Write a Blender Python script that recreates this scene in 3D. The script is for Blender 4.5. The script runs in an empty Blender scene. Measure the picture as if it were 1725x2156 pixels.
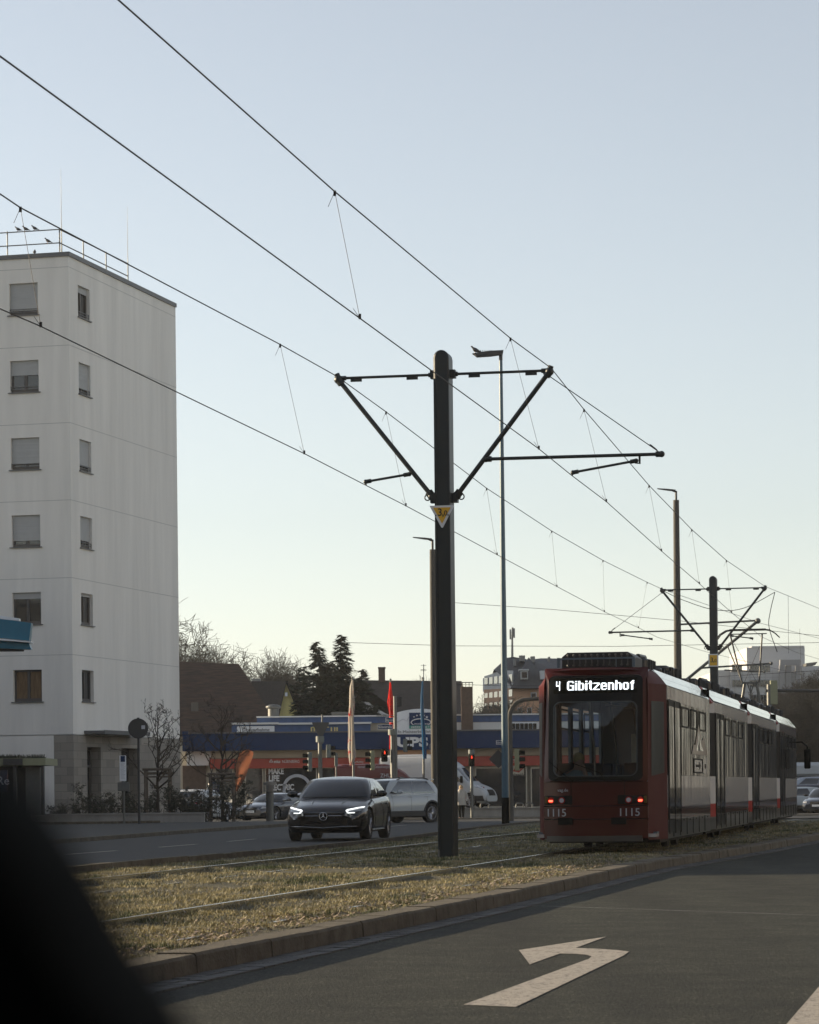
import bpy, bmesh, math, random
import numpy as np
from mathutils import Vector, Matrix
from mathutils.bvhtree import BVHTree
R = math.radians
sc = bpy.context.scene
C = sc.collection
rng = random.Random(7)
nrg = np.random.RandomState(11)

# ------------------------------------------------------------------ camera, sky, sun
F, CX, HY, ROLL, EYE = 6109.0, 862.5, 1662.0, -0.0105, 1.15
cam_d = bpy.data.cameras.new("camera"); cam = bpy.data.objects.new("camera", cam_d); C.objects.link(cam)
sc.camera = cam
cam_d.sensor_fit = 'HORIZONTAL'; cam_d.sensor_width = 36.0
cam_d.lens = 36.0 * F / 1725.0
cam_d.shift_y = (HY - 1078.0) / 1725.0
cam.matrix_world = Matrix.Translation((0, 0, EYE)) @ Matrix.Rotation(R(90), 4, 'X') @ Matrix.Rotation(ROLL, 4, 'Z')
cam_d.clip_start = 0.05; cam_d.clip_end = 5000
cam_d.dof.use_dof = True; cam_d.dof.focus_distance = 50.0; cam_d.dof.aperture_fstop = 13.0

SUN_EL, SUN_AZ = 12.0, -70.0            # azimuth from +Y, negative = to the left
world = bpy.data.worlds.new("World"); sc.world = world; world.use_nodes = True
wn, wl = world.node_tree.nodes, world.node_tree.links
bg = wn["Background"]; sky = wn.new('ShaderNodeTexSky'); sky.sky_type = 'NISHITA'
sky.sun_disc = False; sky.sun_elevation = R(SUN_EL); sky.sun_rotation = R(SUN_AZ)
sky.altitude = 0; sky.air_density = 0.95; sky.dust_density = 0.3; sky.ozone_density = 1.8
hs = wn.new('ShaderNodeHueSaturation'); hs.inputs['Saturation'].default_value = 0.50
wl.new(sky.outputs[0], hs.inputs['Color']); wb_ = wn.new('ShaderNodeMixRGB'); wb_.blend_type = 'MULTIPLY'; wb_.inputs[0].default_value = 1.0; wb_.inputs[2].default_value = (1.035, 1.0, .98, 1)
wl.new(hs.outputs[0], wb_.inputs[1]); wl.new(wb_.outputs[0], bg.inputs[0]); bg.inputs[1].default_value = 0.10
sd = bpy.data.lights.new("sun", 'SUN'); so = bpy.data.objects.new("sun", sd); C.objects.link(so)
sd.energy = 5.0; sd.angle = R(0.6); sd.color = (1.0, 0.80, 0.54)
sdir = Vector((math.sin(R(SUN_AZ)) * math.cos(R(SUN_EL)), math.cos(R(SUN_AZ)) * math.cos(R(SUN_EL)), math.sin(R(SUN_EL))))
so.rotation_euler = sdir.to_track_quat('Z', 'Y').to_euler()
sc.view_settings.view_transform = 'Standard'; sc.view_settings.look = 'None'
sc.view_settings.exposure = 1.03; sc.view_settings.gamma = 1.0
sc.cycles.use_denoising = True
sc.cycles.max_bounces = 8; sc.cycles.transparent_max_bounces = 12
sc.cycles.volume_bounces = 0

# ------------------------------------------------------------------ helpers
def at(x, y, D):
    u = (x - CX) / F; v = (HY - y) / F
    c, s = math.cos(ROLL), math.sin(ROLL)
    return Vector(((u * c - v * s) * D, D, (u * s + v * c) * D + EYE))
def gp(x, y, z=0.0):
    d = at(x, y, 1.0) - Vector((0, 0, EYE))
    return at(x, y, (z - EYE) / d.z)
def smooth(a, b, t):
    t = min(1, max(0, (t - a) / (b - a))); return t * t * (3 - 2 * t)
def gz(Y): return -0.4 * smooth(95, 140, Y)
def interp(tab, Y):
    xs = [t[0] for t in tab]; ys = [t[1] for t in tab]
    if Y <= xs[0]: return ys[0] + (Y - xs[0]) * (ys[1] - ys[0]) / (xs[1] - xs[0])
    if Y >= xs[-1]: return ys[-1] + (Y - xs[-1]) * (ys[-1] - ys[-2]) / (xs[-1] - xs[-2])
    return float(np.interp(Y, xs, ys))

MATS = {}
def pm(name, col, rough=0.6, metal=0.0, var=0.12, scale=3.0, bump=0.0, bscale=60.0, coat=0.0, emit=None, es=1.0,
       stretch=(1, 1, 1), col2=None, spec=0.5, alpha=None, var2=0.0, thresh=None, bstretch=None):
    """procedural principled material: colour varied by noise, optional bump"""
    m = bpy.data.materials.new(name); m.use_nodes = True; nt = m.node_tree; n, l = nt.nodes, nt.links
    b = n['Principled BSDF']
    b.inputs['Roughness'].default_value = rough; b.inputs['Metallic'].default_value = metal
    b.inputs['Specular IOR Level'].default_value = spec
    b.inputs['Coat Weight'].default_value = coat; b.inputs['Coat Roughness'].default_value = 0.04
    tc = n.new('ShaderNodeTexCoord'); mp = n.new('ShaderNodeMapping'); mp.inputs['Scale'].default_value = stretch
    l.new(tc.outputs['Object'], mp.inputs[0])
    nz = n.new('ShaderNodeTexNoise'); nz.inputs['Scale'].default_value = scale; nz.inputs['Detail'].default_value = 6
    nz.inputs['Roughness'].default_value = 0.62
    l.new(mp.outputs[0], nz.inputs[0])
    cr = n.new('ShaderNodeValToRGB')
    c2 = col2 if col2 else tuple(min(1, c * (1 + var)) for c in col)
    c1 = col if col2 else tuple(c * (1 - var) for c in col)
    a, e = thresh if thresh else (0.3, 0.7)
    cr.color_ramp.elements[0].position = a; cr.color_ramp.elements[1].position = e
    cr.color_ramp.elements[0].color = (*c1, 1); cr.color_ramp.elements[1].color = (*c2, 1)
    l.new(nz.outputs[0], cr.inputs[0]); l.new(cr.outputs[0], b.inputs['Base Color'])
    if bump:
        mb_ = n.new('ShaderNodeMapping'); mb_.inputs['Scale'].default_value = bstretch or (1, 1, 1)
        l.new(tc.outputs['Object'], mb_.inputs[0])
        n2 = n.new('ShaderNodeTexNoise'); n2.inputs['Scale'].default_value = bscale; n2.inputs['Detail'].default_value = 4
        l.new(mb_.outputs[0], n2.inputs[0])
        bp = n.new('ShaderNodeBump'); bp.inputs['Strength'].default_value = bump; bp.inputs['Distance'].default_value = 0.02
        l.new(n2.outputs[0], bp.inputs['Height']); l.new(bp.outputs[0], b.inputs['Normal']); l.new(bp.outputs[0], b.inputs['Coat Normal'])
    if emit:
        b.inputs['Emission Color'].default_value = (*emit, 1); b.inputs['Emission Strength'].default_value = es
    MATS[name] = m; return m
def glass_mat(name, tint, clear=0.5, rough=0.03, bump=0.0, bstretch=(1, 1, 1), bscale=3.0):
    """thin pane: part see-through, part mirror"""
    m = bpy.data.materials.new(name); m.use_nodes = True; nt = m.node_tree; n, l = nt.nodes, nt.links
    n.remove(n['Principled BSDF']); out = n['Material Output']
    t = n.new('ShaderNodeBsdfTransparent'); t.inputs[0].default_value = (*tint, 1)
    d = n.new('ShaderNodeBsdfDiffuse'); d.inputs[0].default_value = (0.02, 0.025, 0.028, 1)
    g = n.new('ShaderNodeBsdfGlossy'); g.inputs['Roughness'].default_value = rough
    m1 = n.new('ShaderNodeMixShader'); m1.inputs[0].default_value = clear; l.new(d.outputs[0], m1.inputs[1]); l.new(t.outputs[0], m1.inputs[2])
    fr = n.new('ShaderNodeFresnel'); fr.inputs[0].default_value = 1.55
    m2 = n.new('ShaderNodeMixShader'); l.new(fr.outputs[0], m2.inputs[0]); l.new(m1.outputs[0], m2.inputs[1]); l.new(g.outputs[0], m2.inputs[2])
    if bump:
        tc = n.new('ShaderNodeTexCoord'); mp = n.new('ShaderNodeMapping'); mp.inputs['Scale'].default_value = bstretch
        l.new(tc.outputs['Object'], mp.inputs[0]); nz = n.new('ShaderNodeTexNoise'); nz.inputs['Scale'].default_value = bscale
        l.new(mp.outputs[0], nz.inputs[0]); bp = n.new('ShaderNodeBump'); bp.inputs['Strength'].default_value = bump
        bp.inputs['Distance'].default_value = 0.02
        l.new(nz.outputs[0], bp.inputs['Height']); l.new(bp.outputs[0], g.inputs['Normal'])
    l.new(m2.outputs[0], out.inputs[0]); MATS[name] = m; return m

class MB:
    def __init__(s): s.v = []; s.f = []; s.m = []; s.s = []; s.xf = None
    def add(s, vs, fs, mi=0, sm=False):
        o = len(s.v)
        for p in vs:
            p = Vector(p)
            if s.xf is not None: p = s.xf @ p
            s.v.append(p)
        for f in fs: s.f.append([i + o for i in f]); s.m.append(mi); s.s.append(sm)
        return s
    def box(s, cx, cy, cz, sx, sy, sz, mi=0, rz=0.0, bev=0.0):
        c_, s_ = math.cos(rz), math.sin(rz)
        def T(x, y, z): return (cx + x * c_ - y * s_, cy + x * s_ + y * c_, cz + z)
        hx, hy, hz = sx / 2, sy / 2, sz / 2
        if bev <= 0:
            vs = [T(x, y, z) for z in (-hz, hz) for y in (-hy, hy) for x in (-hx, hx)]
            return s.add(vs, [(0, 2, 3, 1), (4, 5, 7, 6), (0, 1, 5, 4), (2, 6, 7, 3), (0, 4, 6, 2), (1, 3, 7, 5)], mi)
        b = min(bev, hx * .49, hy * .49, hz * .49); rings = []
        for z, i in ((-hz, b), (-hz + b, 0), (hz - b, 0), (hz, b)):
            X, Y = hx - i, hy - i; k = b
            rings.append([T(x, y, z) for x, y in ((-X + k, -Y), (X - k, -Y), (X, -Y + k), (X, Y - k), (X - k, Y), (-X + k, Y), (-X, Y - k), (-X, -Y + k))])
        return s.loft(rings, mi=mi)
    def loft(s, rings, mi=0, closed=True, caps=True, sm=False):
        n = len(rings[0]); vs = [p for r in rings for p in r]; fs = []
        for k in range(len(rings) - 1):
            for i in range(n if closed else n - 1):
                j = (i + 1) % n
                fs.append((k * n + i, k * n + j, (k + 1) * n + j, (k + 1) * n + i))
        s.add(vs, fs, mi, sm)
        if caps and closed:
            s.add(rings[0], [tuple(reversed(range(n)))], mi); s.add(rings[-1], [tuple(range(n))], mi)
        return s
    def tube(s, pts, r, seg=8, mi=0, caps=True, sm=True):
        pts = [Vector(p) for p in pts]; rings = []; up = None
        for i, p in enumerate(pts):
            d = (pts[min(i + 1, len(pts) - 1)] - pts[max(i - 1, 0)]).normalized()
            if up is None: up = Vector((0, 0, 1)) if abs(d.z) < .9 else Vector((1, 0, 0))
            a = d.cross(up).normalized(); b = a.cross(d).normalized(); up = b
            rr = r[i] if isinstance(r, (list, tuple)) else r
            rings.append([p + a * math.cos(t) * rr + b * math.sin(t) * rr for t in [2 * math.pi * k / seg for k in range(seg)]])
        return s.loft(rings, mi, True, caps, sm)
    def cyl(s, c, r, h, seg=16, mi=0, axis='Z', r2=None, sm=True):
        c = Vector(c); d = {'X': Vector((1, 0, 0)), 'Y': Vector((0, 1, 0)), 'Z': Vector((0, 0, 1))}[axis]
        return s.tube([c - d * h / 2, c + d * h / 2], [r, r if r2 is None else r2], seg, mi, True, sm)
    def prism(s, poly, a, b, axis='Y', mi=0):
        """poly of 2d points extruded; axis Y -> (x,z), X -> (y,z), Z -> (x,y)"""
        def P(p, t): return {'Y': (p[0], t, p[1]), 'X': (t, p[0], p[1]), 'Z': (p[0], p[1], t)}[axis]
        n = len(poly); vs = [P(p, a) for p in poly] + [P(p, b) for p in poly]
        fs = [tuple(range(n)), tuple(reversed(range(n, 2 * n)))] + [(i, i + n, (i + 1) % n + n, (i + 1) % n) for i in range(n)]
        return s.add(vs, fs, mi)
    def grid(s, P, mi=0, sm=True):
        nr, nc = len(P), len(P[0])
        return s.add([p for r in P for p in r], [(i * nc + j, i * nc + j + 1, (i + 1) * nc + j + 1, (i + 1) * nc + j) for i in range(nr - 1) for j in range(nc - 1)], mi, sm)
    def sphere(s, c, rx, ry, rz, seg=12, rings=8, mi=0):
        rr = []
        for k in range(rings + 1):
            t = math.pi * (k / rings) ; z = -math.cos(t); q = max(math.sin(t), 1e-3)
            rr.append([(c[0] + rx * q * math.cos(a), c[1] + ry * q * math.sin(a), c[2] + rz * z) for a in [2 * math.pi * i / seg for i in range(seg)]])
        return s.loft(rr, mi, True, True, True)
    def mesh(s, name, mats, off=None, normals=True):
        me = bpy.data.meshes.new(name)
        vs = [v - off for v in s.v] if off is not None else s.v
        me.from_pydata([tuple(v) for v in vs], [], s.f)
        for m in mats: me.materials.append(m)
        me.polygons.foreach_set('material_index', s.m); me.polygons.foreach_set('use_smooth', s.s)
        if normals:
            bm = bmesh.new(); bm.from_mesh(me)
            bmesh.ops.recalc_face_normals(bm, faces=bm.faces); bm.to_mesh(me); bm.free()
        me.update(); return me
def child(name, mb, mats, parent, label=None, world=False, normals=True):
    if not isinstance(mats, (list, tuple)): mats = [mats]
    off = None
    if world:
        p = parent; off = Vector((0, 0, 0))
        while p is not None: off = off + p.location; p = p.parent
    me = mb.mesh(name, mats, off, normals) if isinstance(mb, MB) else mb
    o = bpy.data.objects.new(name, me); C.objects.link(o); o.parent = parent
    if label: o['label'] = label
    return o
def tag(o, label=None, cat=None, group=None, kind=None):
    if label: o['label'] = label
    if cat: o['category'] = cat
    if group: o['group'] = group
    if kind: o['kind'] = kind
    return o
def thing(name, label, cat, loc=(0, 0, 0), rz=0.0, group=None):
    o = bpy.data.objects.new(name, None); C.objects.link(o); o.location = loc; o.rotation_euler = (0, 0, rz)
    o.empty_display_size = 0.1
    return tag(o, label, cat, group)
def solo(name, mb, mats, label, cat, group=None, loc=None):
    """a thing that is one mesh; mesh given in world coordinates, origin at loc"""
    if not isinstance(mats, (list, tuple)): mats = [mats]
    L = Vector(loc) if loc is not None else mb.v[0].copy()
    o = bpy.data.objects.new(name, mb.mesh(name, mats, L)); C.objects.link(o); o.location = L
    return tag(o, label, cat, group)
def struct(name, mb, mats, normals=True):
    if not isinstance(mats, (list, tuple)): mats = [mats]
    o = bpy.data.objects.new(name, mb.mesh(name, mats, None, normals) if isinstance(mb, MB) else mb); C.objects.link(o); o['kind'] = 'structure'; return o
def copy_tree(o, parent=None):
    c = o.copy(); C.objects.link(c); c.parent = parent
    for ch in list(o.children): copy_tree(ch, c)
    return c
_txt = {}
def txt(s, h, loc, mat, parent, name='lettering', rot=(R(90), 0, 0), align='CENTER', bold=0.0, ext=0.004, width=None, shear=0.0, world=True):
    cu = bpy.data.curves.new('t', 'FONT'); cu.body = s; cu.size = 1.0; cu.align_x = align; cu.extrude = 0.0; cu.offset = bold; cu.shear = shear
    cu.resolution_u = 3; cu.space_line = .95
    o = bpy.data.objects.new('t', cu); C.objects.link(o); bpy.context.view_layer.update()
    me = bpy.data.meshes.new_from_object(o.evaluated_get(bpy.context.evaluated_depsgraph_get()))
    bpy.data.objects.remove(o)
    co = np.zeros(len(me.vertices) * 3); me.vertices.foreach_get('co', co); co = co.reshape(-1, 3)
    k = h / 0.70 if True else 1
    kx = k
    if width: kx = width / max(1e-6, co[:, 0].max() - co[:, 0].min())
    co[:, 0] *= kx; co[:, 1] *= k; me.vertices.foreach_set('co', co.ravel())
    me.materials.clear(); me.materials.append(mat); me.name = name; me.update()
    ob = bpy.data.objects.new(name, me); C.objects.link(ob)
    L = Vector(loc)
    if parent is not None and world:
        q = parent
        while q is not None: L = L - q.location; q = q.parent
    ob.parent = parent; ob.location = L; ob.rotation_euler = rot
    return ob
def pbox(mb, x0, y0, x1, y1, D, dep, mi=0, bev=0.0):
    """a box whose front face covers the given picture rectangle at distance D, dep metres deep"""
    xm, ym = (x0 + x1) / 2, (y0 + y1) / 2
    X0 = at(x0, ym, D).x; X1 = at(x1, ym, D).x; Z1 = at(xm, y0, D).z; Z0 = at(xm, y1, D).z
    return mb.box((X0 + X1) / 2, D + dep / 2, (Z0 + Z1) / 2, abs(X1 - X0), dep, abs(Z1 - Z0), mi, 0, bev)
def seg_mesh(name, segs, mats, off, sides=4, mi=None):
    """many tapered sticks as one mesh (numpy)"""
    A = np.array([s[0] for s in segs], float); B = np.array([s[1] for s in segs], float)
    ra = np.array([s[2] for s in segs]); rb = np.array([s[3] for s in segs])
    d = B - A; d /= np.maximum(np.linalg.norm(d, axis=1, keepdims=True), 1e-9)
    ref = np.where(np.abs(d[:, 2:3]) < .9, np.array([[0, 0, 1.]]), np.array([[1., 0, 0]]))
    a = np.cross(d, ref); a /= np.linalg.norm(a, axis=1, keepdims=True); b = np.cross(d, a)
    V = np.zeros((len(segs), 2, sides, 3))
    for k in range(sides):
        t = 2 * math.pi * k / sides; o = a * math.cos(t) + b * math.sin(t)
        V[:, 0, k] = A + o * ra[:, None]; V[:, 1, k] = B + o * rb[:, None]
    V = V.reshape(-1, 3) - np.array(off)
    base = np.arange(len(segs))[:, None, None] * 2 * sides
    q = np.array([[k, (k + 1) % sides, sides + (k + 1) % sides, sides + k] for k in range(sides)])[None]
    Fc = (base + q).reshape(-1, 4)
    return raw_mesh(name, V, Fc, mats)
def raw_mesh(name, V, Fc, mats, mi=None, smooth_=False):
    me = bpy.data.meshes.new(name); n = Fc.shape[1]
    me.vertices.add(len(V)); me.vertices.foreach_set('co', np.ascontiguousarray(V, dtype=np.float32).ravel())
    me.loops.add(Fc.size); me.loops.foreach_set('vertex_index', Fc.astype(np.int32).ravel())
    me.polygons.add(len(Fc)); me.polygons.foreach_set('loop_start', np.arange(0, Fc.size, n, dtype=np.int32))
    me.polygons.foreach_set('loop_total', np.full(len(Fc), n, dtype=np.int32))
    for m in (mats if isinstance(mats, (list, tuple)) else [mats]): me.materials.append(m)
    if mi is not None: me.polygons.foreach_set('material_index', mi.astype(np.int32))
    me.update(calc_edges=True); me.validate(); return me

# ------------------------------------------------------------------ materials
M = {}
M['asphalt'] = pm('asphalt', (.0125, .0145, .0115), .85, var=.0, spec=.25, col2=(.029, .031, .023), scale=2.2, bump=.9, bscale=55, thresh=(.35, .75))
M['asphalt2'] = pm('asphalt_worn', (.017, .019, .0185), .8, var=.18, scale=1.5, bump=.4, bscale=40, stretch=(1, .25, 1))
M['pave'] = pm('pavement', (.032, .034, .032), .85, var=.15, scale=2, bump=.3, bscale=30)
M['kerb'] = pm('kerb_stone', (.055, .046, .030), .9, var=.0, col2=(.13, .112, .080), scale=4, bump=.9, bscale=35)
M['sett'] = pm('sett_stone', (.052, .053, .050), .7, var=.3, scale=9, bump=.3)
M['soil'] = pm('soil', (.030, .030, .016), .95, var=0, col2=(.11, .10, .055), scale=4, bump=.9, bscale=28)
M['steel'] = pm('rail_steel', (.5, .49, .47), .24, 1.0, var=.1, bump=.1, bscale=10)
M['white_paint'] = pm('road_paint', (.10, .095, .085), .7, var=0, col2=(.40, .365, .31), scale=24, bump=.5, bscale=60, thresh=(.34, .50))
M['mast'] = pm('mast_paint', (.014, .021, .023), .42, var=.12, scale=2, bump=.08, bscale=40)
M['dark'] = pm('dark_metal', (.022, .024, .026), .45, .0, var=.1, scale=6)
M['galv'] = pm('galvanised', (.12, .125, .12), .5, .5, var=.12, scale=10)
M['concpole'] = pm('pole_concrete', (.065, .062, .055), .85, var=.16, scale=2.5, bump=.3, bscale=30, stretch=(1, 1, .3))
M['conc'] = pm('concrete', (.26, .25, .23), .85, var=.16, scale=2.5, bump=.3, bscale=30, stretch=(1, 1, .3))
M['bluepole'] = pm('blue_paint', (.055, .115, .155), .4, var=.12, scale=3)
M['wire'] = pm('wire', (.035, .03, .028), .5, .4, var=.1)
M['signw'] = pm('sign_white', (.72, .74, .76), .45, var=.04)
M['signy'] = pm('sign_yellow', (.75, .43, .03), .4, var=.05)
M['black'] = pm('black_plastic', (.006, .007, .006), .9, var=.1, spec=.03)
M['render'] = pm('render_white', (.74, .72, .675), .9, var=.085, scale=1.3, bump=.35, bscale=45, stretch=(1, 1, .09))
M['groove'] = pm('groove', (.46, .46, .44), .9, var=.03)
M['coping'] = pm('coping', (.11, .115, .12), .5, .3, var=.08)
M['frame'] = pm('window_frame', (.06, .057, .055), .5, var=.08)
M['shutter'] = pm('shutter', (.40, .41, .41), .6, var=.05, bump=1.0, bscale=1, bstretch=(0.01, 0.01, 9))
M['glassd'] = pm('glass_dark', (.018, .022, .026), .05, var=.3, scale=1, coat=0.0, spec=.9, bump=.02, bscale=1.5)
M['curtain'] = pm('curtain', (.16, .10, .05), .8, var=.4, scale=5, stretch=(4, 4, .5))
M['rfpaint'] = pm('tile_roof', (.026, .018, .013), .85, var=0, col2=(.075, .042, .028), scale=2.6, stretch=(.5, .5, 5), bump=1.0, bscale=3.0, bstretch=(.4, .4, 3.5), thresh=(.35, .65))
M['rfgrey'] = pm('slate_roof', (.085, .088, .095), .8, var=.15, scale=3, bump=.4, bscale=5)
M['rfbrown'] = pm('brown_roof', (.045, .036, .030), .85, var=.25, scale=3, bump=.8, bscale=4, bstretch=(.4, .4, 3))
M['yellow'] = pm('yellow_render', (.60, .52, .22), .9, var=.06)
M['cream'] = pm('cream_render', (.50, .45, .36), .85, var=.06, scale=1)
M['whitewall'] = pm('white_wall', (.62, .62, .60), .85, var=.05, scale=1)
M['orange'] = pm('orange_render', (.62, .36, .22), .9, var=.07, scale=.6)
M['greyb'] = pm('hazed_grey_cladding', (.46, .46, .46), .7, var=.05, scale=.4)  # lightened base: part of the distance haze is put into this colour
M['greyb2'] = pm('grey_dark_cladding', (.27, .27, .275), .7, var=.05, scale=.4)
M['blue'] = pm('blue_fascia', (.009, .030, .092), .7, spec=.2, var=.08, scale=.8)
M['blue2'] = pm('blue_wall', (.04, .085, .20), .6, var=.2, scale=3, bump=.2, bscale=8)
M['red'] = pm('red_fascia', (.36, .045, .025), .45, var=.15, scale=.6)
M['redcol'] = pm('red_cloth', (.70, .03, .02), .7, var=.1)
M['brick'] = pm('chimney_brick', (.09, .06, .045), .9, var=.25, scale=5, bump=.5, bscale=10)
M['letter'] = pm('letter_white', (.70, .70, .70), .5, var=.02)
M['letterg'] = pm('letter_grey', (.42, .44, .48), .5, var=.02)
M['letterb'] = pm('letter_black', (.015, .015, .018), .5, var=.02)
M['green'] = pm('sign_green', (.03, .25, .20), .5, var=.05)
M['teal'] = pm('teal_canopy', (.02, .15, .24), .35, var=.1)
M['tyre'] = pm('tyre', (.014, .014, .014), .8, var=.2, scale=20)
M['alloy'] = pm('alloy', (.42, .42, .44), .28, .9, var=.05)
M['chrome'] = pm('chrome', (.55, .56, .58), .12, 1, var=.03)
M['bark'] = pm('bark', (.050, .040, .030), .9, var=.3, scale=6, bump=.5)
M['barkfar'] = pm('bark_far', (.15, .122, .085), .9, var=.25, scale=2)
M['needle'] = pm('needles', (.022, .032, .017), .8, var=.4, scale=1.2)
M['needle2'] = pm('needles_light', (.03, .04, .018), .8, var=.4, scale=1.2)
M['leaf'] = pm('shrub_leaf', (.022, .026, .014), .7, var=.5, scale=4)
M['wood'] = pm('stake_wood', (.11, .09, .07), .85, var=.2, scale=6)
M['skin'] = pm('skin', (.50, .30, .22), .6, var=.05)
M['tail'] = pm('tail_lamp', (.35, .01, .01), .25, var=.05, coat=.5)
M['redlamp'] = pm('red_signal_light', (.6, .02, .01), .4, emit=(1.0, .06, .02), es=1.0, var=.02)
M['white_led'] = pm('white_led', (.8, .8, .8), .4, emit=(.93, .97, .95), es=.75, var=.01)
# ------------------------------------------------------------------ setting: ground, roads, kerbs, tracks
KN = [(8, -4.25), (19.3, -1.82), (24.6, -.62), (30, .62), (45.3, 3.85), (57, 6.9), (70, 10.1), (93, 15.6), (140, 27)]      # kerb beside the near road (front face)
KL = [(25, -8.6), (44.8, -4.95), (54.7, -2.62), (61, -1.42), (67, -.42), (83, 1.75), (98.8, 4.5), (140, 12)]    # kerb beside the far road
RL = [(20, -8.0), (37.5, -4.37), (74.7, 3.15), (106, 9.25), (200, 27.5)]          # left rail of the left track
TR_D = Vector((.1871, .9823, 0)); TR_L = Vector((.9823, -.1871, 0)); T0 = Vector((3.24, 50.8, 0))
def kn(Y): return interp(KN, Y)
def kl(Y): return interp(KL, Y)
def rl(Y): return interp(RL, Y)
def rr(Y): return .1905 * Y - 6.44 - .73 if Y > 50 else 2.35 - .207 * (50 - Y)       # left rail of the right track
ROADZ = -.15

g = MB(); ys = [-40, 0, 40, 80] + list(range(95, 145, 5)) + [170, 260, 500, 1500, 4000]
g.grid([[(x, y, gz(y) - .155 - .02) for x in (-2500, -400, -100, -30, 0, 30, 100, 400, 2500)] for y in ys], sm=False)
struct('ground', g, M['soil'])
yy = [y for y in range(-20, 150, 2)]
g = MB(); g.grid([[(kn(y) - .02, y, ROADZ + gz(y)), (kn(y) + 4, y, ROADZ + gz(y)), (kn(y) + 14, y, ROADZ + gz(y) - .05)] for y in yy])
struct('near_road', g, M['asphalt'])
ck = []
def crack(p, q, w, n=46, am=.05):
    ry = random.Random(int(p[0] * 77)); L = []; A, B = gp(*p, ROADZ + .003), gp(*q, ROADZ + .003); o = 0
    for i in range(n):
        t = i / (n - 1); c_ = A.lerp(B, t); o += ry.uniform(-am, am); o *= .93; c_.x += o; ww = w * ry.uniform(.4, 1.2)
        L.append([c_ + Vector((-ww, 0, 0)), c_ + Vector((ww, 0, 0))])
    return L
nt = M['asphalt'].node_tree; b_ = nt.nodes['Principled BSDF']; base = b_.inputs['Base Color'].links[0].from_socket
tcn = nt.nodes.new('ShaderNodeTexCoord'); mpn = nt.nodes.new('ShaderNodeMapping'); mpn.inputs['Rotation'].default_value = (0, 0, -.23); mpn.inputs['Scale'].default_value = (.9, .06, 1)
nn = nt.nodes.new('ShaderNodeTexNoise'); nn.inputs['Scale'].default_value = 1.0; nn.inputs['Detail'].default_value = 3; crn = nt.nodes.new('ShaderNodeMapRange'); crn.inputs[1].default_value = .3; crn.inputs[2].default_value = .7; crn.inputs[3].default_value = .72; crn.inputs[4].default_value = 1.3
mm = nt.nodes.new('ShaderNodeVectorMath'); mm.operation = 'SCALE'; sp_ = nt.nodes.new('ShaderNodeTexNoise'); sp_.inputs['Scale'].default_value = 32; sp_.inputs['Detail'].default_value = 2
cs = nt.nodes.new('ShaderNodeMapRange'); cs.inputs[1].default_value = .55; cs.inputs[2].default_value = .70; cs.inputs[3].default_value = 1.0; cs.inputs[4].default_value = 3.6; mu_ = nt.nodes.new('ShaderNodeMath'); mu_.operation = 'MULTIPLY'
for a_, c_ in ((tcn.outputs['Object'], mpn.inputs[0]), (mpn.outputs[0], nn.inputs[0]), (nn.outputs[0], crn.inputs[0]), (tcn.outputs['Object'], sp_.inputs[0]), (sp_.outputs[0], cs.inputs[0]), (crn.outputs[0], mu_.inputs[0]), (cs.outputs[0], mu_.inputs[1]), (base, mm.inputs[0]), (mu_.outputs[0], mm.inputs['Scale']), (mm.outputs[0], b_.inputs['Base Color'])): nt.links.new(a_, c_)
g = MB(); W = 7.4
g.grid([[(kl(y) - W, y, gz(y)), (kl(y) - W / 2, y, gz(y) + .01), (kl(y) - .02, y, gz(y))] for y in range(10, 152, 2)])
struct('far_road', g, M['asphalt2'])
# cross street behind the junction, running left-right
g = MB(); g.grid([[(x, y, gz(y) + .006) for x in range(-90, 100, 10)] for y in (108, 113, 118, 123, 128, 133, 138, 142, 146)])
struct('cross_street', g, M['asphalt2'])
# pavement on the left up to the low wall, then the forecourt kerb
g = MB(); py = list(range(20, 104, 3)) + [105]
g.grid([[(-60, y, .10 + gz(y)), (kl(y) - W - .15, y, .10 + gz(y))] for y in py])
g.grid([[(kl(y) - W - .15, y, .10 + gz(y)), (kl(y) - W, y, .095 + gz(y)), (kl(y) - W + .01, y, gz(y) - .05)] for y in py], mi=1, sm=False)
struct('pavement', g, [M['pave'], M['kerb']])
g = MB(); g.grid([[(x, y, gz(y) + .08) for x in range(-60, 80, 10)] for y in (146.1, 149, 151.5)])
g.grid([[(x, y, gz(146) + z) for x in range(-60, 80, 10)] for y, z in ((146.0, -.02), (146.1, .08))], mi=1)
struct('far_pavement', g, [M['pave'], M['kerb']])
g = MB(); g.box(0, 215, .03, 300, 126, .1)
struct('forecourt', g, M['asphalt2'])
# forecourt between tower and shop
g = MB(); g.grid([[(x, y, gz(y) + .09) for x in (-60, -20, -5.5)] for y in (102.3, 120, 147)])
struct('side_yard', g, M['pave'])

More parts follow.
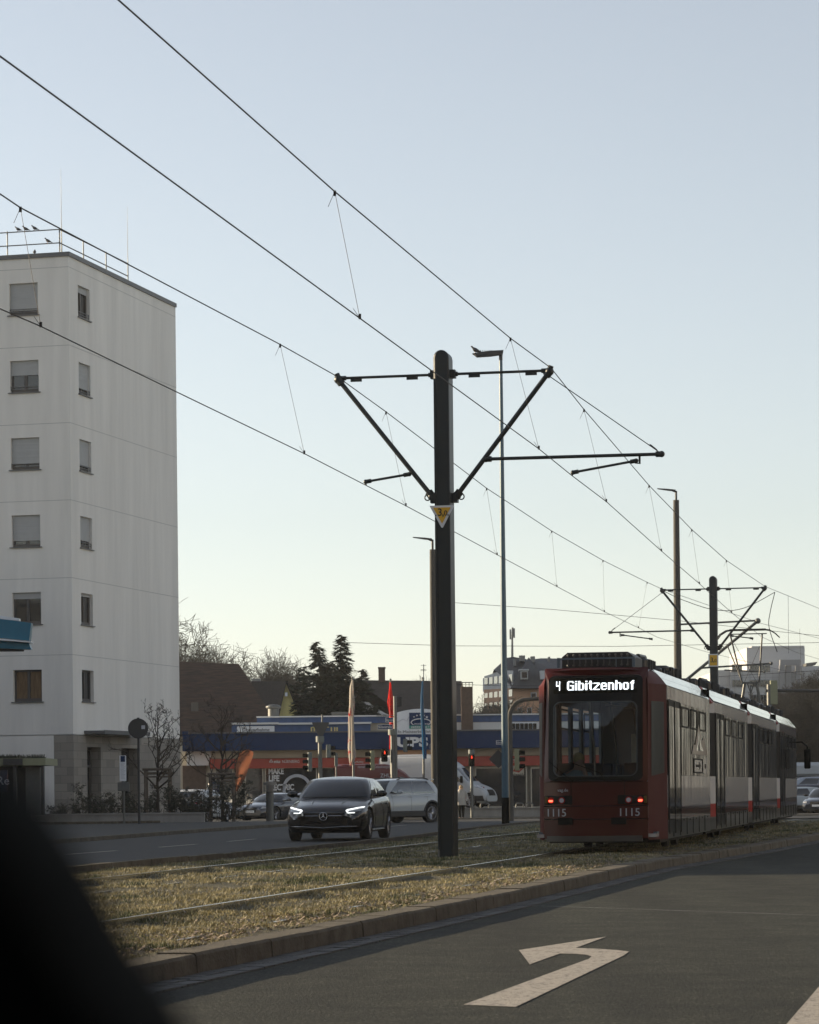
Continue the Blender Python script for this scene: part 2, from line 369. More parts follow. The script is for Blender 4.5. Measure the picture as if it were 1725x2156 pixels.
# median: bumpy soil + rails
def median_z(x, y):
    return -.035 + .03 * math.sin(x * 2.1 + y * .7) * math.sin(y * 1.3 - x) + .02 * math.sin(x * 5 + 1) * math.sin(y * 3.1) + gz(y)
g = MB(); rows = []
for y in list(np.arange(8, 70, .5)) + list(range(70, 152, 3)):
    a, b = kl(y), kn(y) - .30
    rows.append([(a + (b - a) * t, y, median_z(a + (b - a) * t, y) + (.02 if t in (0, 1) else 0)) for t in np.linspace(0, 1, 26)])
g.grid(rows); struct('track_bed', g, M['soil'])
def strip(f, w, z0, z1, ya, yb, step=3, sink=0.0):
    mb = MB(); L = []
    for y in np.arange(ya, yb, step):
        x = f(y); z = gz(y) - sink
        L.append([(x - w / 2, y, z + z0), (x - w / 2, y, z + z1), (x + w / 2, y, z + z1), (x + w / 2, y, z + z0)])
    return mb.loft(L, sm=False)
for nm, f, s_, lb in (('rail', rl, 0, 'worn steel rail in the grass nearest the far road, brightly polished'), ('rail', lambda y: rl(y) + 1.435, .035, 'steel rail sunk in grass just left of the dark catenary mast'),
                  ('rail', rr, 0, 'polished steel rail in the sunlit grass right of the catenary mast'), ('rail', lambda y: rr(y) + 1.435, .035, 'steel rail half buried in grass nearest the near kerb')):
    r_ = strip(f, .042, -.12, .018, 10, 150, sink=s_)
    r_ = solo(nm, r_, M['steel'], lb, 'rail', 'tram rails in the grass')
# kerbs: stones about a metre long
def kerb(f, side, w, z0, z1, ya, yb, ln):
    mb = MB(); y = ya; k = 0
    while y < yb:
        y2 = y + ln * .97
        a = Vector((f(y), y, gz(y))); b = Vector((f(y2), y2, gz(y2))); j = rng.uniform(-.006, .006); h = rng.uniform(-.007, .007)
        d = (b - a).normalized(); n = Vector((d.y, -d.x, 0)) * side   # points to the road
        o = n * j; rr_ = []
        for p in (a + d * .008, b - d * .008):
            rr_.append([p + o - n * w + Vector((0, 0, z0)), p + o - n * w + Vector((0, 0, z1 + h)), p + o - n * .02 + Vector((0, 0, z1 + h)), p + o - n * .002 + Vector((0, 0, z1 + h - .022)), p + o + n * .012 + Vector((0, 0, z0))])
        mb.loft(rr_); y = y + ln * .97
    return mb
struct('near_kerb', kerb(kn, 1, .30, -.2, 0.0, 8, 140, 1.0), M['kerb'])
struct('far_kerb', kerb(kl, -1, .18, -.12, .055, 22, 146, 1.0), M['kerb'])
# gutter of small setts along the near kerb
g = MB(); y = 9.0
while y < 90:
    a = Vector((kn(y), y, 0)); d = Vector((kn(y + .2) - kn(y), .2, 0)).normalized(); n = Vector((d.y, -d.x, 0))
    s = .135
    for k in range(2):
        c = a + n * (.09 + k * .15) + d * (s / 2)
        c.z = ROADZ + gz(y) - .03 + rng.uniform(0, .006)
        ang = math.atan2(d.y, d.x)
        g.box(c.x, c.y, c.z, s * .9, .135, .08, 0, ang + rng.uniform(-.05, .05))
    y += s * d.y
struct('gutter', g, M['sett'])
# road markings
def mk(pts, z, name):
    mb = MB(); mb.add([gp(x, y, z) for x, y in pts], [tuple(range(len(pts)))]); return mb
def c8(X, Y): return ((1600 + .7733 * X) / 1.7009, (2900 + .7733 * Y) / 1.7009)
mz = ROADZ + .004
pts = [gp(*c8(X, Y), mz) for X, Y in [(335, 650), (740, 588), (598, 640), (700, 644), (790, 650), (845, 657), (820, 675), (320, 913), (78, 903), (600, 712), (660, 690), (672, 680), (650, 672), (590, 667), (525, 666), (385, 716)]]
g = MB(); g.add([pts[i] for i in (0, 1, 2, 14, 15)], [(0, 1, 2, 3, 4)]); g.add([pts[i] for i in (2, 3, 4, 5, 6, 7, 8, 9, 10, 11, 12, 13, 14)], [tuple(range(13))])
struct('road_arrow', g, M['white_paint'])
A = gp(*c8(1560, 1010), mz); B = gp(*c8(1735, 808), mz); d = (B - A).normalized()
n = Vector((d.y, -d.x, 0)); a0 = A - d * 14; b0 = A + d * 1.2 + d * (B - A).length
g = MB(); g.add([a0, b0, b0 + n * .5, a0 + n * .5], [(0, 1, 2, 3)]); struct('lane_line', g, M['white_paint'])
g = MB(); A = gp(1721, 1798, mz); g.add([A, A + Vector((3.2, -.2, 0)), A + Vector((3.2, .5, 0)), A + Vector((1.2, .5, 0))], [(0, 1, 2, 3)])
struct('far_road_arrow', g, M['white_paint'])
g = MB(); A = gp(1015, 1904, ROADZ); B = gp(1725, 1928, ROADZ); B = B + (B - A) * 1.5; L = []
for t in np.linspace(0, 1, 40):
    p = A.lerp(B, t); w = .012 + .006 * math.sin(t * 60); p.z = mz; p.y += .015 * math.sin(t * 43)
    L.append([p + Vector((0, -w, 0)), p + Vector((0, w, 0))])
g.grid(L); struct('road_seam', g, pm('seam_paint', (.25, .26, .27), .6))
g = MB()
for y in (30, 42, 47.5, 53.5, 59.5, 65.5, 77, 83, 89):
    a = Vector((kl(y) - 3.5, y, .016)); b = Vector((kl(y + 3) - 3.5, y + 3, .016))
    g.add([a, b, b + Vector((.12, 0, 0)), a + Vector((.12, 0, 0))], [(0, 1, 2, 3)])
struct('lane_dashes', g, M['white_paint'])

# ---- grass, leaves and frost on the track bed
def blades():
    N = 420000
    Y = 1.0 / nrg.uniform(1 / 95., 1 / 17., int(N * 1.35))
    u = nrg.rand(len(Y))
    a = np.interp(Y, [k[0] for k in KL], [k[1] for k in KL]) + .1; b = np.interp(Y, [k[0] for k in KN], [k[1] for k in KN]) - .26
    X = a + (b - a) * u
    keep = (X / Y > -.15) & (X / Y < .16)
    cl = np.zeros(len(Y)); gx, gy = 40, 260
    for fq, am in ((.9, .8), (2.3, .6), (5.5, .5)):
        G = nrg.randn(400, 900); a_ = np.clip((X * fq + 100).astype(int), 0, 398); b_ = np.clip((Y * fq).astype(int), 0, 898); fx_ = X * fq + 100 - a_; fy_ = Y * fq - b_; fx_ = fx_ * fx_ * (3 - 2 * fx_); fy_ = fy_ * fy_ * (3 - 2 * fy_)
        cl += am * (G[a_, b_] * (1 - fx_) * (1 - fy_) + G[a_ + 1, b_] * fx_ * (1 - fy_) + G[a_, b_ + 1] * (1 - fx_) * fy_ + G[a_ + 1, b_ + 1] * fx_ * fy_)
    cl += nrg.randn(len(Y)) * .15
    for f, s_ in ((rl, .05), (rr, .05)):
        fx = np.array([f(v) for v in np.linspace(8, 100, 200)]); rx = np.interp(Y, np.linspace(8, 100, 200), fx)
        keep &= ~((X > rx - .035) & (X < rx + .022))
    keep &= (cl > -.75 + .3 * nrg.randn(len(cl)))
    X, Y, cl = X[keep], Y[keep], cl[keep]
    n = len(X); Z = -.04 + .03 * np.sin(X * 2.1 + Y * .7) * np.sin(Y * 1.3 - X) + .02 * np.sin(X * 5 + 1) * np.sin(Y * 3.1)
    Z += -.4 * np.where(Y > 95, 0, 0)
    tall = np.clip((cl - .6) * .5, 0, .8) + .12
    h = (.022 + .040 * nrg.rand(n)) * (.6 + tall); ang = nrg.rand(n) * 6.283
    lean = nrg.uniform(.3, 1.15, n); w = np.clip(.0020 + Y * .00008, .0028, .009)
    dx, dy = np.cos(ang), np.sin(ang); px, py_ = -dy, dx
    V = np.zeros((n, 3, 3))
    V[:, 0] = np.stack([X - px * w, Y - py_ * w, Z], 1); V[:, 1] = np.stack([X + px * w, Y + py_ * w, Z], 1)
    V[:, 2] = np.stack([X + dx * h * lean, Y + dy * h * lean, Z + h], 1)
    mi = np.where(cl > .95 + .3 * nrg.randn(n), 1, np.where(nrg.rand(n) < .20, 2, 0))
    return raw_mesh('grass', V.reshape(-1, 3), np.arange(n * 3).reshape(-1, 3), [
        pm('straw', (.135, .115, .040), .75, var=0, col2=(.42, .36, .17), scale=3.0, thresh=(.3, .7)),
        pm('green_grass', (.055, .075, .02), .7, var=.35, scale=3),
        pm('frost_grass', (.46, .43, .31), .7, var=.15, scale=5)], mi)
gr = bpy.data.objects.new('grass', blades()); C.objects.link(gr); tag(gr, 'frosty straw coloured winter grass growing over the tram track bed', 'grass', kind='stuff')
def leaves():
    n = 3000; Y = 1.0 / nrg.uniform(1 / 75., 1 / 18., n); k = np.interp(Y, [q[0] for q in KN], [q[1] for q in KN])
    off = np.abs(nrg.randn(n)) * .45; off = np.where(nrg.rand(n) < .12, nrg.rand(n) * 5, off); X = k - .34 - off
    s = nrg.uniform(.014, .034, n); a = nrg.rand(n) * 6.28; t = nrg.uniform(-.7, .7, n)
    V = np.zeros((n, 4, 3))
    for i, (p, q) in enumerate(((-1, 0), (0, -.6), (1, 0), (0, .6))):
        x = (p * np.cos(a) - q * np.sin(a)) * s; y = (p * np.sin(a) + q * np.cos(a)) * s
        V[:, i] = np.stack([X + x, Y + y, .005 + nrg.rand(n) * .015 + t * x], 1)
    return raw_mesh('fallen_leaves', V.reshape(-1, 3), np.arange(n * 4).reshape(-1, 4), [pm('dry_leaf', (.09, .055, .030), .7, var=0, col2=(.36, .29, .22), scale=9)])
lo = bpy.data.objects.new('fallen_leaves', leaves()); C.objects.link(lo); tag(lo, 'dry brown leaves lying in the grass along the near kerb', 'leaves', kind='stuff')
# ------------------------------------------------------------------ apartment tower
TW = Vector((-12.38, 107.0, 0)); tr_ = Vector((.2512, .9679, 0)); tl_ = Vector((-.9679, .2512, 0))
tower = thing('apartment_tower', 'tall white rendered apartment block with shuttered windows and stone clad base', 'apartment block', (TW.x, TW.y, 0), 0)
def wallface(mb, O, U, N, w, z0, z1, holes, depth, mi=0):
    """wall in plane O + U*u + z, outward normal N, with recessed rectangular holes (u0,u1,z0,z1)"""
    us = sorted({0, w, *[h[0] for h in holes], *[h[1] for h in holes]}); zs = sorted({z0, z1, *[h[2] for h in holes], *[h[3] for h in holes]})
    P = lambda u, z, d=0: (O.x + U.x * u - N.x * d, O.y + U.y * u - N.y * d, z)
    for i in range(len(us) - 1):
        for j in range(len(zs) - 1):
            uc, zc = (us[i] + us[i + 1]) / 2, (zs[j] + zs[j + 1]) / 2
            if any(h[0] < uc < h[1] and h[2] < zc < h[3] for h in holes): continue
            mb.add([P(us[i], zs[j]), P(us[i + 1], zs[j]), P(us[i + 1], zs[j + 1]), P(us[i], zs[j + 1])], [(0, 1, 2, 3)], mi)
    for a, b, c, d in holes:
        q = [P(a, c), P(b, c), P(b, d), P(a, d)]; r = [P(a, c, depth), P(b, c, depth), P(b, d, depth), P(a, d, depth)]
        mb.add(q + r, [(i, (i + 1) % 4, (i + 1) % 4 + 4, i + 4) for i in range(4)], mi)
O = Vector((0, 0, 0)); NL = Vector((-.2512, -.9679, 0)); NR = Vector((.9679, -.2512, 0)); TOPZ = 20.95; LW, RW = 14.0, 12.0
wz = [(20.05 - 2.865 * k, 18.87 - 2.865 * k) for k in range(6)]
hl = [(1.22, 2.35, b, t) for t, b in wz] + [(6.2, 7.4, b, t) for t, b in wz] + [(10.0, 11.2, b, t) for t, b in wz]
hr = [(.94, 1.86 + .30, b, t) for t, b in wz]
def dir3(o, u, n): return Matrix(((u.x, -n.x, 0, o.x), (u.y, -n.y, 0, o.y), (0, 0, 1, o.z), (0, 0, 0, 1)))
w = MB()
wallface(w, O, tl_, NL, LW, 3.32, TOPZ, hl, .20); wallface(w, O, tr_, NR, RW, 3.32, TOPZ, hr, .20)
wallface(w, Vector(tl_) * .77, tl_, NL, LW - .77, 0, 3.28, [(2.05 - .77, 5.2, 0, 2.55)], .3)
B1, B2 = tl_ * LW, tr_ * RW
for p, q in ((B1, B1 + B2), (B1 + B2, B2)): w.add([p, q, q + Vector((0, 0, TOPZ)), p + Vector((0, 0, TOPZ))], [(0, 1, 2, 3)])
w.add([O + Vector((0, 0, TOPZ)), B1 + Vector((0, 0, TOPZ)), B1 + B2 + Vector((0, 0, TOPZ)), B2 + Vector((0, 0, TOPZ))], [(0, 1, 2, 3)])
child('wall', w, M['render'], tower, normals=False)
# stone base
st = bpy.data.materials.new('stone_blocks'); st.use_nodes = True; n_, l_ = st.node_tree.nodes, st.node_tree.links; bb = n_['Principled BSDF']
tc = n_.new('ShaderNodeTexCoord'); sp = n_.new('ShaderNodeSeparateXYZ'); cb = n_.new('ShaderNodeCombineXYZ'); ad = n_.new('ShaderNodeMath'); ad.operation = 'SUBTRACT'
l_.new(tc.outputs['Object'], sp.inputs[0]); l_.new(sp.outputs[1], ad.inputs[0]); l_.new(sp.outputs[0], ad.inputs[1]); l_.new(ad.outputs[0], cb.inputs[0]); l_.new(sp.outputs[2], cb.inputs[1])
br = n_.new('ShaderNodeTexBrick'); br.inputs['Scale'].default_value = 1.0; br.inputs['Brick Width'].default_value = .62; br.inputs['Row Height'].default_value = .30
br.inputs['Mortar Size'].default_value = .006; br.inputs['Color1'].default_value = (.30, .275, .235, 1); br.inputs['Color2'].default_value = (.20, .185, .165, 1); br.inputs['Mortar'].default_value = (.13, .12, .11, 1)
l_.new(cb.outputs[0], br.inputs[0]); l_.new(br.outputs[0], bb.inputs['Base Color']); bb.inputs['Roughness'].default_value = .85
w = MB(); wallface(w, O, tl_, NL, .77, 0, 3.28, [], .1); wallface(w, O, tr_, NR, RW, 0, 3.28, [(1.40, 2.84, 0, 2.86), (5.07, 6.98, 0, 2.86)], .5)
child('stone_cladding', w, st, tower, normals=False)
# floor joints: thin recessed-looking shadow strips standing 4 mm proud
w = MB()
for z in (20.55, 17.66, 14.80, 11.95, 9.08, 6.24, 3.30):
    for U, N, ln in ((tl_, NL, LW), (tr_, NR, RW)):
        a = U * 0 + N * .004; b = U * ln + N * .004
        w.add([a + Vector((0, 0, z)), b + Vector((0, 0, z)), b + Vector((0, 0, z + .022)), a + Vector((0, 0, z + .022))], [(0, 1, 2, 3)])
child('floor_joint', w, M['groove'], tower, normals=False)
w = MB()
ca = [(-NL - NR) * 0]
co_ = [O + NL * .06 + NR * .06, B1 + NL * .06 - NR * .0, B1 + B2, B2 + NR * .06]
w.add([p + Vector((0, 0, z)) for z in (TOPZ + .002, TOPZ + .16) for p in co_], [(0, 1, 2, 3), (4, 5, 6, 7), (0, 1, 5, 4), (1, 2, 6, 5), (2, 3, 7, 6), (3, 0, 4, 7)])
child('coping', w, M['coping'], tower)
def window(U, N, u0, u1, z0, z1, shut, railing, curtain=False, sill_h=0):
    X = dir3(O, U, N); f = MB(); f.xf = X; d = .135; fr_ = .07; wd = u1 - u0
    for a, b, c, e in ((u0, u1, z0, z0 + fr_ + .05), (u0, u1, z1 - fr_, z1), (u0, u0 + fr_, z0 + fr_ + .05, z1 - fr_), (u1 - fr_, u1, z0 + fr_ + .05, z1 - fr_), ((u0 + u1) / 2 - .055, (u0 + u1) / 2 + .055, z0 + fr_ + .05, z1 - fr_)):
        f.box((a + b) / 2, d + .02, (c + e) / 2, b - a, .05, e - c)
    wo = child('window', f, M['frame'], tower)
    gmb = MB(); gmb.xf = X; gmb.box((u0 + u1) / 2, d + .045, (z0 + z1) / 2, wd - .02, .01, z1 - z0 - .02); child('pane', gmb, M['curtain'] if curtain else M['glassd'], wo)
    s = MB(); s.xf = X; s.box((u0 + u1) / 2, .05, z0 - .02, wd + .14, .24, .035); child('sill', s, M['coping'], wo)
    if shut > 0:
        h = (z1 - z0) * shut; s = MB(); s.xf = X; k = int(h / .045)
        for i in range(k): s.box((u0 + u1) / 2, d - .025, z1 - .0225 - i * h / k, wd - .03, .022, h / k * .86, 0)
        s.box((u0 + u1) / 2, d - .015, z1 - h / 2, wd - .04, .012, h - .01, 0)
        child('roller_shutter', s, M['shutter'], wo)
    if railing:
        s = MB(); s.xf = X
        for z in (z0 + .12, z0 + .22): s.box((u0 + u1) / 2, .04, z, wd, .02, .022)
        for u in (u0 + .02, (u0 + u1) / 2, u1 - .02): s.box(u, .04, z0 + .15, .018, .018, .17)
        child('guard_rail', s, M['coping'], wo)
shl = [.86, .46, .82, .80, .20, 0]; shr = [.2, .8, .82, .75, .1, 0]
for k, (t, b) in enumerate(wz):
    window(tl_, NL, 1.22, 2.35, b, t, shl[k], k in (0, 1, 2), k == 5)
    window(tl_, NL, 6.2, 7.4, b, t, .5, False); window(tl_, NL, 10, 11.2, b, t, .7, False)
    window(tr_, NR, .94, 2.16, b, t, shr[k], k in (0, 1, 2, 3))
XR = dir3(O, tr_, NR); XL = dir3(O, tl_, NL)
for (a, b), nm in (((1.40, 2.84), 1), ((5.07, 6.98), 2)):
    f = MB(); f.xf = XR
    for p, q, c, e in ((a, b, 2.75, 2.86), (a, a + .08, .1, 2.75), (b - .08, b, .1, 2.75), (a + .08, b - .08, 2.1, 2.2), (a, b, 0, .1)): f.box((p + q) / 2, .42, (c + e) / 2, q - p, .06, e - c)
    dd = child('door', f, M['frame'], tower); s = MB(); s.xf = XR; s.box((a + b) / 2, .45, 1.43, b - a - .02, .02, 2.8); child('pane', s, M['glassd'], dd)
    s = MB(); s.xf = XR; s.tube([(a + .2, .36, .9), (a + .2, .36, 1.5)], .018); child('handle', s, M['chrome'], dd)
f = MB(); f.xf = XR; f.box(3.6, -.40, 3.40, 5.0, .80, .12); f.box(3.6, -.81, 3.40, 5.0, .02, .15, 0); child('door_canopy', f, M['coping'], tower)
f = MB(); f.xf = XL; f.box(3.6, .22, 1.27, 2.4, .04, 2.54); child('garage_door', f, M['dark'], tower)
# roof railing and lightning rods
for U, N, ln, other in ((tl_, NL, 13, tr_), (tr_, NR, 7.9, tl_)):
    rlg = MB(); off = other * .55; s0 = .55
    for z in (TOPZ + .62, TOPZ + 1.12): rlg.tube([off + U * s0 + Vector((0, 0, z)), off + U * ln + Vector((0, 0, z))], .022, 6)
    for t in np.linspace(s0, ln, 7 if ln > 10 else 4):
        p = off + U * float(t); rlg.tube([p + Vector((0, 0, TOPZ + .1)), p + Vector((0, 0, TOPZ + 1.16))], .025, 6)
    child('roof_railing', rlg, M['galv'], tower)
for p in (tl_ * .55 + tr_ * .75, tl_ * .55 + tr_ * 7.9):
    s = MB(); s.tube([p + Vector((0, 0, TOPZ + .1)), p + Vector((0, 0, TOPZ + 1.5)), p + Vector((0, 0, TOPZ + 3.4))], [.03, .012, .004], 6); child('lightning_rod', s, M['galv'], tower)
# ------------------------------------------------------------------ pigeons
def pigeon_mesh():
    b = MB(); prof = [(-.22, -.02, .018, .010), (-.15, .0, .030, .022), (-.10, .018, .055, .045), (-.04, .035, .075, .066), (.02, .05, .078, .072), (.06, .07, .064, .064), (.085, .10, .046, .050), (.10, .128, .036, .042), (.115, .145, .034, .036), (.135, .150, .025, .026), (.147, .150, .009, .009)]
    b.loft([[(x, math.cos(a) * w_, z + .06 + math.sin(a) * h_) for a in [2 * math.pi * i / 10 for i in range(10)]] for x, z, w_, h_ in prof], sm=True)
    b.tube([(.143, 0, .21), (.170, 0, .202)], [.007, .002], 5)
    return b.mesh('bird_body', [pm('plumage', (.06, .065, .075), .7, var=.4, scale=12)])
def legs_mesh():
    b = MB()
    for s in (-1, 1): b.tube([(.01, s * .02, .07), (.015, s * .02, 0)], .005, 5); b.tube([(.015, s * .02, .004), (.05, s * .02, .004)], .004, 5)
    return b.mesh('legs', [M['tail']])
pgm, pgl = pigeon_mesh(), legs_mesh()
def pigeon(p, rz, label, s=.82):
    t = thing('pigeon', label, 'pigeon', p, rz, 'pigeons perched high up'); t.scale = (s, s, s)
    o = child('body', pgm, None, t); child('legs', pgl, None, t)
rp = lambda u, z: TW + tl_ * u + tr_ * .55 + Vector((0, 0, TOPZ + z))
pigeon(rp(2.2, 1.14), R(170), 'dark pigeon on the top rail of the tower roof, leftmost of three in a row')
pigeon(rp(1.9, 1.14), R(195), 'dark pigeon on the top rail of the tower roof, middle of three in a row')
pigeon(rp(1.54, 1.14), R(200), 'dark pigeon on the top rail of the tower roof, rightmost of three in a row')
pigeon(rp(1.02, .64), R(205), 'dark pigeon on the lower rail near the tower roof corner')
pigeon(TW + tl_ * 1.37 + tr_ * .1 + Vector((0, 0, TOPZ + .16)), R(90), 'dark pigeon standing on the parapet edge of the tower roof')

# ------------------------------------------------------------------ vegetation helpers
def tree_segs(base, h, spread, trunk_r, levels=5, kids=3, up=.55, first=.28, seed=1, droop=0.0, minr=.004, multi=1, wig=.22):
    r_ = random.Random(seed); segs = []; tips = []
    def grow(p, d, ln, r, lv):
        n = 3 if lv > 1 else 4; q = Vector(p); dd = Vector(d)
        for i in range(n):
            dd = (dd + Vector((r_.uniform(-1, 1), r_.uniform(-1, 1), r_.uniform(-.6, 1) + (.15 if lv < 3 else -droop))) * wig * (.6 if lv == 0 else 1)).normalized()
            nx = q + dd * ln / n; r2 = r * (1 - .5 / n * (1 if lv else .6)); segs.append((tuple(q), tuple(nx), max(r, minr), max(r2, minr)))
            if lv < levels and (lv > 0 or i >= 1):
                for k in range(kids if lv else kids + 1):
                    if r_.random() < (.9 if lv < 2 else (.75 if lv < 3 else .6)):
                        a = r_.uniform(0, 6.283); perp = dd.orthogonal().normalized(); perp.rotate(Matrix.Rotation(a, 3, dd))
                        nd = (dd * up + perp * r_.uniform(.55, 1.0) * spread).normalized()
                        grow(q.lerp(nx, r_.random()), nd, ln * r_.uniform(.45, .70), r2 * .55, lv + 1)
            q = nx; r = r2
        tips.append(q.copy())
    for m_ in range(multi):
        d0 = Vector((r_.uniform(-.25, .25), r_.uniform(-.25, .25), 1)) if multi > 1 else Vector((0, 0, 1))
        tr0 = Vector(base); t1 = tr0 + Vector((0, 0, h * first))
        if m_ == 0 and first > 0: segs.append((tuple(tr0), tuple(t1), trunk_r * 1.15, trunk_r))
        grow(t1, d0.normalized(), h * (1 - first) * (.8 if multi == 1 else r_.uniform(.6, .85)), trunk_r * (.9 if multi == 1 else .6), 0)
    return segs, tips
def split_tree(name, label, cat, base, segs, mat, group=None, thick=.03, extra=None):
    t = thing(name, label, cat, base, 0, group)
    A = [s for s in segs if s[2] >= thick]; B = [s for s in segs if s[2] < thick]
    child('trunk', seg_mesh('trunk', A, mat, base, 6), None, t)
    if B: child('crown', seg_mesh('crown', B, mat, base, 3), None, t)
    return t
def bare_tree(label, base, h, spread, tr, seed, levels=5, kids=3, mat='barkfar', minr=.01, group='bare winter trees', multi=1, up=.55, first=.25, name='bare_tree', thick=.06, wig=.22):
    s, tp = tree_segs(base, h, spread, tr, levels, kids, up, first, seed, minr=minr, multi=multi, wig=wig)
    zt = max(q[1][2] for q in s) - base[2]; k = h / zt      # bring to the wanted height
    s = [(tuple(base[i] + (a[i] - base[i]) * k for i in range(3)), tuple(base[i] + (b[i] - base[i]) * k for i in range(3)), ra, rb) for a, b, ra, rb in s]
    return split_tree(name, label, 'tree', Vector(base), s, M[mat], group, thick)
def gpt(x, D, z=0): p = at(x, 1660, D); return Vector((p.x, D, z))
def conifer(label, base, h, w, seed, lean=(0, 0), dens=1.0, mat='needle', power=.8, name='conifer', tops=None):
    r_ = np.random.RandomState(seed); base = Vector(base); t = thing(name, label, 'tree', base, 0, 'evergreens behind the shop')
    tk = MB(); tops = tops or [(0, 0, 1.0, 1.0)]; V = []; N = []
    for ox, oy, hh, ww in tops:
        tip = base + Vector((ox + lean[0], oy + lean[1], h * hh))
        tk.tube([base, base.lerp(tip, .5), tip], [.22, .13, .02], 6)
        nb = int(150 * dens * hh)
        for i in range(nb):
            f = (i + r_.rand()) / nb; z = .08 + .92 * f; ln = w * ww * (1 - f) ** power * r_.uniform(.55, 1.15) + .12
            a = r_.rand() * 6.283; c = base.lerp(tip, z); m_ = int(ln * 26 * dens) + 6
            u = r_.rand(m_) ** .8; dirx, diry = math.cos(a), math.sin(a)
            px = c.x + dirx * ln * u; py_ = c.y + diry * ln * u; pz = c.z - .35 * ln * u ** 1.3 + .10 * ln * u ** 3 - r_.rand(m_) * .22 * ln * .5
            s = r_.uniform(.08, .24, m_); th = a + r_.uniform(-1.1, 1.1, m_)
            j = r_.randn(m_, 3) * np.array([.10, .10, .05]) * min(1, ln)
            P = np.stack([px, py_, pz], 1) + j; d = np.stack([np.cos(th), np.sin(th), r_.uniform(-.6, .25, m_)], 1) * s[:, None] * 1.7
            q = np.stack([-np.sin(th), np.cos(th), r_.uniform(-.5, .5, m_)], 1) * s[:, None] * .42
            V.append(np.stack([P - q, P + q, P + d], 1))
    child('trunk', tk, M['bark'], t, world=True)
    V = np.concatenate(V).reshape(-1, 3) - np.array(base)
    child('crown', raw_mesh('crown', V, np.arange(len(V)).reshape(-1, 3), M[mat]), None, t); return t
def shrub(label, base, h, w, seed, n=1500, mat='leaf', name='shrub', group='shrubs behind the low wall'):
    base = Vector(base); t = thing(name, label, 'shrub', base, 0, group); r_ = random.Random(seed); segs = []; tips = []
    for k in range(max(4, int(w * 7))):
        p = base + Vector((r_.uniform(-w / 2, w / 2) * .7, r_.uniform(-.25, .25), 0)); hh = h * r_.uniform(.5, 1.0); d = Vector((r_.uniform(-.35, .35), r_.uniform(-.3, .3), 1)).normalized(); q = p
        for i in range(5):
            d = (d + Vector((r_.uniform(-.2, .2), r_.uniform(-.2, .2), .1))).normalized(); nx = q + d * hh / 5; segs.append((tuple(q), tuple(nx), .012 - i * .002, .010 - i * .002)); tips.append((q, nx))
            if i:
                for _ in range(3):
                    e = nx + Vector((r_.uniform(-.3, .3), r_.uniform(-.2, .2), r_.uniform(0, .25))); segs.append((tuple(nx), tuple(e), .005, .003)); tips.append((nx, e))
            q = nx
    child('stems', seg_mesh('stems', segs, M['bark'], base, 4), None, t)
    V = []
    for i in range(n):
        a, b = tips[r_.randrange(len(tips))]; p = a.lerp(b, r_.random()) + Vector((r_.gauss(0, .035), r_.gauss(0, .035), r_.gauss(0, .03)))
        if p.z > base.z + h * 1.02: p.z = base.z + h * r_.uniform(.6, 1)
        u = Vector((r_.uniform(-1, 1), r_.uniform(-1, 1), r_.uniform(-1, 1))).normalized(); v = u.orthogonal().normalized(); s = r_.uniform(.022, .045)
        V += [p - u * s, p - v * s * .5, p + u * s, p + v * s * .5]
    V = np.array([tuple(v - base) for v in V]); child('leaves', raw_mesh('leaves', V, np.arange(len(V)).reshape(-1, 4), M[mat]), None, t); return t
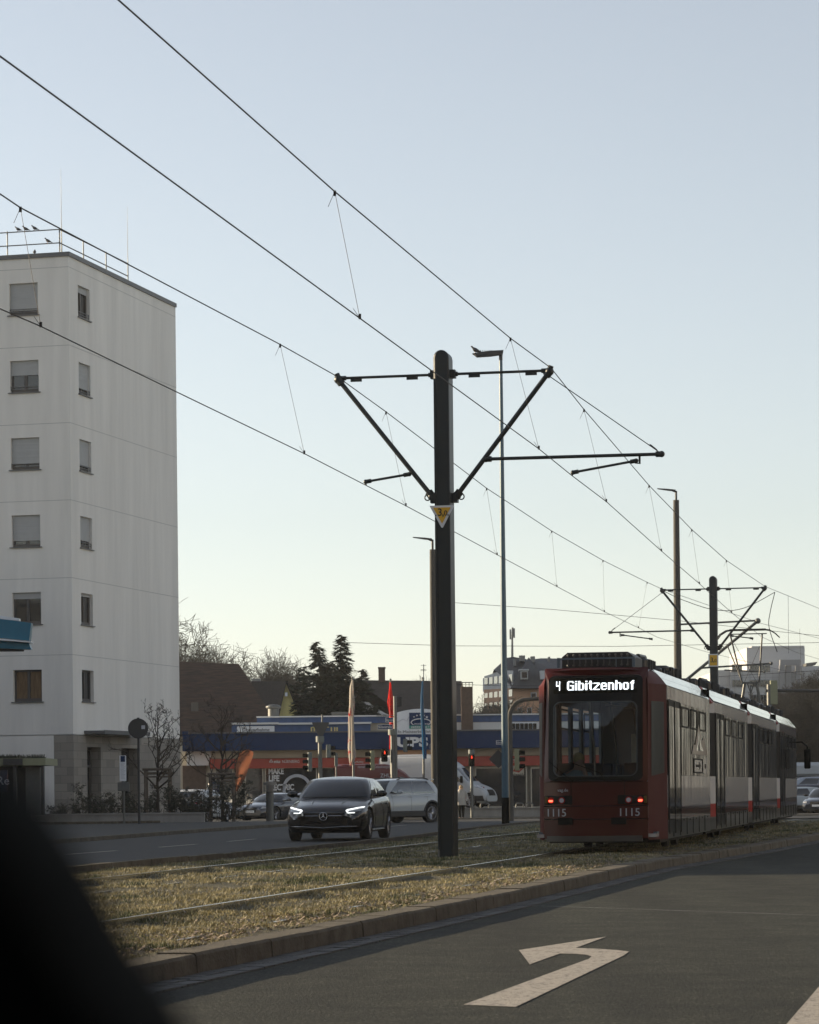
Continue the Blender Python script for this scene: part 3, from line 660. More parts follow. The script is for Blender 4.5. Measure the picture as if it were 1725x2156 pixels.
# ------------------------------------------------------------------ catenary masts
MRZ = -math.atan2(.1871, .9823)
def mast(label, X, Y, mir, tri):
    t = thing('overhead_line_mast', label, 'mast', (X, Y, gz(Y)), MRZ, 'dark masts carrying the tram wires')
    H, w, d = 8.78 - gz(Y), .135, .20
    p = MB(); rings = []
    def outline(s): return [(-w * s, -d), (-w * s + .03, -d - .02), (w * s - .03, -d - .02), (w * s, -d), (w * s, d), (w * s - .03, d + .02), (-w * s + .03, d + .02), (-w * s, d)]
    for z, s in [(-.3, 1.08), (.0, 1.08), (H * .5, 1.0), (H - w, 1.0)] + [(H - w + w * math.sin(a), max(.25, math.cos(a))) for a in (R(25), R(45), R(62), R(76))]:
        rings.append([(x, y, z) for x, y in outline(s)])
    p.loft(rings)
    for s in (-1, 1): p.box(s * (w - .018), -d - .025, H / 2 - .2, .03, .02, H - .6)
    child('pole', p, M['mast'], t)
    def arm(name, pts, r, ends=True):
        b = MB(); b.tube(pts, r, 10)
        if ends:
            for e, o in ((pts[0], pts[1]), (pts[-1], pts[-2])):
                e, o = Vector(e), Vector(o); dd = (o - e).normalized(); b.tube([e, e + dd * .10], r * 1.7, 8); b.sphere(e, r * 1.9, r * 1.9, r * 1.9, 8, 6)
        child(name, b, M['mast'], t)
    for s in (-1, 1):
        arm('tie_rod', [(s * .16, 0, 8.38), (s * 1.83, 0, 8.38)], .024)
        arm('strut', [(s * 1.87, 0, 8.36), (s * .22, 0, 6.26)], .042)
        for nm, f_ in (('tie_bracket', lambda b: b.box(s * .17, 0, 8.38, .10, .16, .14)), ('strut_bracket', lambda b: b.box(s * .18, 0, 6.22, .12, .16, .16)),
                       ('eye_ring', lambda b: b.tube([(s * .30 + .05 * math.cos(a), 0, 6.24 + .05 * math.sin(a)) for a in [i * .6981 for i in range(10)]], .012, 5)),
                       ('insulator', lambda b: b.box(s * .55, 0, 8.335, .20, .03, .05)), ('insulator', lambda b: b.box(s * 1.55, 0, 8.335, .20, .03, .05)), ('tip_clamp', lambda b: b.tube([(s * 1.86, 0, 8.36), (s * 1.90, 0, 8.46)], .05, 8))):
            b = MB(); f_(b); child(nm, b, M['mast'], t)
    m = -1 if mir else 1
    arm('registration_arm', [(-m * .62, 0, 6.66), (-m * 1.40, 0, 6.55)], .022)
    b = MB(); b.tube([(-m * 1.40, 0, 6.55), (-m * 1.40, 0, 6.49)], .02, 6); child('wire_clamp', b, M['mast'], t)
    arm('cross_arm', [(m * .74, 0, 6.88), (m * 3.80, 0, 6.87)], .030)
    arm('registration_arm', [(m * 3.36, 0, 6.77), (m * 2.26, 0, 6.60)], .022)
    b = MB(); b.tube([(m * 3.42, 0, 6.87), (m * 3.42, 0, 6.72), (m * 3.34, 0, 6.74)], .022, 6); b.tube([(m * 2.26, 0, 6.60), (m * 2.24, 0, 6.55)], .02, 6); child('wire_clamp', b, M['mast'], t)
    b = MB(); b.tube([(m * 1.87, 0, 8.28), (m * 3.74, 0, 6.92)], .009, 6); b.tube([(m * 3.6, 0, 7.04), (m * 3.72, 0, 6.94)], .016, 6); child('guy_wire', b, M['mast'], t)
    if tri:
        b = MB(); b.prism([(-.215, 6.07), (.215, 6.07), (.215, 6.06), (.012, 5.685), (-.012, 5.685), (-.215, 6.06)], -.262, -.252); s = child('speed_sign', b, M['signw'], t)
        b = MB(); b.prism([(-.155, 6.035), (.155, 6.035), (0, 5.755)], -.268, -.264); child('plate', b, M['signy'], s)
        b = MB(); 
        for q in (-.11, .11): b.cyl((q, -.27, 5.90), .012, .01, 8, 0, 'Y')
        child('bolts', b, M['black'], s)
        txt('3', .13, (-.036, -.271, 5.89), M['letterb'], s, bold=.012, world=False); txt(',', .13, (.018, -.271, 5.89), M['letterb'], s, bold=.012, world=False); txt('0', .09, (.066, -.271, 5.892), M['letterb'], s, bold=.012, world=False)
    else:
        b = MB(); b.box(0, -.257, 5.77, .36, .01, .46, bev=.004); s = child('speed_sign', b, M['signw'], t)
        b = MB(); b.box(0, -.266, 5.77, .27, .004, .38); child('plate', b, M['signy'], s)
        txt('3', .17, (-.055, -.272, 5.70), M['letterb'], s, bold=.012, world=False); txt(',', .17, (.012, -.272, 5.70), M['letterb'], s, bold=.012, world=False); txt('0', .12, (.078, -.272, 5.70), M['letterb'], s, bold=.012, world=False)
    return t
m1x = at(944, 1800, 50.6).x; m2x = at(1505, 1500, 105.5).x
mast('near dark green mast with round top and triangular yellow speed sign', m1x, 50.6, False, True)
mast('smaller distant dark mast with square yellow speed sign behind the red tram', m2x, 105.5, True, False)

# ------------------------------------------------------------------ overhead lines
def solve(px, py, zf):
    D = 50.0
    for _ in range(30):
        dz = (at(px, py, 1).z - EYE); D = (zf(D) - EYE) / dz
    return D
LZ = lambda D: 6.50; RZ = lambda D: 6.60 - .016 * max(0, D - 50.6)
def line(label, drops, pre, post, zf, cpre, cpost, tipA, tipB):
    t = thing('overhead_line', label, 'overhead wires', cpre[0], 0, 'tram overhead wires')
    mp, cp = [], []
    dr = []
    for (mx, my), (cx_, cy_) in drops:
        D = solve(cx_, cy_, zf); dr.append((at(mx, my, D), at(cx_, cy_, D)))
    mp = [Vector(p) for p in pre] + [d[0] for d in dr]; mp += [tipA, tipB] + [Vector(p) for p in post]
    mp.sort(key=lambda v: v.y)
    cp = [Vector(p) for p in cpre] + [d[1] for d in dr] + [Vector(p) for p in cpost]; cp.sort(key=lambda v: v.y)
    def dens(P):
        out = []
        for i in range(len(P) - 1):
            for k in range(4): out.append(P[i].lerp(P[i + 1], k / 4))
        return out + [P[-1]]
    b = MB(); b.tube(dens(mp), .0085, 6); child('messenger_wire', b, M['wire'], t, world=True)
    b = MB(); b.tube(dens(cp), .0075, 6); child('contact_wire', b, M['wire'], t, world=True)
    for a, c in dr:
        b = MB(); b.tube([a, c], .0032, 5); b.box(a.x, a.y, a.z - .02, .03, .03, .06); b.box(c.x, c.y, c.z + .02, .03, .03, .06)
        for p, s, k in ((a, -1, .09), (c, 1, .06)):
            b.tube([p + Vector((-.04 * (1 - math.cos(q)) , 0, s * (k + k * math.cos(q + math.pi)) )) for q in np.linspace(0, 6.28, 12)], .003, 4)
        child('dropper', b, M['wire'], t, world=True)
    return t
def M1(l, z): return Vector((m1x, 50.6, 0)) + TR_L * l + Vector((0, 0, z))
def M2(l, z): return Vector((m2x, 105.5, gz(105.5))) + TR_L * l + Vector((0, 0, z))
line('pair of tram wires over the left track, passing behind the near mast',
     [((43, 437), (86, 687)), ((590, 725), (641, 955)), ((813, 867), (855, 1065)), ((1025, 1028), (1047, 1168)), ((1162, 1118), (1173, 1235)), ((1270, 1180), (1273, 1288)), ((1363, 1226), (1345, 1322))],
     [at(0, 408, 32), Vector((-8.4, 12, 8.0))], [at(1601, 1312, 124), at(1760, 1353, 150)], LZ,
     [at(0, 650, 32.3), Vector((-8.73, 12, 6.5))], [M1(-1.40, 6.49), at(1385, 1342, 104.5), at(1493, 1374, 120), at(1725, 1430, 150)], M1(-1.90, 8.42), M2(-1.88, 8.42))
ol = line('pair of tram wires over the right track, crossing in front of the near mast',
     [((705, 403), (758, 670)), ((1075, 712), (1135, 945)), ((1230, 862), (1277, 1056)), ((1367, 1022), (1393, 1160)), ((1457, 1115), (1473, 1229)), ((1530, 1180), (1541, 1290))],
     [at(250, 0, 25), Vector((-5.15, 12, 8.1))], [at(1725, 1281, 128), at(1800, 1310, 145)], RZ,
     [at(0, 118, 21.4), Vector((-5.03, 12, 6.6))], [M1(2.24, 6.55), at(1604, 1341, 104), at(1678, 1374, 125), at(1760, 1398, 150)], M1(1.90, 8.42), M2(1.88, 8.42))
def loose(name, parent, px, D, r=.008):
    b = MB(); P = [at(x, y, D) for x, y in px]; Q = []
    for i in range(len(P) - 1):
        for k in range(6):
            u = k / 6; p0, p1, p2, p3 = P[max(i - 1, 0)], P[i], P[i + 1], P[min(i + 2, len(P) - 1)]
            Q.append(.5 * ((2 * p1) + (p2 - p0) * u + (2 * p0 - 5 * p1 + 4 * p2 - p3) * u * u + (3 * p1 - p0 - 3 * p2 + p3) * u ** 3))
    b.tube(Q + [P[-1]], r, 5); return child(name, b, M['wire'], parent, world=True)
loose('jumper_cable', ol, [(1395, 1243), (1440, 1264), (1505, 1284), (1565, 1281), (1632, 1247)], 104, .012)
loose('jumper_cable', ol, [(1632, 1247), (1622, 1290), (1620, 1322), (1637, 1373)], 106, .014)
loose('jumper_cable', ol, [(1660, 1253), (1661, 1376)], 108, .006); loose('jumper_cable', ol, [(1684, 1324), (1688, 1430)], 128, .006)
for i, (P, lb) in enumerate((([(700, 1352), (960, 1360), (1300, 1361), (1725, 1353)], 'thin span wire crossing the sky just above the rooftops'), ([(957, 1269), (1160, 1283), (1420, 1306), (1640, 1330), (1760, 1342)], 'thin span wire sloping down to the right behind the mast'),
                            ([(957, 1441), (1060, 1444), (1180, 1444)], 'thin span wire low over the shop chimney'), ([(1510, 1425), (1725, 1412)], 'thin wire crossing in front of the grey office block'))):
    b = MB(); D = 138 + i * 2; b.tube([at(x, y, D) for x, y in P], .011, 5); solo('span_wire', b, M['wire'], lb, 'wire', 'thin wires across the sky')
# concrete poles with a lamp on top
def cpole(label, px, ptop, D, w0, w1, cant=False, arm=1):
    X = at(px, ptop, D).x; H = at(px, ptop, D).z - gz(D); t = thing('concrete_pole', label, 'pole', (X, D, gz(D)), MRZ, 'concrete poles with a small lamp on top')
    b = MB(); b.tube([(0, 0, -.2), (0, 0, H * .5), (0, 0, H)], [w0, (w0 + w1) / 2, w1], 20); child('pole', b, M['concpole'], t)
    b = MB(); b.tube([(0, 0, H), (0, 0, H + .40)], .05, 8); b.tube([(0, 0, H + .36), (-.15, 0, H + .42)], .045, 8); child('lamp_bracket', b, M['dark'], t)
    b = MB(); b.loft([[(-.02, -.08, H + .38), (-.02, .08, H + .38), (-.02, .08, H + .45), (-.02, -.08, H + .45)], [(-.35, -.13, H + .42), (-.35, .13, H + .42), (-.35, .13, H + .49), (-.35, -.13, H + .49)], [(-.8, -.09, H + .50), (-.8, .09, H + .50), (-.8, .09, H + .53), (-.8, -.09, H + .53)]])
    child('lamp_head', b, M['dark'], t)
    if cant:
        zt = at(px, 1315, D).z - gz(D)
        for nm, p, r in (('tie_rod', [(.1, 0, zt), (3.45, 0, zt + .1)], .04), ('strut', [(.1, 0, zt - 2.6), (3.45, 0, zt + .08)], .065), ('cross_arm', [(.9, 0, zt - 1.9), (4.0, 0, zt - 1.75)], .04), ('registration_arm', [(2.0, 0, zt - 2.0), (3.7, 0, zt - 2.1)], .03)):
            b = MB(); b.tube(p, r, 8); b.sphere(p[1], r * 2, r * 2, r * 2, 6, 5); child(nm, b, M['galv'], t)
cpole('tall grey concrete pole with small lamp rising behind the red tram', 1424, 1053, 125, .20, .125, True)
cpole('grey concrete pole with small lamp, mostly hidden behind the near dark mast', 911, 1157, 118, .16, .12)
# tall blue lamp post with pigeon
D = 94; X = at(1065, 1733, D).x; t = thing('street_lamp', 'very tall slim blue lamp post with a flat lamp head and a pigeon on it', 'street lamp', (X, D, 0), MRZ * .3)
H = at(1061, 752, D).z; b = MB(); b.tube([(0, 0, -.1), (0, 0, 6), (0, 0, H)], [.118, .095, .055], 16); child('pole', b, M['bluepole'], t)
b = MB(); b.tube([(0, 0, -.1), (0, 0, .85)], .124, 16); child('pole_base', b, M['black'], t)
b = MB(); b.tube([(0, 0, H - .1), (0, 0, H + .12)], .06, 8); child('lamp_bracket', b, M['dark'], t)
b = MB(); b.loft([[(.06, -.1, H + .08), (.06, .1, H + .08), (.09, .1, H + .22), (.09, -.1, H + .22)], [(-.35, -.14, H + .04), (-.35, .14, H + .04), (-.35, .14, H + .20), (-.35, -.14, H + .20)], [(-.78, -.13, H + .02), (-.78, .13, H + .02), (-.85, .12, H + .14), (-.85, -.12, H + .14)], [(-.85, -.06, H + .07), (-.85, .06, H + .07), (-.93, .05, H + .13), (-.93, -.05, H + .13)]])
child('lamp_head', b, M['dark'], t)
b = MB()
for k in range(6): b.box(-.30 - k * .07, 0, H + .215, .02, .2, .03)
child('cooling_fins', b, M['dark'], t)
pigeon(Vector((X - .82, D, H + .14)), R(195), 'dark pigeon perched on the head of the tall blue street lamp', 1.0)

# ------------------------------------------------------------------ traffic lights, signs
def signal_head(parent, x, y, z, face, lens=3, red=False, mat='galv', kind='traffic'):
    """face: local rotation the lenses point to"""
    h = .30 * lens + .06; Rm = Matrix.Translation((x, y, z)) @ Matrix.Rotation(face, 4, 'Z')
    b = MB(); b.xf = Rm; b.box(0, 0, 0, .30, .20, h, bev=.03); o = child('signal_head', b, M[mat], parent)
    for k in range(lens):
        zz = h / 2 - .18 - k * .30; v = MB(); v.xf = Rm
        v.loft([[(math.cos(a) * .115, yy, zz + math.sin(a) * .115) for a in np.linspace(R(-40), R(220), 14)] for yy in (-.10, -.34)], closed=False, caps=False, sm=True)
        v.cyl((0, -.105, zz), .10, .012, 16, 0, 'Y'); child('visor', v, M['black'], o)
        if red and k == 0:
            v = MB(); v.xf = Rm
            v.tube([(0, -.12, zz + .06), (0, -.12, zz + .035)], .02, 8); v.box(0, -.12, zz - .01, .06, .01, .06); v.box(-.018, -.12, zz - .065, .02, .01, .07); v.box(.018, -.12, zz - .065, .02, .01, .07)
            child('red_man', v, M['redlamp'], o)
    return o
M['sigback'] = pm('signal_back', (.22, .23, .14), .6, var=.08); M['signal'] = pm('signal_grey', (.13, .15, .14), .6, var=.08)
def spole(label, px, ytop, D, r, heads, extra=None, cap=True, ybot=None, group='traffic signal posts'):
    X = at(px, ytop, D).x; z0 = gz(D) + (.08 if D > 146 else 0); H = at(px, ytop, D).z - z0
    t = thing('traffic_light', label, 'traffic light', (X, D, z0), 0, group); b = MB(); b.tube([(0, 0, -.05), (0, 0, H)], [r * 1.1, r], 12); child('pole', b, M['galv'], t)
    if cap: b = MB(); b.tube([(0, 0, H - .02), (0, 0, H + .28)], r * 2.1, 14); child('detector_cap', b, M['signal'], t)
    for (dx, py, face, n, red, mt) in heads: signal_head(t, dx, -.02, at(px, py, D).z - z0, face, n, red, mt)
    return t, H, z0
t, H, z0 = spole('grey signal post with black backs and an upside-down triangular sign on top', 674, 1556 + 6, 144, .10, [(-.52, 1604, R(-80), 3, False, 'signal'), (.42, 1582, R(100), 2, False, 'signal')])
b = MB(); b.tube([(.12, 0, H - .1), (.12, 0, H + 1.35)], .045, 8); s = child('sign_post', b, M['galv'], t)
b = MB(); zc = at(674, 1521, 144).z - z0; b.prism([(-.45, zc), (.45, zc), (.47, zc - .04), (.04, zc - .82), (-.04, zc - .82), (-.47, zc - .04)], -.10, -.08); b2 = child('yield_sign', b, M['dark'], t); b2.rotation_euler = (0, 0, R(28))
t, H, z0 = spole('grey post carrying street name plates and a red pedestrian light before the red van', 827, 1547, 143.5, .11, [(-1.02, 1601, R(-82), 3, False, 'sigback'), (-.42, 1590.0, R(10), 2, True, 'black'), (.62, 1570, R(85), 2, False, 'signal')])
b = MB(); b.tube([(.14, .0, .5), (.14, 0, H + 1.9)], .09, 10); child('sign_post', b, M['galv'], t)
def plate(s, x0, y0, x1, y1, D, par, fg, bgm, hfac=.62, front=None, world=True):
    b = MB(); pbox(b, x0, y0, x1, y1, D, .03); o = child('street_name_plate', b, M[fg], par, world=True)
    b = MB(); pbox(b, x0 + .8, y0 + .8, x1 - .8, y1 - .8, D - .006, .01); child('plate_face', b, M[bgm], o, world=True)
    c = at((x0 + x1) / 2, y1 - (y1 - y0) * .25, D - .02); w = at(x1, y0, D).x - at(x0, y0, D).x
    txt(s, (at(x0, y0, D).z - at(x0, y1, D).z) * hfac, c, M[fg], o, width=w * .88, bold=.01)
plate('Kilianstraße', 795.5, 1525.5, 827.0, 1536, 143.0, t, 'letter', 'blue', .55)
plate('Elbinger Straße', 812, 1511, 829, 1521, 143.1, t, 'letter', 'blue', .5)
b = MB(); b.box(-.3, .06, H + .95, 1.0, .03, .03); child('plate_bracket', b, M['galv'], t)
t, H, z0 = spole('slim grey post with a small red pedestrian light right of the woman', 993, 1590, 147, .075, [(0, 1600, R(5), 2, True, 'black')])
# curved signal mast behind the blue lamp, arm going right
D = 128; X = at(1076, 1700, D).x; zb = gz(D); t = thing('traffic_light', 'curved arm signal mast rising beside the blue lamp post and arching right', 'traffic light', (X, D, zb), 0, 'traffic signal posts')
P = [(0, 0, -.05)] + [tuple(at(x, y, D) - Vector((X, D, zb))) for x, y in ((1073.5, 1515), (1074, 1502), (1079, 1489), (1088, 1479), (1102, 1473.5), (1128, 1471.5), (1190, 1471))]
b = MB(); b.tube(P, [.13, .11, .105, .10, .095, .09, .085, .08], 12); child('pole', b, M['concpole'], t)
signal_head(t, .30, -.05, at(1086, 1600, D).z - zb, R(80), 3, False, 'sigback')
plate('Kilianstraße', 1045, 1559, 1062, 1567.5, 127.9, t, 'letter', 'blue', .5)
b = MB(); zc = at(1050, 1598, D).z - zb; xc = at(1050, 1598, D).x - X; b.prism([(xc - .42, zc), (xc, zc + .42), (xc + .42, zc), (xc, zc - .42)], .3, .32); b.box(xc + .35, .33, zc, .8, .03, .04); child('diamond_sign', b, M['dark'], t)
# far right horizontal gantry
D = 150; X = at(1621, 1500, D).x; t = thing('signal_gantry', 'horizontal grey signal arm on a post in front of the office block', 'gantry', (X, D, -.4), 0)
b = MB(); zt = at(1621, 1441, D).z + .4; b.tube([(0, 0, 0), (0, 0, zt)], .14, 10); child('pole', b, M['galv'], t)
b = MB(); za = at(1621, 1454, D).z + .4; b.tube([(-.2, 0, za), (6.0, 0, za - .1)], .085, 8); child('arm', b, M['dark'], t)
b = MB(); b.box(.22, -.05, za - .1, .38, .2, 1.25, bev=.03); child('signal_head', b, M['sigback'], t)
# round sign seen from behind, bus stop style sign, bollard light
D = 96; X = at(293, 1700, D).x; t = thing('round_traffic_sign', 'round traffic sign seen from behind on a tall post by the low wall', 'traffic sign', (X, D, .1))
zc = at(293, 1534, D).z - .1; b = MB(); b.tube([(0, 0, 0), (0, 0, zc + .36)], .042, 8); child('pole', b, M['dark'], t)
b = MB(); b.cyl((0, -.06, zc), .335, .02, 28, 0, 'Y'); child('sign_disc', b, M['dark'], t)
b = MB(); b.box(.17, -.075, zc + .04, .12, .004, .12); child('sticker', b, M['letterg'], t)
D = 97; X = at(261, 1700, D).x; t = thing('information_sign', 'narrow white information sign with blue symbol on a slim pale post', 'sign', (X, D, .1))
Z = lambda y: at(261, y, D).z - .1
b = MB(); b.tube([(0, .03, 0), (0, .03, Z(1592))], .035, 8); child('pole', b, M['galv'], t)
b = MB(); b.box(-.02, 0, (Z(1591) + Z(1645)) / 2, .22, .03, Z(1591) - Z(1645), bev=.01); s = child('panel', b, M['signw'], t)
b = MB(); zz = Z(1598); b.box(-.02, -.018, zz, .15, .004, .2); b2 = child('symbol', b, M['blue'], s)
b = MB()
for k in range(13): b.box(-.02 - .01 * (k % 3), -.018, Z(1607) - k * .042, .15 - .02 * (k % 3), .004, .014)
child('lettering', b, M['letterg'], s)
b = MB(); b.box(0, -.01, (Z(1647) + Z(1666)) / 2, .40, .05, Z(1647) - Z(1666), bev=.01); child('back_box', b, M['galv'], t)
D = 112; X = at(568.5, 1700, D).x; t = thing('bollard_light', 'steel bollard light with louvred head standing by the far road', 'bollard light', (X, D, gz(D)))
zt = at(568, 1648, D).z - gz(D); b = MB(); b.cyl((0, 0, zt * .39), .15, zt * .78, 16); child('post', b, M['galv'], t)
b = MB()
for k in range(5): b.cyl((0, 0, zt * .80 + k * .075), .27, .035, 18)
b.cyl((0, 0, zt * .9), .14, .4, 12); b.cyl((0, 0, zt - .04), .25, .10, 18); child('louvre_head', b, M['conc'], t)
# striped narrow pole sign edge-on
D = 146; X = at(708, 1600, D).x; t = thing('edge_on_sign', 'traffic sign seen edge-on on a thin post before the shop', 'traffic sign', (X, D, .0))
b = MB(); b.tube([(0, 0, -.3), (0, 0, at(708, 1585, D).z)], .04, 6); child('pole', b, M['galv'], t)
b = MB(); za, zb_ = at(708, 1587, D).z, at(708, 1614, D).z; b.box(0, -.06, (za + zb_) / 2, .16, .4, za - zb_, bev=.02); child('panel', b, M['signal'], t)

# ------------------------------------------------------------------ flags
def flag(label, px, ytop, ybot, D, poly, mats, seed, blotch=None):
    X = at(px, ytop, D).x; z0 = .1; t = thing('flagpole', label, 'flagpole', (X, D, z0), 0, 'flagpoles in front of the shop')
    b = MB(); b.tube([(0, 0, 0), (0, 0, at(px, ytop, D).z - z0)], [.075, .045], 10); b.sphere((0, 0, at(px, ytop, D).z - z0), .06, .06, .06, 8, 6); child('pole', b, M['galv'], t)
    r_ = random.Random(seed); rows = []
    for i in range(25):
        f = i / 24; y = ytop + 6 + (ybot - ytop - 6) * f; l = np.interp(f, [p[0] for p in poly], [p[1] for p in poly]); rgt = np.interp(f, [p[0] for p in poly], [p[2] for p in poly])
        row = []
        for j in range(13):
            g_ = j / 12; p = at(px + l + (rgt - l) * g_, y, D) - Vector((X, D, z0)); p.y += -.12 - .10 * math.sin(g_ * 11 + f * 5 + seed) * min(1, f * 4 + .2); row.append(p)
        rows.append(row)
    b = MB(); b.grid(rows); child('flag', b, mats, t, normals=False)
def cloth(name, c1, c2, th=(.5, .54), sc_=1.6):
    m = pm(name, c1, .8, var=0, col2=c2, scale=sc_, thresh=th); nt = m.node_tree; b = nt.nodes['Principled BSDF']
    tr = nt.nodes.new('ShaderNodeBsdfTranslucent'); mx = nt.nodes.new('ShaderNodeMixShader'); mx.inputs[0].default_value = .5
    nt.links.new(b.inputs['Base Color'].links[0].from_socket, tr.inputs[0]); nt.links.new(b.outputs[0], mx.inputs[1]); nt.links.new(tr.outputs[0], mx.inputs[2]); nt.links.new(mx.outputs[0], nt.nodes['Material Output'].inputs[0]); return m
flag('white and red flag hanging limp on a tall pole left of the red van', 742.5, 1427, 1612, 150, [(0, -2, 1), (.08, -6, 2), (.3, -7, 5), (.45, -9, 2), (.8, -10, 6), (.9, -8, 8), (1, -6, -2)], cloth('white_flag', (.48, .45, .40), (.5, .04, .03), (.56, .60)), 1)
flag('bright red flag hanging limp above the street name plates', 822.5, 1431, 1578, 150, [(0, -2, 1), (.12, -3, 3), (.3, -7, 6), (.42, -4, 7), (.6, -2, 8), (1, -3, 0)], cloth('red_flag', (.75, .03, .02), (.45, .02, .02)), 2)
flag('blue flag hanging limp beside the near mast', 890.5, 1428, 1598, 150, [(0, -2, 1), (.2, -5, 1), (.4, -5, 2), (.8, -2, 8), (1, 0, 8)], cloth('blue_flag', (.03, .12, .25), (.45, .2, .2), (.68, .72)), 3)
D = 150; X = at(511, 1640, D).x; t = thing('feather_flag', 'orange feather flag standing before the shop door', 'flag', (X, D, .1))
pl = [(583.6, 1665), (499, 1665), (495, 1613), (505, 1584), (519, 1577), (534, 1583), (530, 1600), (518, 1640), (503, 1668)]
pl = [(497, 1667), (495, 1613), (504, 1586), (519, 1577), (535.5, 1585), (529, 1602), (516, 1640), (499.5, 1667)]
b = MB(); rows = []
for i in range(20):
    f = i / 19; y = 1578 + (1666 - 1578) * f; l = np.interp(y, [1577, 1586, 1613, 1667], [517, 504.5, 495.5, 496.5]); r_ = np.interp(y, [1577, 1584, 1602, 1640, 1667], [521, 535, 529, 516, 499])
    rows.append([at(l + (r_ - l) * j / 6, y, D) - Vector((X, D, .1)) + Vector((0, .05 * math.sin(j + f * 6), 0)) for j in range(7)])
b.grid(rows); child('sail', b, cloth('orange_cloth', (.22, .085, .045), (.25, .10, .055)), t, normals=False)
b = MB(); b.tube([at(497, 1710, D) - Vector((X, D, .1)), at(495, 1613, D) - Vector((X, D, .1)), at(504, 1586, D) - Vector((X, D, .1)), at(519, 1577, D) - Vector((X, D, .1))], .03, 6); child('pole', b, M['black'], t)
# ------------------------------------------------------------------ tram
TRZ = MRZ
M['tramred'] = pm('tram_red', (.055, .004, .003), .30, var=.10, scale=1.2, coat=.25, spec=.35, bump=.01, bscale=2)
M['redmatt'] = pm('tram_red_matt', (.075, .006, .004), .5, var=.12, scale=1.5, spec=.08)
M['endwhite'] = pm('tram_end_white', (.52, .50, .47), .45, var=.08, scale=2, spec=.15)
M['endred'] = pm('tram_end_red', (.30, .02, .012), .45, var=.08, scale=2, spec=.15)
M['tramwhite'] = pm('tram_white', (.50, .49, .48), .14, var=.10, scale=3, coat=1.0, bump=.30, bscale=1.6, bstretch=(.9, .9, .03), stretch=(3, 3, .4))
M['tramside'] = pm('tram_grey_white', (.42, .40, .385), .2, var=.16, scale=3, coat=.35, bump=.30, bscale=1.6, bstretch=(.9, .9, .03), stretch=(3, 3, .4))
M['tramredside'] = pm('tram_red_side', (.11, .016, .012), .15, var=.10, coat=1.0, bump=.30, bscale=1.6, bstretch=(.9, .9, .03))
M['tramgrey'] = pm('tram_skirt', (.05, .05, .048), .3, var=.12, coat=.5, bump=.08, bscale=2.2, bstretch=(3.2, 3.2, .12))
M['tramglass'] = pm('tram_side_glass', (.006, .007, .008), .04, var=.2, spec=.5, coat=.0, bump=.55, bscale=1.6, bstretch=(1.1, 1.1, .03))
M['mask'] = pm('tram_black_mask', (.004, .005, .006), .35, var=.1, spec=.15)
M['trambelow'] = pm('underframe', (.012, .012, .012), .8, var=.2)
M['rglass'] = glass_mat('rear_glass', (.70, .78, .80), .90, .02)
M['interior'] = pm('tram_interior', (.10, .13, .15), .7, var=.15, scale=1)
M['pole_y'] = pm('grab_pole', (.42, .42, .40), .3, .5, var=.05)
M['led'] = pm('destination_led', (.8, .8, .8), .4, emit=(.88, .95, 1.0), es=1.3, var=.01)
M['redled'] = pm('tail_led', (.7, .05, .02), .4, emit=(1.0, .10, .05), es=2.0, var=.01)
tram = thing('tram', 'long red and white articulated tram seen from behind with lit destination display', 'tram', (T0.x, T0.y, 0), TRZ)
def lean(z): return .02 + max(0, z - 1.25) * .085 + max(0, z - 2.95) ** 1.3 * .55
def S(x, z, o=0.0):       # rear face surface, o metres outwards
    return Vector((x, lean(z) + .16 * (abs(x) / .92) ** 2.4 - o + .03, z))
def rear_patch(name, x0, x1, z0, z1, mat, o, par, corner=0.0, nx=14, nz=8, lab=None):
    b = MB(); P = []
    for i in range(nz + 1):
        z = z0 + (z1 - z0) * i / nz; dx = 0
        P.append([S(x0 + (x1 - x0) * j / nx, z, o) for j in range(nx + 1)])
    b.grid(P)
    # returned edges so that the panel has thickness
    E = P[0] + [r[-1] for r in P[1:]] + list(reversed(P[-1][:-1])) + [r[0] for r in reversed(P[1:-1])]
    b.loft([E, [p + Vector((0, o + .03, 0)) for p in E]], caps=False)
    return child(name, b, M[mat], par, lab)
def rrect(x0, x1, z0, z1, r, n=7):
    out = []
    for cx, cz, a in ((x1 - r, z1 - r, 0), (x0 + r, z1 - r, 90), (x0 + r, z0 + r, 180), (x1 - r, z0 + r, 270)):
        for k in range(n): t = R(a + 90 * k / (n - 1)); out.append((cx + r * math.cos(t), cz + r * math.sin(t)))
    return out
def ring(outer, inner, o, steps=4):
    b = MB(); L = []
    for k in range(steps + 1):
        f = k / steps; L.append([S(a[0] + (c[0] - a[0]) * f, a[1] + (c[1] - a[1]) * f, o) for a, c in zip(outer, inner)])
    b.loft(L, caps=False, sm=True); return b
def fill(outline, o, steps=6):
    cx = sum(p[0] for p in outline) / len(outline); cz = sum(p[1] for p in outline) / len(outline)
    return ring(outline, [(cx + (p[0] - cx) * .01, cz + (p[1] - cz) * .01) for p in outline], o, steps)
WB, WT = .92, 1.15; ZC = 2.97
rear = MB()
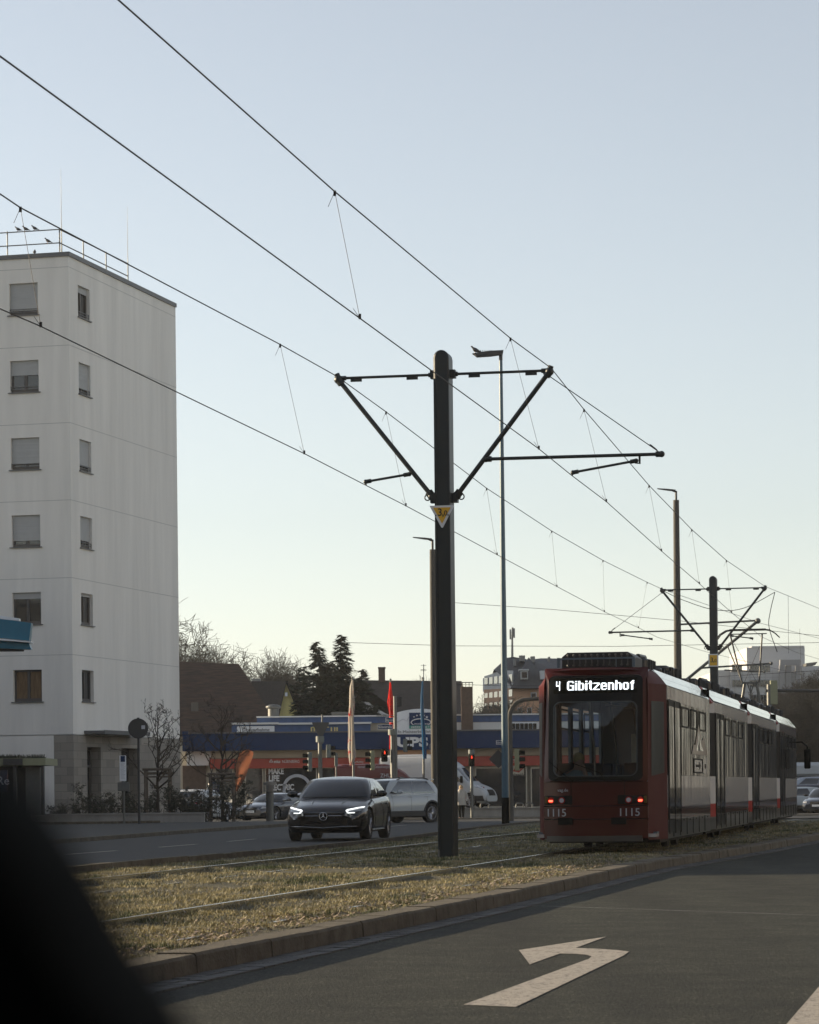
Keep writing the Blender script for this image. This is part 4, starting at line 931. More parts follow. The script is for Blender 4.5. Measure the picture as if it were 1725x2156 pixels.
# lower rear shell
rear_patch('rear_skirt', -WB, WB, .25, .585, 'tramred', .05, tram)
rear_patch('skirt_strip', -WB + .05, WB - .1, .20, .30, 'tramgrey', .06, tram)
bm_ = rear_patch('bumper', -WB, WB, .60, .815, 'tramred', .07, tram)
rear_patch('rear_panel', -WB, WB, .83, 1.245, 'tramred', .02, tram)
for x in (-.52, .42): P_ = S(x, .6, .075); b = MB(); b.box(P_.x, P_.y, .56, .26, .03, .12); child('coupler_hatch', b, M['mask'], tram)
b = MB()
for x in (-.42, .52): P_ = S(x, 1.0, .024); b.box(x, P_.y, 1.04, .008, .006, .40)
b.box(0, S(0, 1.3, 0).y - .02, 1.25, 1.7, .02, .012); child('panel_seam', b, M['mask'], tram)
# windscreen mask, glass, display
outer = rrect(-.84, .84, 1.27, 3.12, .10); inner = rrect(-.74, .74, 1.345, 2.66, .13)
child('rear_mask', ring(outer, inner, .03), M['mask'], tram)
child('rear_window', fill(inner, .022), M['rglass'], tram)
child('window_edge', ring(rrect(-.745, .745, 1.34, 2.665, .13), rrect(-.725, .725, 1.36, 2.645, .12), .034, 1), pm('edge_line', (.04, .055, .06), .5), tram)
child('red_surround', ring(rrect(-WB, WB, 1.245, 3.26, .03), rrect(-.835, .835, 1.265, 3.125, .10), .035), M['tramred'], tram)
dsp = child('destination_display', fill(rrect(-.74, .74, 2.80, 3.08, .03), .036), M['black'], tram)
# LED matrix lettering built from dots
FONT = {'4': ["1001", "1001", "1001", "1001", "1111", "0001", "0001", "0001", "0001"], ' ': ["00"] * 9,
 'G': ["0111110", "1100011", "1100000", "1100000", "1101111", "1100011", "1100011", "1100011", "0111111"], 'i': ["11", "00", "11", "11", "11", "11", "11", "11", "11"],
 'b': ["110000", "110000", "111110", "110011", "110011", "110011", "110011", "110011", "111110"], 't': ["0110", "0110", "1111", "0110", "0110", "0110", "0110", "0110", "0011"],
 'z': ["000000", "000000", "111111", "000011", "000110", "001100", "011000", "110000", "111111"], 'e': ["000000", "000000", "011110", "110011", "110011", "111111", "110000", "110001", "011110"],
 'n': ["000000", "000000", "111110", "110011", "110011", "110011", "110011", "110011", "110011"], 'h': ["110000", "110000", "111110", "110011", "110011", "110011", "110011", "110011", "110011"],
 'o': ["000000", "000000", "011110", "110011", "110011", "110011", "110011", "110011", "011110"], 'f': ["0011", "0110", "1111", "0110", "0110", "0110", "0110", "0110", "0110"]}
b = MB(); pitch = .0182; total = sum(len(FONT[c][0]) + 1 for c in "4  Gibitzenhof") - 1; x = -total * pitch / 2 + .01
for c in "4  Gibitzenhof":
    for r, row in enumerate(FONT[c]):
        for q, v in enumerate(row):
            if v == '1': p = S(x + q * pitch, 3.015 - r * pitch, .045); b.box(p.x, p.y, p.z, pitch * .86, .004, pitch * .86)
    x += (len(FONT[c][0]) + 1) * pitch
child('lettering', b, M['led'], dsp)
# tail lamps
for s, x0, x1 in ((-1, -.90, -.40), (1, .40, .90)):
    b = MB(); m_ = (x0 + x1) / 2; lamp = child('tail_light', fill(rrect(x0, x1, .85, 1.01, .02), .03, 4), M['mask'], tram)
    for k, (dx, on) in enumerate(((s * .20 - s * .06, True), (-s * .06, False))):
        p = S(m_ + dx, .925, .04); b = MB(); b.cyl((p.x, p.y, p.z), .058, .012, 18, 0, 'Y'); o = child('lamp_ring', b, pm('lamp_ring', (.25, .06, .04), .4) if False else M['tail'], lamp)
        b = MB(); b.cyl((p.x, p.y - .010, p.z - (.012 if on else 0)), .040, .01, 14, 0, 'Y') if not on else b.box(p.x, p.y - .012, p.z - .010, .070, .01, .034, bev=.015)
        child('lens', b, M['redled'] if on else M['letterg'], lamp)
    p = S(m_ + s * .20, .925, .036); b = MB(); b.box(m_ + s * .215, p.y + .02, .93, .06, .03, .13, bev=.01); child('indicator', b, pm('amber_dim', (.12, .08, .01), .3), lamp)
def rtext(st, h, x, z, o, name='lettering', **k):
    t_ = txt(st, h, (0, 0, 0), M['letterg'], tram, name=name, world=False, **k); me = t_.data; t_.rotation_euler = (0, 0, 0)
    for v in me.vertices: v.co = S(x + v.co.x, z + v.co.y, o)
for x in (-.69, .60): rtext('1115', .135, x, .645, .078, 'fleet_number', bold=.004)
rtext('vag.de', .055, -.57, 1.08, .028)
b = MB()
for pts in (((-.83, 1.62), (-.45, 1.30), (-.38, 1.26)), ((-.45, 1.60), (.1, 1.40), (.18, 1.26))): b.tube([S(x, z, .045) for x, z in pts], .006, 5)
child('reflected_wiper', b, M['black'], tram).name = 'wiper'
# tapered corners and roof cove: closed loft behind the rear panels
prof = lambda w, r=0: [(-w, .22), (-w, .9), (-w, 1.6), (-w, 2.3), (-w, 2.72), (-w + .015, ZC - .1), (-w + .05, ZC), (-w + .26, 3.24), (0, 3.27), (w - .26, 3.24), (w - .05, ZC), (w - .015, ZC - .1), (w, 2.72), (w, 2.3), (w, 1.6), (w, .9), (w, .22)]
# corner: sides only (open window at rear)
for s in (-1, 1):
    b = MB(); rows = []
    zs = [.22, .585, .83, 1.25, 1.7, 2.2, 2.72, 2.87, ZC]
    for k in range(7):
        f = k / 6; rows.append([])
        for z in zs:
            p0 = S(WB * s, z, .02); x = p0.x + (WT * s - p0.x) * (f ** .8); y = p0.y + (1.28 - p0.y) * f
            rows[-1].append((x, y, z))
    b.grid(rows, sm=True)
    rows2 = []
    for k in range(7):
        f = k / 6; a = Vector(rows[k][-1]); t1 = Vector((s * (.86 + .03 * f), lean(3.24) + .16 + (1.28 - lean(3.24) - .16) * f, 3.24 + .0 * f)); rows2.append([a.lerp(t1, g_) + Vector((0, 0, .03 * math.sin(g_ * 3.14))) for g_ in (0, .3, .6, 1)])
    b.grid(rows2, sm=True); child('corner_panel', b, M['redmatt'], tram)
    b = MB(); rows = []
    for k in range(6):
        f = .12 + .70 * k / 5; rr0 = []
        for z in (1.34 + .10 * (1 - k / 5) * 0 + .06 * (k / 5), 1.8, 2.3, 2.66):
            p0 = S(WB * s, z, .02); x = p0.x + (WT * s - p0.x) * (f ** .8); y = p0.y + (1.28 - p0.y) * f; rr0.append((x + s * .006, y - .003, z))
        rows.append(rr0)
    b.grid(rows); child('corner_window', b, M['mask'], tram)
b = MB(); rows = []
for k in range(8):
    f = k / 7; rows.append([Vector((-.92 + 1.84 * j / 12, 0, 0)) for j in range(13)])
    for v in rows[-1]:
        y0 = lean(3.22) + .16 * (abs(v.x) / .92) ** 2.4; v.y = y0 + (1.30 - y0) * f; v.z = 3.225 + .045 * math.sin(min(1, f * 3) * 1.57) - .05 * (abs(v.x) / .92) ** 6
b.grid(rows, sm=True); child('roof_front', b, M['tramred'], tram)
ENDS = [(1.28, 10.2), (10.65, 21.2), (21.65, 32.5), (32.95, 42.6)]
# modules
def sidep(mod, name, y0, y1, z0, z1, mat, proud=.006, sides=(1, -1), par=None):
    o = None
    for s in sides:
        b = MB(); b.box(s * (WT + proud / 2), (y0 + y1) / 2, (z0 + z1) / 2, proud, y1 - y0, z1 - z0)
        c_ = child(name, b, M[mat], par or mod); o = o or c_
    return o
for mi_, (y0, y1) in enumerate(ENDS):
    mod = bpy.data.objects.new('car_section', None); C.objects.link(mod); mod.parent = tram
    b = MB(); w = WT
    if mi_ == 0:
        for s in (-1, 1):
            b.box(s * (w - .03), (y0 + y1) / 2, (.22 + 1.34) / 2, .06, y1 - y0, 1.34 - .22)
            b.box(s * (w - .03), (y0 + y1) / 2, (2.70 + 2.95) / 2, .06, y1 - y0, .25)
        b.loft([[(x, y, z) for x, z in ((-w, 2.95), (-w + .26, 3.24), (w - .26, 3.24), (w, 2.95))] for y in (y0, y1)])
        b.box(0, (y0 + y1) / 2 - .5, .30, 2.1, y1 - y0 + 1.2, .06); 
    else:
        ring_ = lambda y, e=0: [(x * (1 - e), y, z) for x, z in ((-w, .24), (-w, ZC - .05), (-w + .03, ZC), (-w + .26, 3.24), (w - .26, 3.24), (w - .03, ZC), (w, ZC - .05), (w, .24))]
        b.loft([ring_(y0, .09), ring_(y0 + .85), ring_(y1)] if mi_ < 3 else [ring_(y0, .09), ring_(y0 + .85), ring_(y1 - 1.2), ring_(y1 - .3, .08), ring_(y1, .2)])
    child('body', b, M['tramside'], mod)
    # cove roof panel white with red end
    yA = y0 + (.0 if mi_ == 0 else .55)
    for s in (-1, 1):
        b = MB()
        for k, (f0, f1) in enumerate(((0, .46), (.48, 1))):
            p = [Vector((s * (w - .0), 0, ZC - .01)), Vector((s * (w - .24), 0, 3.245))]; n = Vector((s * .006, 0, .006))
            a, c = p[0].lerp(p[1], f0) + n, p[0].lerp(p[1], f1) + n
            b.add([a + Vector((0, yA, 0)), c + Vector((0, yA, 0)), c + Vector((0, y1, 0)), a + Vector((0, y1, 0))], [(0, 1, 2, 3)])
        child('roof_cove', b, M['tramwhite'] if mi_ < 3 else M['tramredside'], mod, normals=False)
    if mi_:
        for s in (-1, 1): b = MB(); b.prism([(s * (w + .008), ZC - .05), (s * (w - .235), 3.255), (s * (w - .30), 3.1), (s * (w - .1), ZC - .1)], y0, y0 + .53); child('red_cove_end', b, M['endred'], mod)
    if mi_ < 3:
        b = MB()
        for k in range(5): b.box(0, y1 + .06 + k * .085, 1.75, 2.24, .05, 2.85)
        b.box(0, y1 + .225, 1.75, 2.1, .45, 2.8); child('bellows', b, M['black'], mod)
    st_ = y0 + (.12 if mi_ == 0 else .95); ys0 = y0 + (.02 if mi_ == 0 else .86)
    def endp(name, z0, z1, mat):
        for s in (1, -1):
            b = MB(); b.prism([(s * (WT * .91 + .004), y0 - .002), (s * (WT + .008), y0 + .85), (s * (WT - .03), y0 + .85), (s * (WT * .91 - .04), y0 - .002)], z0, z1, 'Z'); child(name, b, M[mat], mod)
    if mi_:
        endp('end_window', 1.36, 2.70, 'mask'); endp('upper_band_end', 2.703, 2.93, 'endwhite'); endp('white_band_end', .78, 1.357, 'endwhite'); endp('red_band_end', .50, .777, 'endred'); endp('skirt_end', .23, .497, 'tramgrey')
    sidep(mod, 'window_band', ys0, y1 - .02, 1.36, 2.70, 'tramglass', .004 if mi_ else .002, (1,) if mi_ == 0 else (1, -1))
    sidep(mod, 'upper_band', ys0, y1 - .02, 2.705, 2.93, 'tramredside' if mi_ == 3 else 'tramside')
    sidep(mod, 'white_band', ys0, y1 - .02, .78, 1.355, 'tramside')
    sidep(mod, 'red_band', ys0, y1 - .02, .56, .776, 'tramredside')
    sidep(mod, 'skirt', ys0, y1 - .02, .22, .556, 'tramgrey')
    # door
    dr = sidep(mod, 'door', st_, st_ + 2.3, .33, 2.72, 'mask', .014)
    for k in range(2):
        a = st_ + .10 + k * 1.10; sidep(mod, 'door_glass', a, a + 1.0, .55, 2.6, 'tramglass', .020, (1,), par=dr)
    b = MB()
    for k in (0, 1): b.box(WT + .02, st_ + .06 + k * 2.18, 1.5, .02, .03, 2.4); b.box(WT + .02, st_ + 1.12 + k * .06, 1.5, .02, .02, 2.4)
    child('door_edge', b, M['tramgrey'], dr)
    # hopper windows
    q = st_ + 2.65
    while q + 1.5 < y1 - .2:
        for s in (1, -1):
            b = MB(); b.box(s * (WT + .010), q + .75, 2.64, .012, 1.4, .035); b.box(s * (WT + .010), q + .75, 2.28, .012, 1.4, .03)
            b.box(s * (WT + .010), q + .05, 2.46, .012, .03, .36); b.box(s * (WT + .010), q + 1.45, 2.46, .012, .03, .36)
            b.box(s * (WT + .007), q - .06, 2.0, .006, .025, 1.30); child('window_frame', b, M['mask'], mod)
        q += 1.85
    b = MB(); q = y0 + .8
    while q < y1 - .6: b.box(WT + .012, q + .2, .40, .012, .012, .32); b.box(WT + .014, q + .9, .52, .014, .10, .025); q += 1.3
    child('skirt_seam', b, M['mask'], mod)
    # bogie, roof gear
    b = MB(); yc = (y0 + y1) / 2
    for dy in ((-.9, .9) if mi_ in (0, 2, 3) else (-.9, .9)):
        for s in (-1, 1): b.cyl((s * .74, yc + dy, .30), .30, .12, 16, 0, 'X')
    b.box(0, yc, .35, 1.7, 3.0, .22); b.box(0, yc, .20, 2.0, y1 - y0 - .2, .10); child('bogie', b, M['trambelow'], mod)
    r_ = random.Random(40 + mi_); q = y0 + (1.9 if mi_ == 0 else .4)
    while q < y1 - 1.0:
        L = r_.uniform(.7, 2.2); h = r_.uniform(.14, .30); wd = r_.uniform(1.2, 1.7)
        if mi_ == 3 and 37.0 < q < 40: q += 1.2; continue
        b = MB(); b.box(0, q + L / 2, 3.27 + h / 2, wd, L, h, bev=.05)
        for k in range(int(L / .3)):
            for s in (-1, 1): b.box(s * (wd / 2 + .02), q + .2 + k * .3, 3.27 + h * .55, .05, .07, h * .7)
        if r_.random() < .5: b.tube([(wd * .35, q + .1, 3.3 + h), (wd * .35, q + L * .9, 3.32 + h)], .05, 6)
        child('roof_unit', b, M['dark'], mod); q += L + r_.uniform(.12, .4)
# big rear roof unit with grille
b = MB(); b.loft([[(-.68, y, 3.28), (-.68, y, 3.48), (-.58, y, 3.56), (.50, y, 3.56), (.60, y, 3.48), (.60, y, 3.28)] for y in (.95, 2.4)])
ru = child('roof_unit', b, M['dark'], tram)
b = MB(); x0_, x1_ = -.62, .66
for k in range(11):
    for z in (3.33, 3.44, 3.51): b.sphere((-.57 + k * .107, .93, z), .024, .02, .022, 6, 4)
    b.box(-.57 + k * .107, .94, 3.42, .02, .015, .2)
child('insulator_row', b, M['galv'], ru)
b = MB(); b.box(-.04, .72, 3.44, 1.36, .03, .03); b.box(-.71, .72, 3.37, .05, .05, .18); b.box(.63, .72, 3.37, .05, .05, .18); b.box(-.71, .85, 3.45, .04, .3, .02); b.box(.63, .85, 3.45, .04, .3, .02); b.box(.32, .72, 3.36, .012, .02, .15)
child('roof_rail', b, pm('blue_grey_metal', (.13, .18, .22), .4, .4), tram)
# interior of the rear section
b = MB(); b.box(0, 5.2, .34, 2.1, 9.6, .04); b.box(0, 5.4, 2.93, 2.0, 9.2, .03); b.box(0, 10.0, 1.7, 2.2, .04, 2.7)
for s in (-1, 1):
    for k in range(6): b.box(s * 1.08, 1.8 + k * 1.6, 2.0, .05, .35, 1.4)
child('interior_lining', b, M['interior'], tram)
b = MB(); b.box(0, .9, .85, 1.7, .8, .9, bev=.05)
for s in (-1, 1):
    for k in range(4): b.box(s * .62, 2.6 + k * 1.5, .8, .85, .45, .45, bev=.05); b.box(s * .62, 2.82 + k * 1.5, 1.25, .85, .08, .7, bev=.04)
child('seats', b, pm('seat_blue', (.03, .045, .08), .8, var=.3), tram)
b = MB()
for x, y in ((-.22, 1.5), (.10, 2.1), (.38, 3.2), (.52, 4.1), (.78, 2.6)):
    b.tube([(x - .05, y, 2.90), (x - .03, y, 2.5), (x + .04, y, 1.9), (x + .05, y, 1.2), (x + .05, y, .4)], .017, 6)
b.tube([(.10, 1.0, 2.62), (.72, 3.0, 2.55)], .018, 6); child('grab_pole', b, M['pole_y'], tram)
b = MB(); b.box(-.15, 9.95, 1.95, .62, .02, .62, bev=.005); child('front_glow_window', b, pm('far_window_daylight', (.35, .34, .28), .6, emit=(.45, .45, .36), es=.0), tram).name = 'bright_window_panel'  # pale opaque panel: daylight at the far window is put into its colour
# side picture: red mountain emblem and sign on the rear section
b = MB(); yv = lambda t: 6.0 + t * 3.6
def sp(poly, mat, nm, prd=.012):
    b = MB(); b.prism([(yv(a), 1.36 + c) for a, c in poly], WT + prd, WT + prd + .002, 'X'); child(nm, b, M[mat], pic)
pic = child('side_picture', MB().box(WT + .005, 7.9, 1.55, .004, .05, .05), M['tramredside'], tram)
sp([(0, .42), (.12, .62), (.22, .60), (.42, 1.02), (.62, .70), (.75, .78), (.86, .62), (.98, .50), (1.0, .42)], 'tramred', 'red_mountain', .012)
sp([(.26, .50), (.34, .62), (.42, .86), (.58, .60), (.72, .50)], 'tramwhite', 'white_peak', .015)
sp([(.38, .50), (.43, .72), (.50, .50)], 'mask', 'dark_gate', .017)
sp([(.12, .05), (.62, .05), (.62, .34), (.12, .34)], 'mask', 'sign_panel', .012); sp([(.15, .08), (.60, .08), (.60, .31), (.15, .31)], 'tramside', 'sign_face', .015)
sp([(.22, .17), (.42, .17), (.42, .11), (.54, .2), (.42, .28), (.42, .22), (.22, .22)], 'mask', 'arrow', .018)
sp([(.68, .05), (.94, .05), (.94, .34), (.68, .34)], 'tramside', 'sign_face', .015); sp([(.77, .15), (.85, .15), (.85, .24), (.77, .24)], 'mask', 'dot', .018)
# outside mirror near the front
b = MB(); b.box(WT + .36, 42.3, 1.98, .20, .12, .62, bev=.06); mr = child('side_mirror', b, M['black'], tram)
b = MB(); b.tube([(WT - .05, 41.9, 2.5), (WT + .2, 42.2, 2.52), (WT + .36, 42.3, 2.38), (WT + .36, 42.3, 2.2)], .022, 6); child('mirror_arm', b, M['black'], mr)
# pantograph
pb = Vector((.0, 38.7, 0)); topz = (EYE + (1653.8 - 1324) * 88.8 / F) - .02
pan = bpy.data.objects.new('pantograph', None); C.objects.link(pan); pan.parent = tram; pan.location = pb
b = MB()
for s in (-1, 1):
    b.tube([(s * .34, 0, 3.30), (s * .18, 0, 4.30)], .05, 6)
b.box(0, 0, 4.30, .5, .12, .06); b.tube([(0, 0, 3.3), (0, 0, 4.2)], .02, 5); b.tube([(-.1, 0, 4.3), (0, 0, 3.95), (.1, 0, 4.3)], .025, 5); child('base_frame', b, M['galv'], pan)
b = MB(); zl = 4.30
b.tube([(-.26, 0, zl), (-.62, .1, topz - .12)], .028, 6); b.tube([(-.24, 0, zl), (-.70, .5, topz - .55), (-.74, .5, topz - .4)], .02, 6); b.tube([(.26, 0, zl), (.36, .1, topz - .12)], .028, 6)
b.tube([(-.20, 0, zl), (.28, .1, topz - .5)], .007, 4); b.tube([(.20, 0, zl), (-.5, .1, topz - .4)], .007, 4); b.tube([(-.66, .1, topz - .12), (.50, .1, topz - .12)], .018, 6); child('lower_arm', b, M['dark'], pan)
for dy in (-.1, .3):
    b = MB(); b.tube([(-1.02, dy, topz - .26), (-.92, dy, topz - .13), (-.74, dy, topz - .02), (-.6, dy, topz), (.46, dy, topz), (.6, dy, topz - .02), (.76, dy, topz - .12), (.88, dy, topz - .24)], .020, 6); b.box(-.07, dy, topz + .012, 1.1, .06, .03)
    child('collector_bar', b, M['dark'], pan)
# passenger leaning on one hand, seen through the rear window
def person_mesh(joints, edges, name, mat, loc=(0, 0, 0), sub=2):
    me = bpy.data.meshes.new(name); me.from_pydata([j[0] for j in joints], edges, []); o = bpy.data.objects.new(name, me); C.objects.link(o)
    o.modifiers.new('s', 'SKIN'); 
    for v, j in zip(me.skin_vertices[0].data, joints): v.radius = (j[1], j[2] if len(j) > 2 else j[1])
    me.skin_vertices[0].data[0].use_root = True
    s = o.modifiers.new('u', 'SUBSURF'); s.levels = sub; s.render_levels = sub
    bpy.context.view_layer.update(); m2 = bpy.data.meshes.new_from_object(o.evaluated_get(bpy.context.evaluated_depsgraph_get())); bpy.data.objects.remove(o)
    m2.materials.clear(); m2.materials.append(mat); m2.polygons.foreach_set('use_smooth', [True] * len(m2.polygons)); m2.name = name; return m2
pw = T0 + TR_L * -.40 + TR_D * .75
ps = thing('person', 'blond passenger in a pale blue coat leaning on one hand inside the tram', 'person', (pw.x, pw.y, 0), TRZ)
skinm = M['skin']
J = [((0, 0, .95), .16), ((0, 0, 1.15), .15), ((0, 0, 1.36), .16, .12), ((.02, -.01, 1.47), .06), ((.04, -.03, 1.60), .095, .11), ((.04, -.04, 1.70), .07),
     ((-.18, 0, 1.36), .07), ((-.26, -.06, 1.16), .055), ((-.12, -.18, 1.10), .045), ((.18, 0, 1.36), .07), ((.26, -.10, 1.18), .055), ((.17, -.16, 1.38), .04), ((.13, -.13, 1.50), .035)]
me = person_mesh(J, [(0, 1), (1, 2), (2, 3), (3, 4), (4, 5), (2, 6), (6, 7), (7, 8), (2, 9), (9, 10), (10, 11), (11, 12)], 'body', skinm); child('body', me, None, ps)
b = MB(); b.loft([[(math.cos(a) * r_x + .0, math.sin(a) * r_y, z) for a in [2 * math.pi * i / 16 for i in range(16)]] for z, r_x, r_y in ((.93, .24, .19), (1.1, .25, .19), (1.25, .27, .19), (1.36, .25, .16), (1.43, .14, .12), (1.46, .09, .09))], sm=True)
for pts in ([(-.18, 0, 1.37), (-.28, -.06, 1.16), (-.15, -.18, 1.10)], [(.18, 0, 1.37), (.28, -.10, 1.18), (.19, -.16, 1.34)]): b.tube(pts, [.085, .075, .06], 10)
child('coat', b, pm('pale_coat', (.30, .38, .42), .9, var=.15), ps)
b = MB(); b.sphere((.03, .0, 1.66), .105, .115, .12, 12, 8); b.loft([[(.03 + math.cos(a) * .09, .05 + math.sin(a) * .07, z) for a in [2 * math.pi * i / 10 for i in range(10)]] for z in (1.42, 1.52, 1.62)], sm=True)
child('hair', b, pm('blond_hair', (.50, .38, .18), .7, var=.3, scale=20), ps)
b = MB()
for k, (dx, l) in enumerate(((-.03, .06), (-.01, .075), (.01, .07), (.03, .055))): b.tube([(.13 + dx, -.14, 1.50), (.12 + dx, -.15, 1.50 + l * .6), (.10 + dx, -.14, 1.50 + l)], [.010, .009, .007], 6)
b.tube([(.10, -.14, 1.47), (.07, -.15, 1.50), (.06, -.145, 1.52)], [.011, .01, .008], 6); b.sphere((.13, -.135, 1.485), .04, .018, .045, 8, 6); child('hand', b, skinm, ps)
# ------------------------------------------------------------------ cars
def paint(name, col, rough=.25, coat=1.0, metal=.0): M[name] = pm(name, col, rough, metal, var=.04, coat=coat, scale=1); return M[name]
paint('p_black', (.003, .0035, .0045), .2, .4); paint('p_white', (.40, .43, .44), .3, .6); paint('p_dark', (.02, .025, .035), .25); paint('p_silver', (.36, .40, .45), .3, .8, .3)
paint('p_red', (.11, .012, .010), .45, .2); paint('p_van', (.42, .44, .45), .5, .2); paint('p_navy', (.02, .03, .06), .25)
M['carglass'] = pm('car_glass', (.012, .015, .018), .03, var=.1, spec=1.0, coat=.6)
M['wscreen'] = pm('windscreen', (.020, .025, .029), .06, var=.1, spec=.7, coat=.3)
M['wellb'] = pm('wheel_well', (.006, .006, .006), .9, var=.1)
M['plast'] = pm('trim_plastic', (.018, .019, .020), .6, var=.1)
M['amb'] = pm('lamp_clear', (.30, .31, .32), .15, var=.1, coat=1)
def sm1(a, n=2):
    a = np.array(a, float)
    for _ in range(n): a[1:-1] = .25 * a[:-2] + .5 * a[1:-1] + .25 * a[2:]
    return a
def wheel_meshes(r, wd, spokes, seed=0):
    t = MB(); prof = [(.60, -.5), (.86, -.5), (.97, -.42), (1.0, -.2), (1.0, .2), (.97, .42), (.86, .5), (.60, .5)]
    t.loft([[(math.cos(a) * r * p, y * wd, math.sin(a) * r * p) for p, y in prof] for a in [2 * math.pi * i / 28 for i in range(28)] + [0]], closed=True, caps=False, sm=True)
    f = MB(); q = .66 * r; rim = [(1.0, .46), (1.02, .50), (.94, .50), (.90, .42), (.90, .1)]
    f.loft([[(math.cos(a) * q * p, y * wd, math.sin(a) * q * p) for p, y in rim] for a in [2 * math.pi * i / 28 for i in range(28)] + [0]], closed=False, caps=False, sm=True)
    for k in range(spokes):
        a = 2 * math.pi * k / spokes
        for da in (-.10, .10):
            c, s = math.cos(a + da), math.sin(a + da); c2, s2 = math.cos(a + da * 1.6), math.sin(a + da * 1.6)
            f.tube([(c * q * .12, wd * .40, s * q * .12), (c2 * q * .93, wd * .46, s2 * q * .93)], [q * .06, q * .05], 4, sm=False)
    f.cyl((0, wd * .42, 0), q * .16, .04, 12, 0, 'Y')
    b = MB(); b.cyl((0, wd * .08, 0), q * .92, .02, 20, 0, 'Y')
    return t.mesh('tyre', [M['tyre']]), f.mesh('rim', [M['alloy']]), b.mesh('brake_disc', [M['wellb']])
WH = {}
class Car: pass
def car(name, label, cat, p, paintm, loc, hd, group=None, details=None, scale=1.0, darklow=False):
    """p: dict of profile tables; local x forward (front at +L/2), y left, z up"""
    L, W, H = p['L'], p['W'], p['H']; t = thing(name, label, cat, loc, hd, group); t.scale = (scale,) * 3
    n = 64; xs = np.linspace(0, L, n)
    tab = lambda k, s=2: sm1(np.interp(xs, [a for a, _ in p[k]], [b for _, b in p[k]]), s)
    top, wid, bot, sh = tab('top'), tab('wid', 3), tab('bot'), tab('sh')
    X = lambda d: L / 2 - d
    rings = []
    for i in range(n):
        w, zt, zb, zs = W / 2 * wid[i], top[i], bot[i], sh[i]; zs = min(zs, zt - .02); mid = zb + (zs - zb) * .50
        half = [(w * .55, zb), (w * .90, zb + .01), (w * .965, zb + .10), (w * .985, zb + (mid - zb) * .55), (w * 1.0, mid), (w * .995, mid + (zs - mid) * .35), (w * .975, mid + (zs - mid) * .72), (w * .945, zs - .02), (w * .89, zs + (zt - zs) * .25), (w * .72, zs + (zt - zs) * .62), (w * .40, zs + (zt - zs) * .93), (0, zt)]
        rings.append([(X(xs[i]), y, z) for y, z in half] + [(X(xs[i]), -y, z) for y, z in reversed(half[:-1])])
    body = MB(); body.loft(rings, sm=True)
    tmp = body.mesh('tmp', [M[paintm], M['wellb']]); bo = bpy.data.objects.new('tmpb', tmp); C.objects.link(bo)
    r = p['r']; ax = p['axles']
    cut = MB()
    for a in ax: cut.cyl((X(a), 0, r * .98), r * 1.16, W * 1.3, 32, 0, 'Y')
    inner = MB()
    cm = cut.mesh('cut', [M['wellb']]); co = bpy.data.objects.new('cut', cm); C.objects.link(co)
    md = bo.modifiers.new('b', 'BOOLEAN'); md.object = co; md.operation = 'DIFFERENCE'; md.solver = 'EXACT'; md.material_mode = 'TRANSFER'
    bpy.context.view_layer.update(); me = bpy.data.meshes.new_from_object(bo.evaluated_get(bpy.context.evaluated_depsgraph_get()))
    bpy.data.objects.remove(bo); bpy.data.objects.remove(co)
    me.name = 'body'; bobj = bpy.data.objects.new('body', me); C.objects.link(bobj); bobj.parent = t
    if darklow:    # dark cladding along sills and arches
        b = MB()
        for s in (1, -1):
            b.box(0, s * (W / 2 - .03), p['bot'][2][1] + .10, ax[1] - ax[0] - 2 * r, .08, .20, bev=.03)
            for a in ax:
                b.loft([[(X(a) + math.cos(q) * r * k, s * (W / 2 + o), r * .98 + math.sin(q) * r * k) for k, o in ((1.13, -.06), (1.13, .012), (1.33, .008), (1.36, -.04))] for q in np.linspace(R(-15), R(195), 20)], sm=True)
        child('cladding', b, M['plast'], t)
    # greenhouse
    gh = p['gh']; levels = []; m_ = 8
    for k in range(m_ + 1):
        f = k / m_; g_ = f
        xf = gh['bf'] + (gh['tf'] - gh['bf']) * (g_ ** gh.get('cf', .92)); xr = gh['br'] + (gh['tr'] - gh['br']) * (g_ ** gh.get('cr', 1.1)); z = gh['zb'] + (gh['zt'] - gh['zb']) * math.sin(g_ * 1.5708) ** .95 if k else gh['zb'] - .06
        w = gh['wb'] + (gh['wt'] - gh['wb']) * g_ ** 1.25
        pts = []; N_ = 11
        fr = gh.get('fr', .16)
        for j in range(-5, 6): u = j / 5; pts.append((X(xf + fr * abs(u) ** 2.6), u * w, z))
        for j in range(1, N_): u = j / N_; xx = xf + fr + (xr - xf - 2 * fr) * u; pts.append((X(xx), w * (1 + .02 * math.sin(u * 3.14)), z))
        for j in range(-5, 6): u = -j / 5; pts.append((X(xr - fr * abs(u) ** 2.6), u * w, z))
        for j in range(1, N_): u = 1 - j / N_; xx = xf + fr + (xr - xf - 2 * fr) * u; pts.append((X(xx), -w * (1 + .02 * math.sin(u * 3.14)), z))
        levels.append(pts)
    cx_ = X((gh['tf'] + gh['tr']) / 2)
    for s_, dz in ((.75, .025), (.4, .042), (.02, .05)): levels.append([(cx_ + (q[0] - cx_) * s_, q[1] * s_, q[2] + dz) for q in levels[m_]])
    roof = MB(); roof.loft(levels, sm=True); child('roof', roof, M[paintm], t)
    allv = body.v + roof.v; o = len(body.v); allf = body.f + [[i + o for i in f] for f in roof.f]
    tree = BVHTree.FromPolygons(allv, allf)
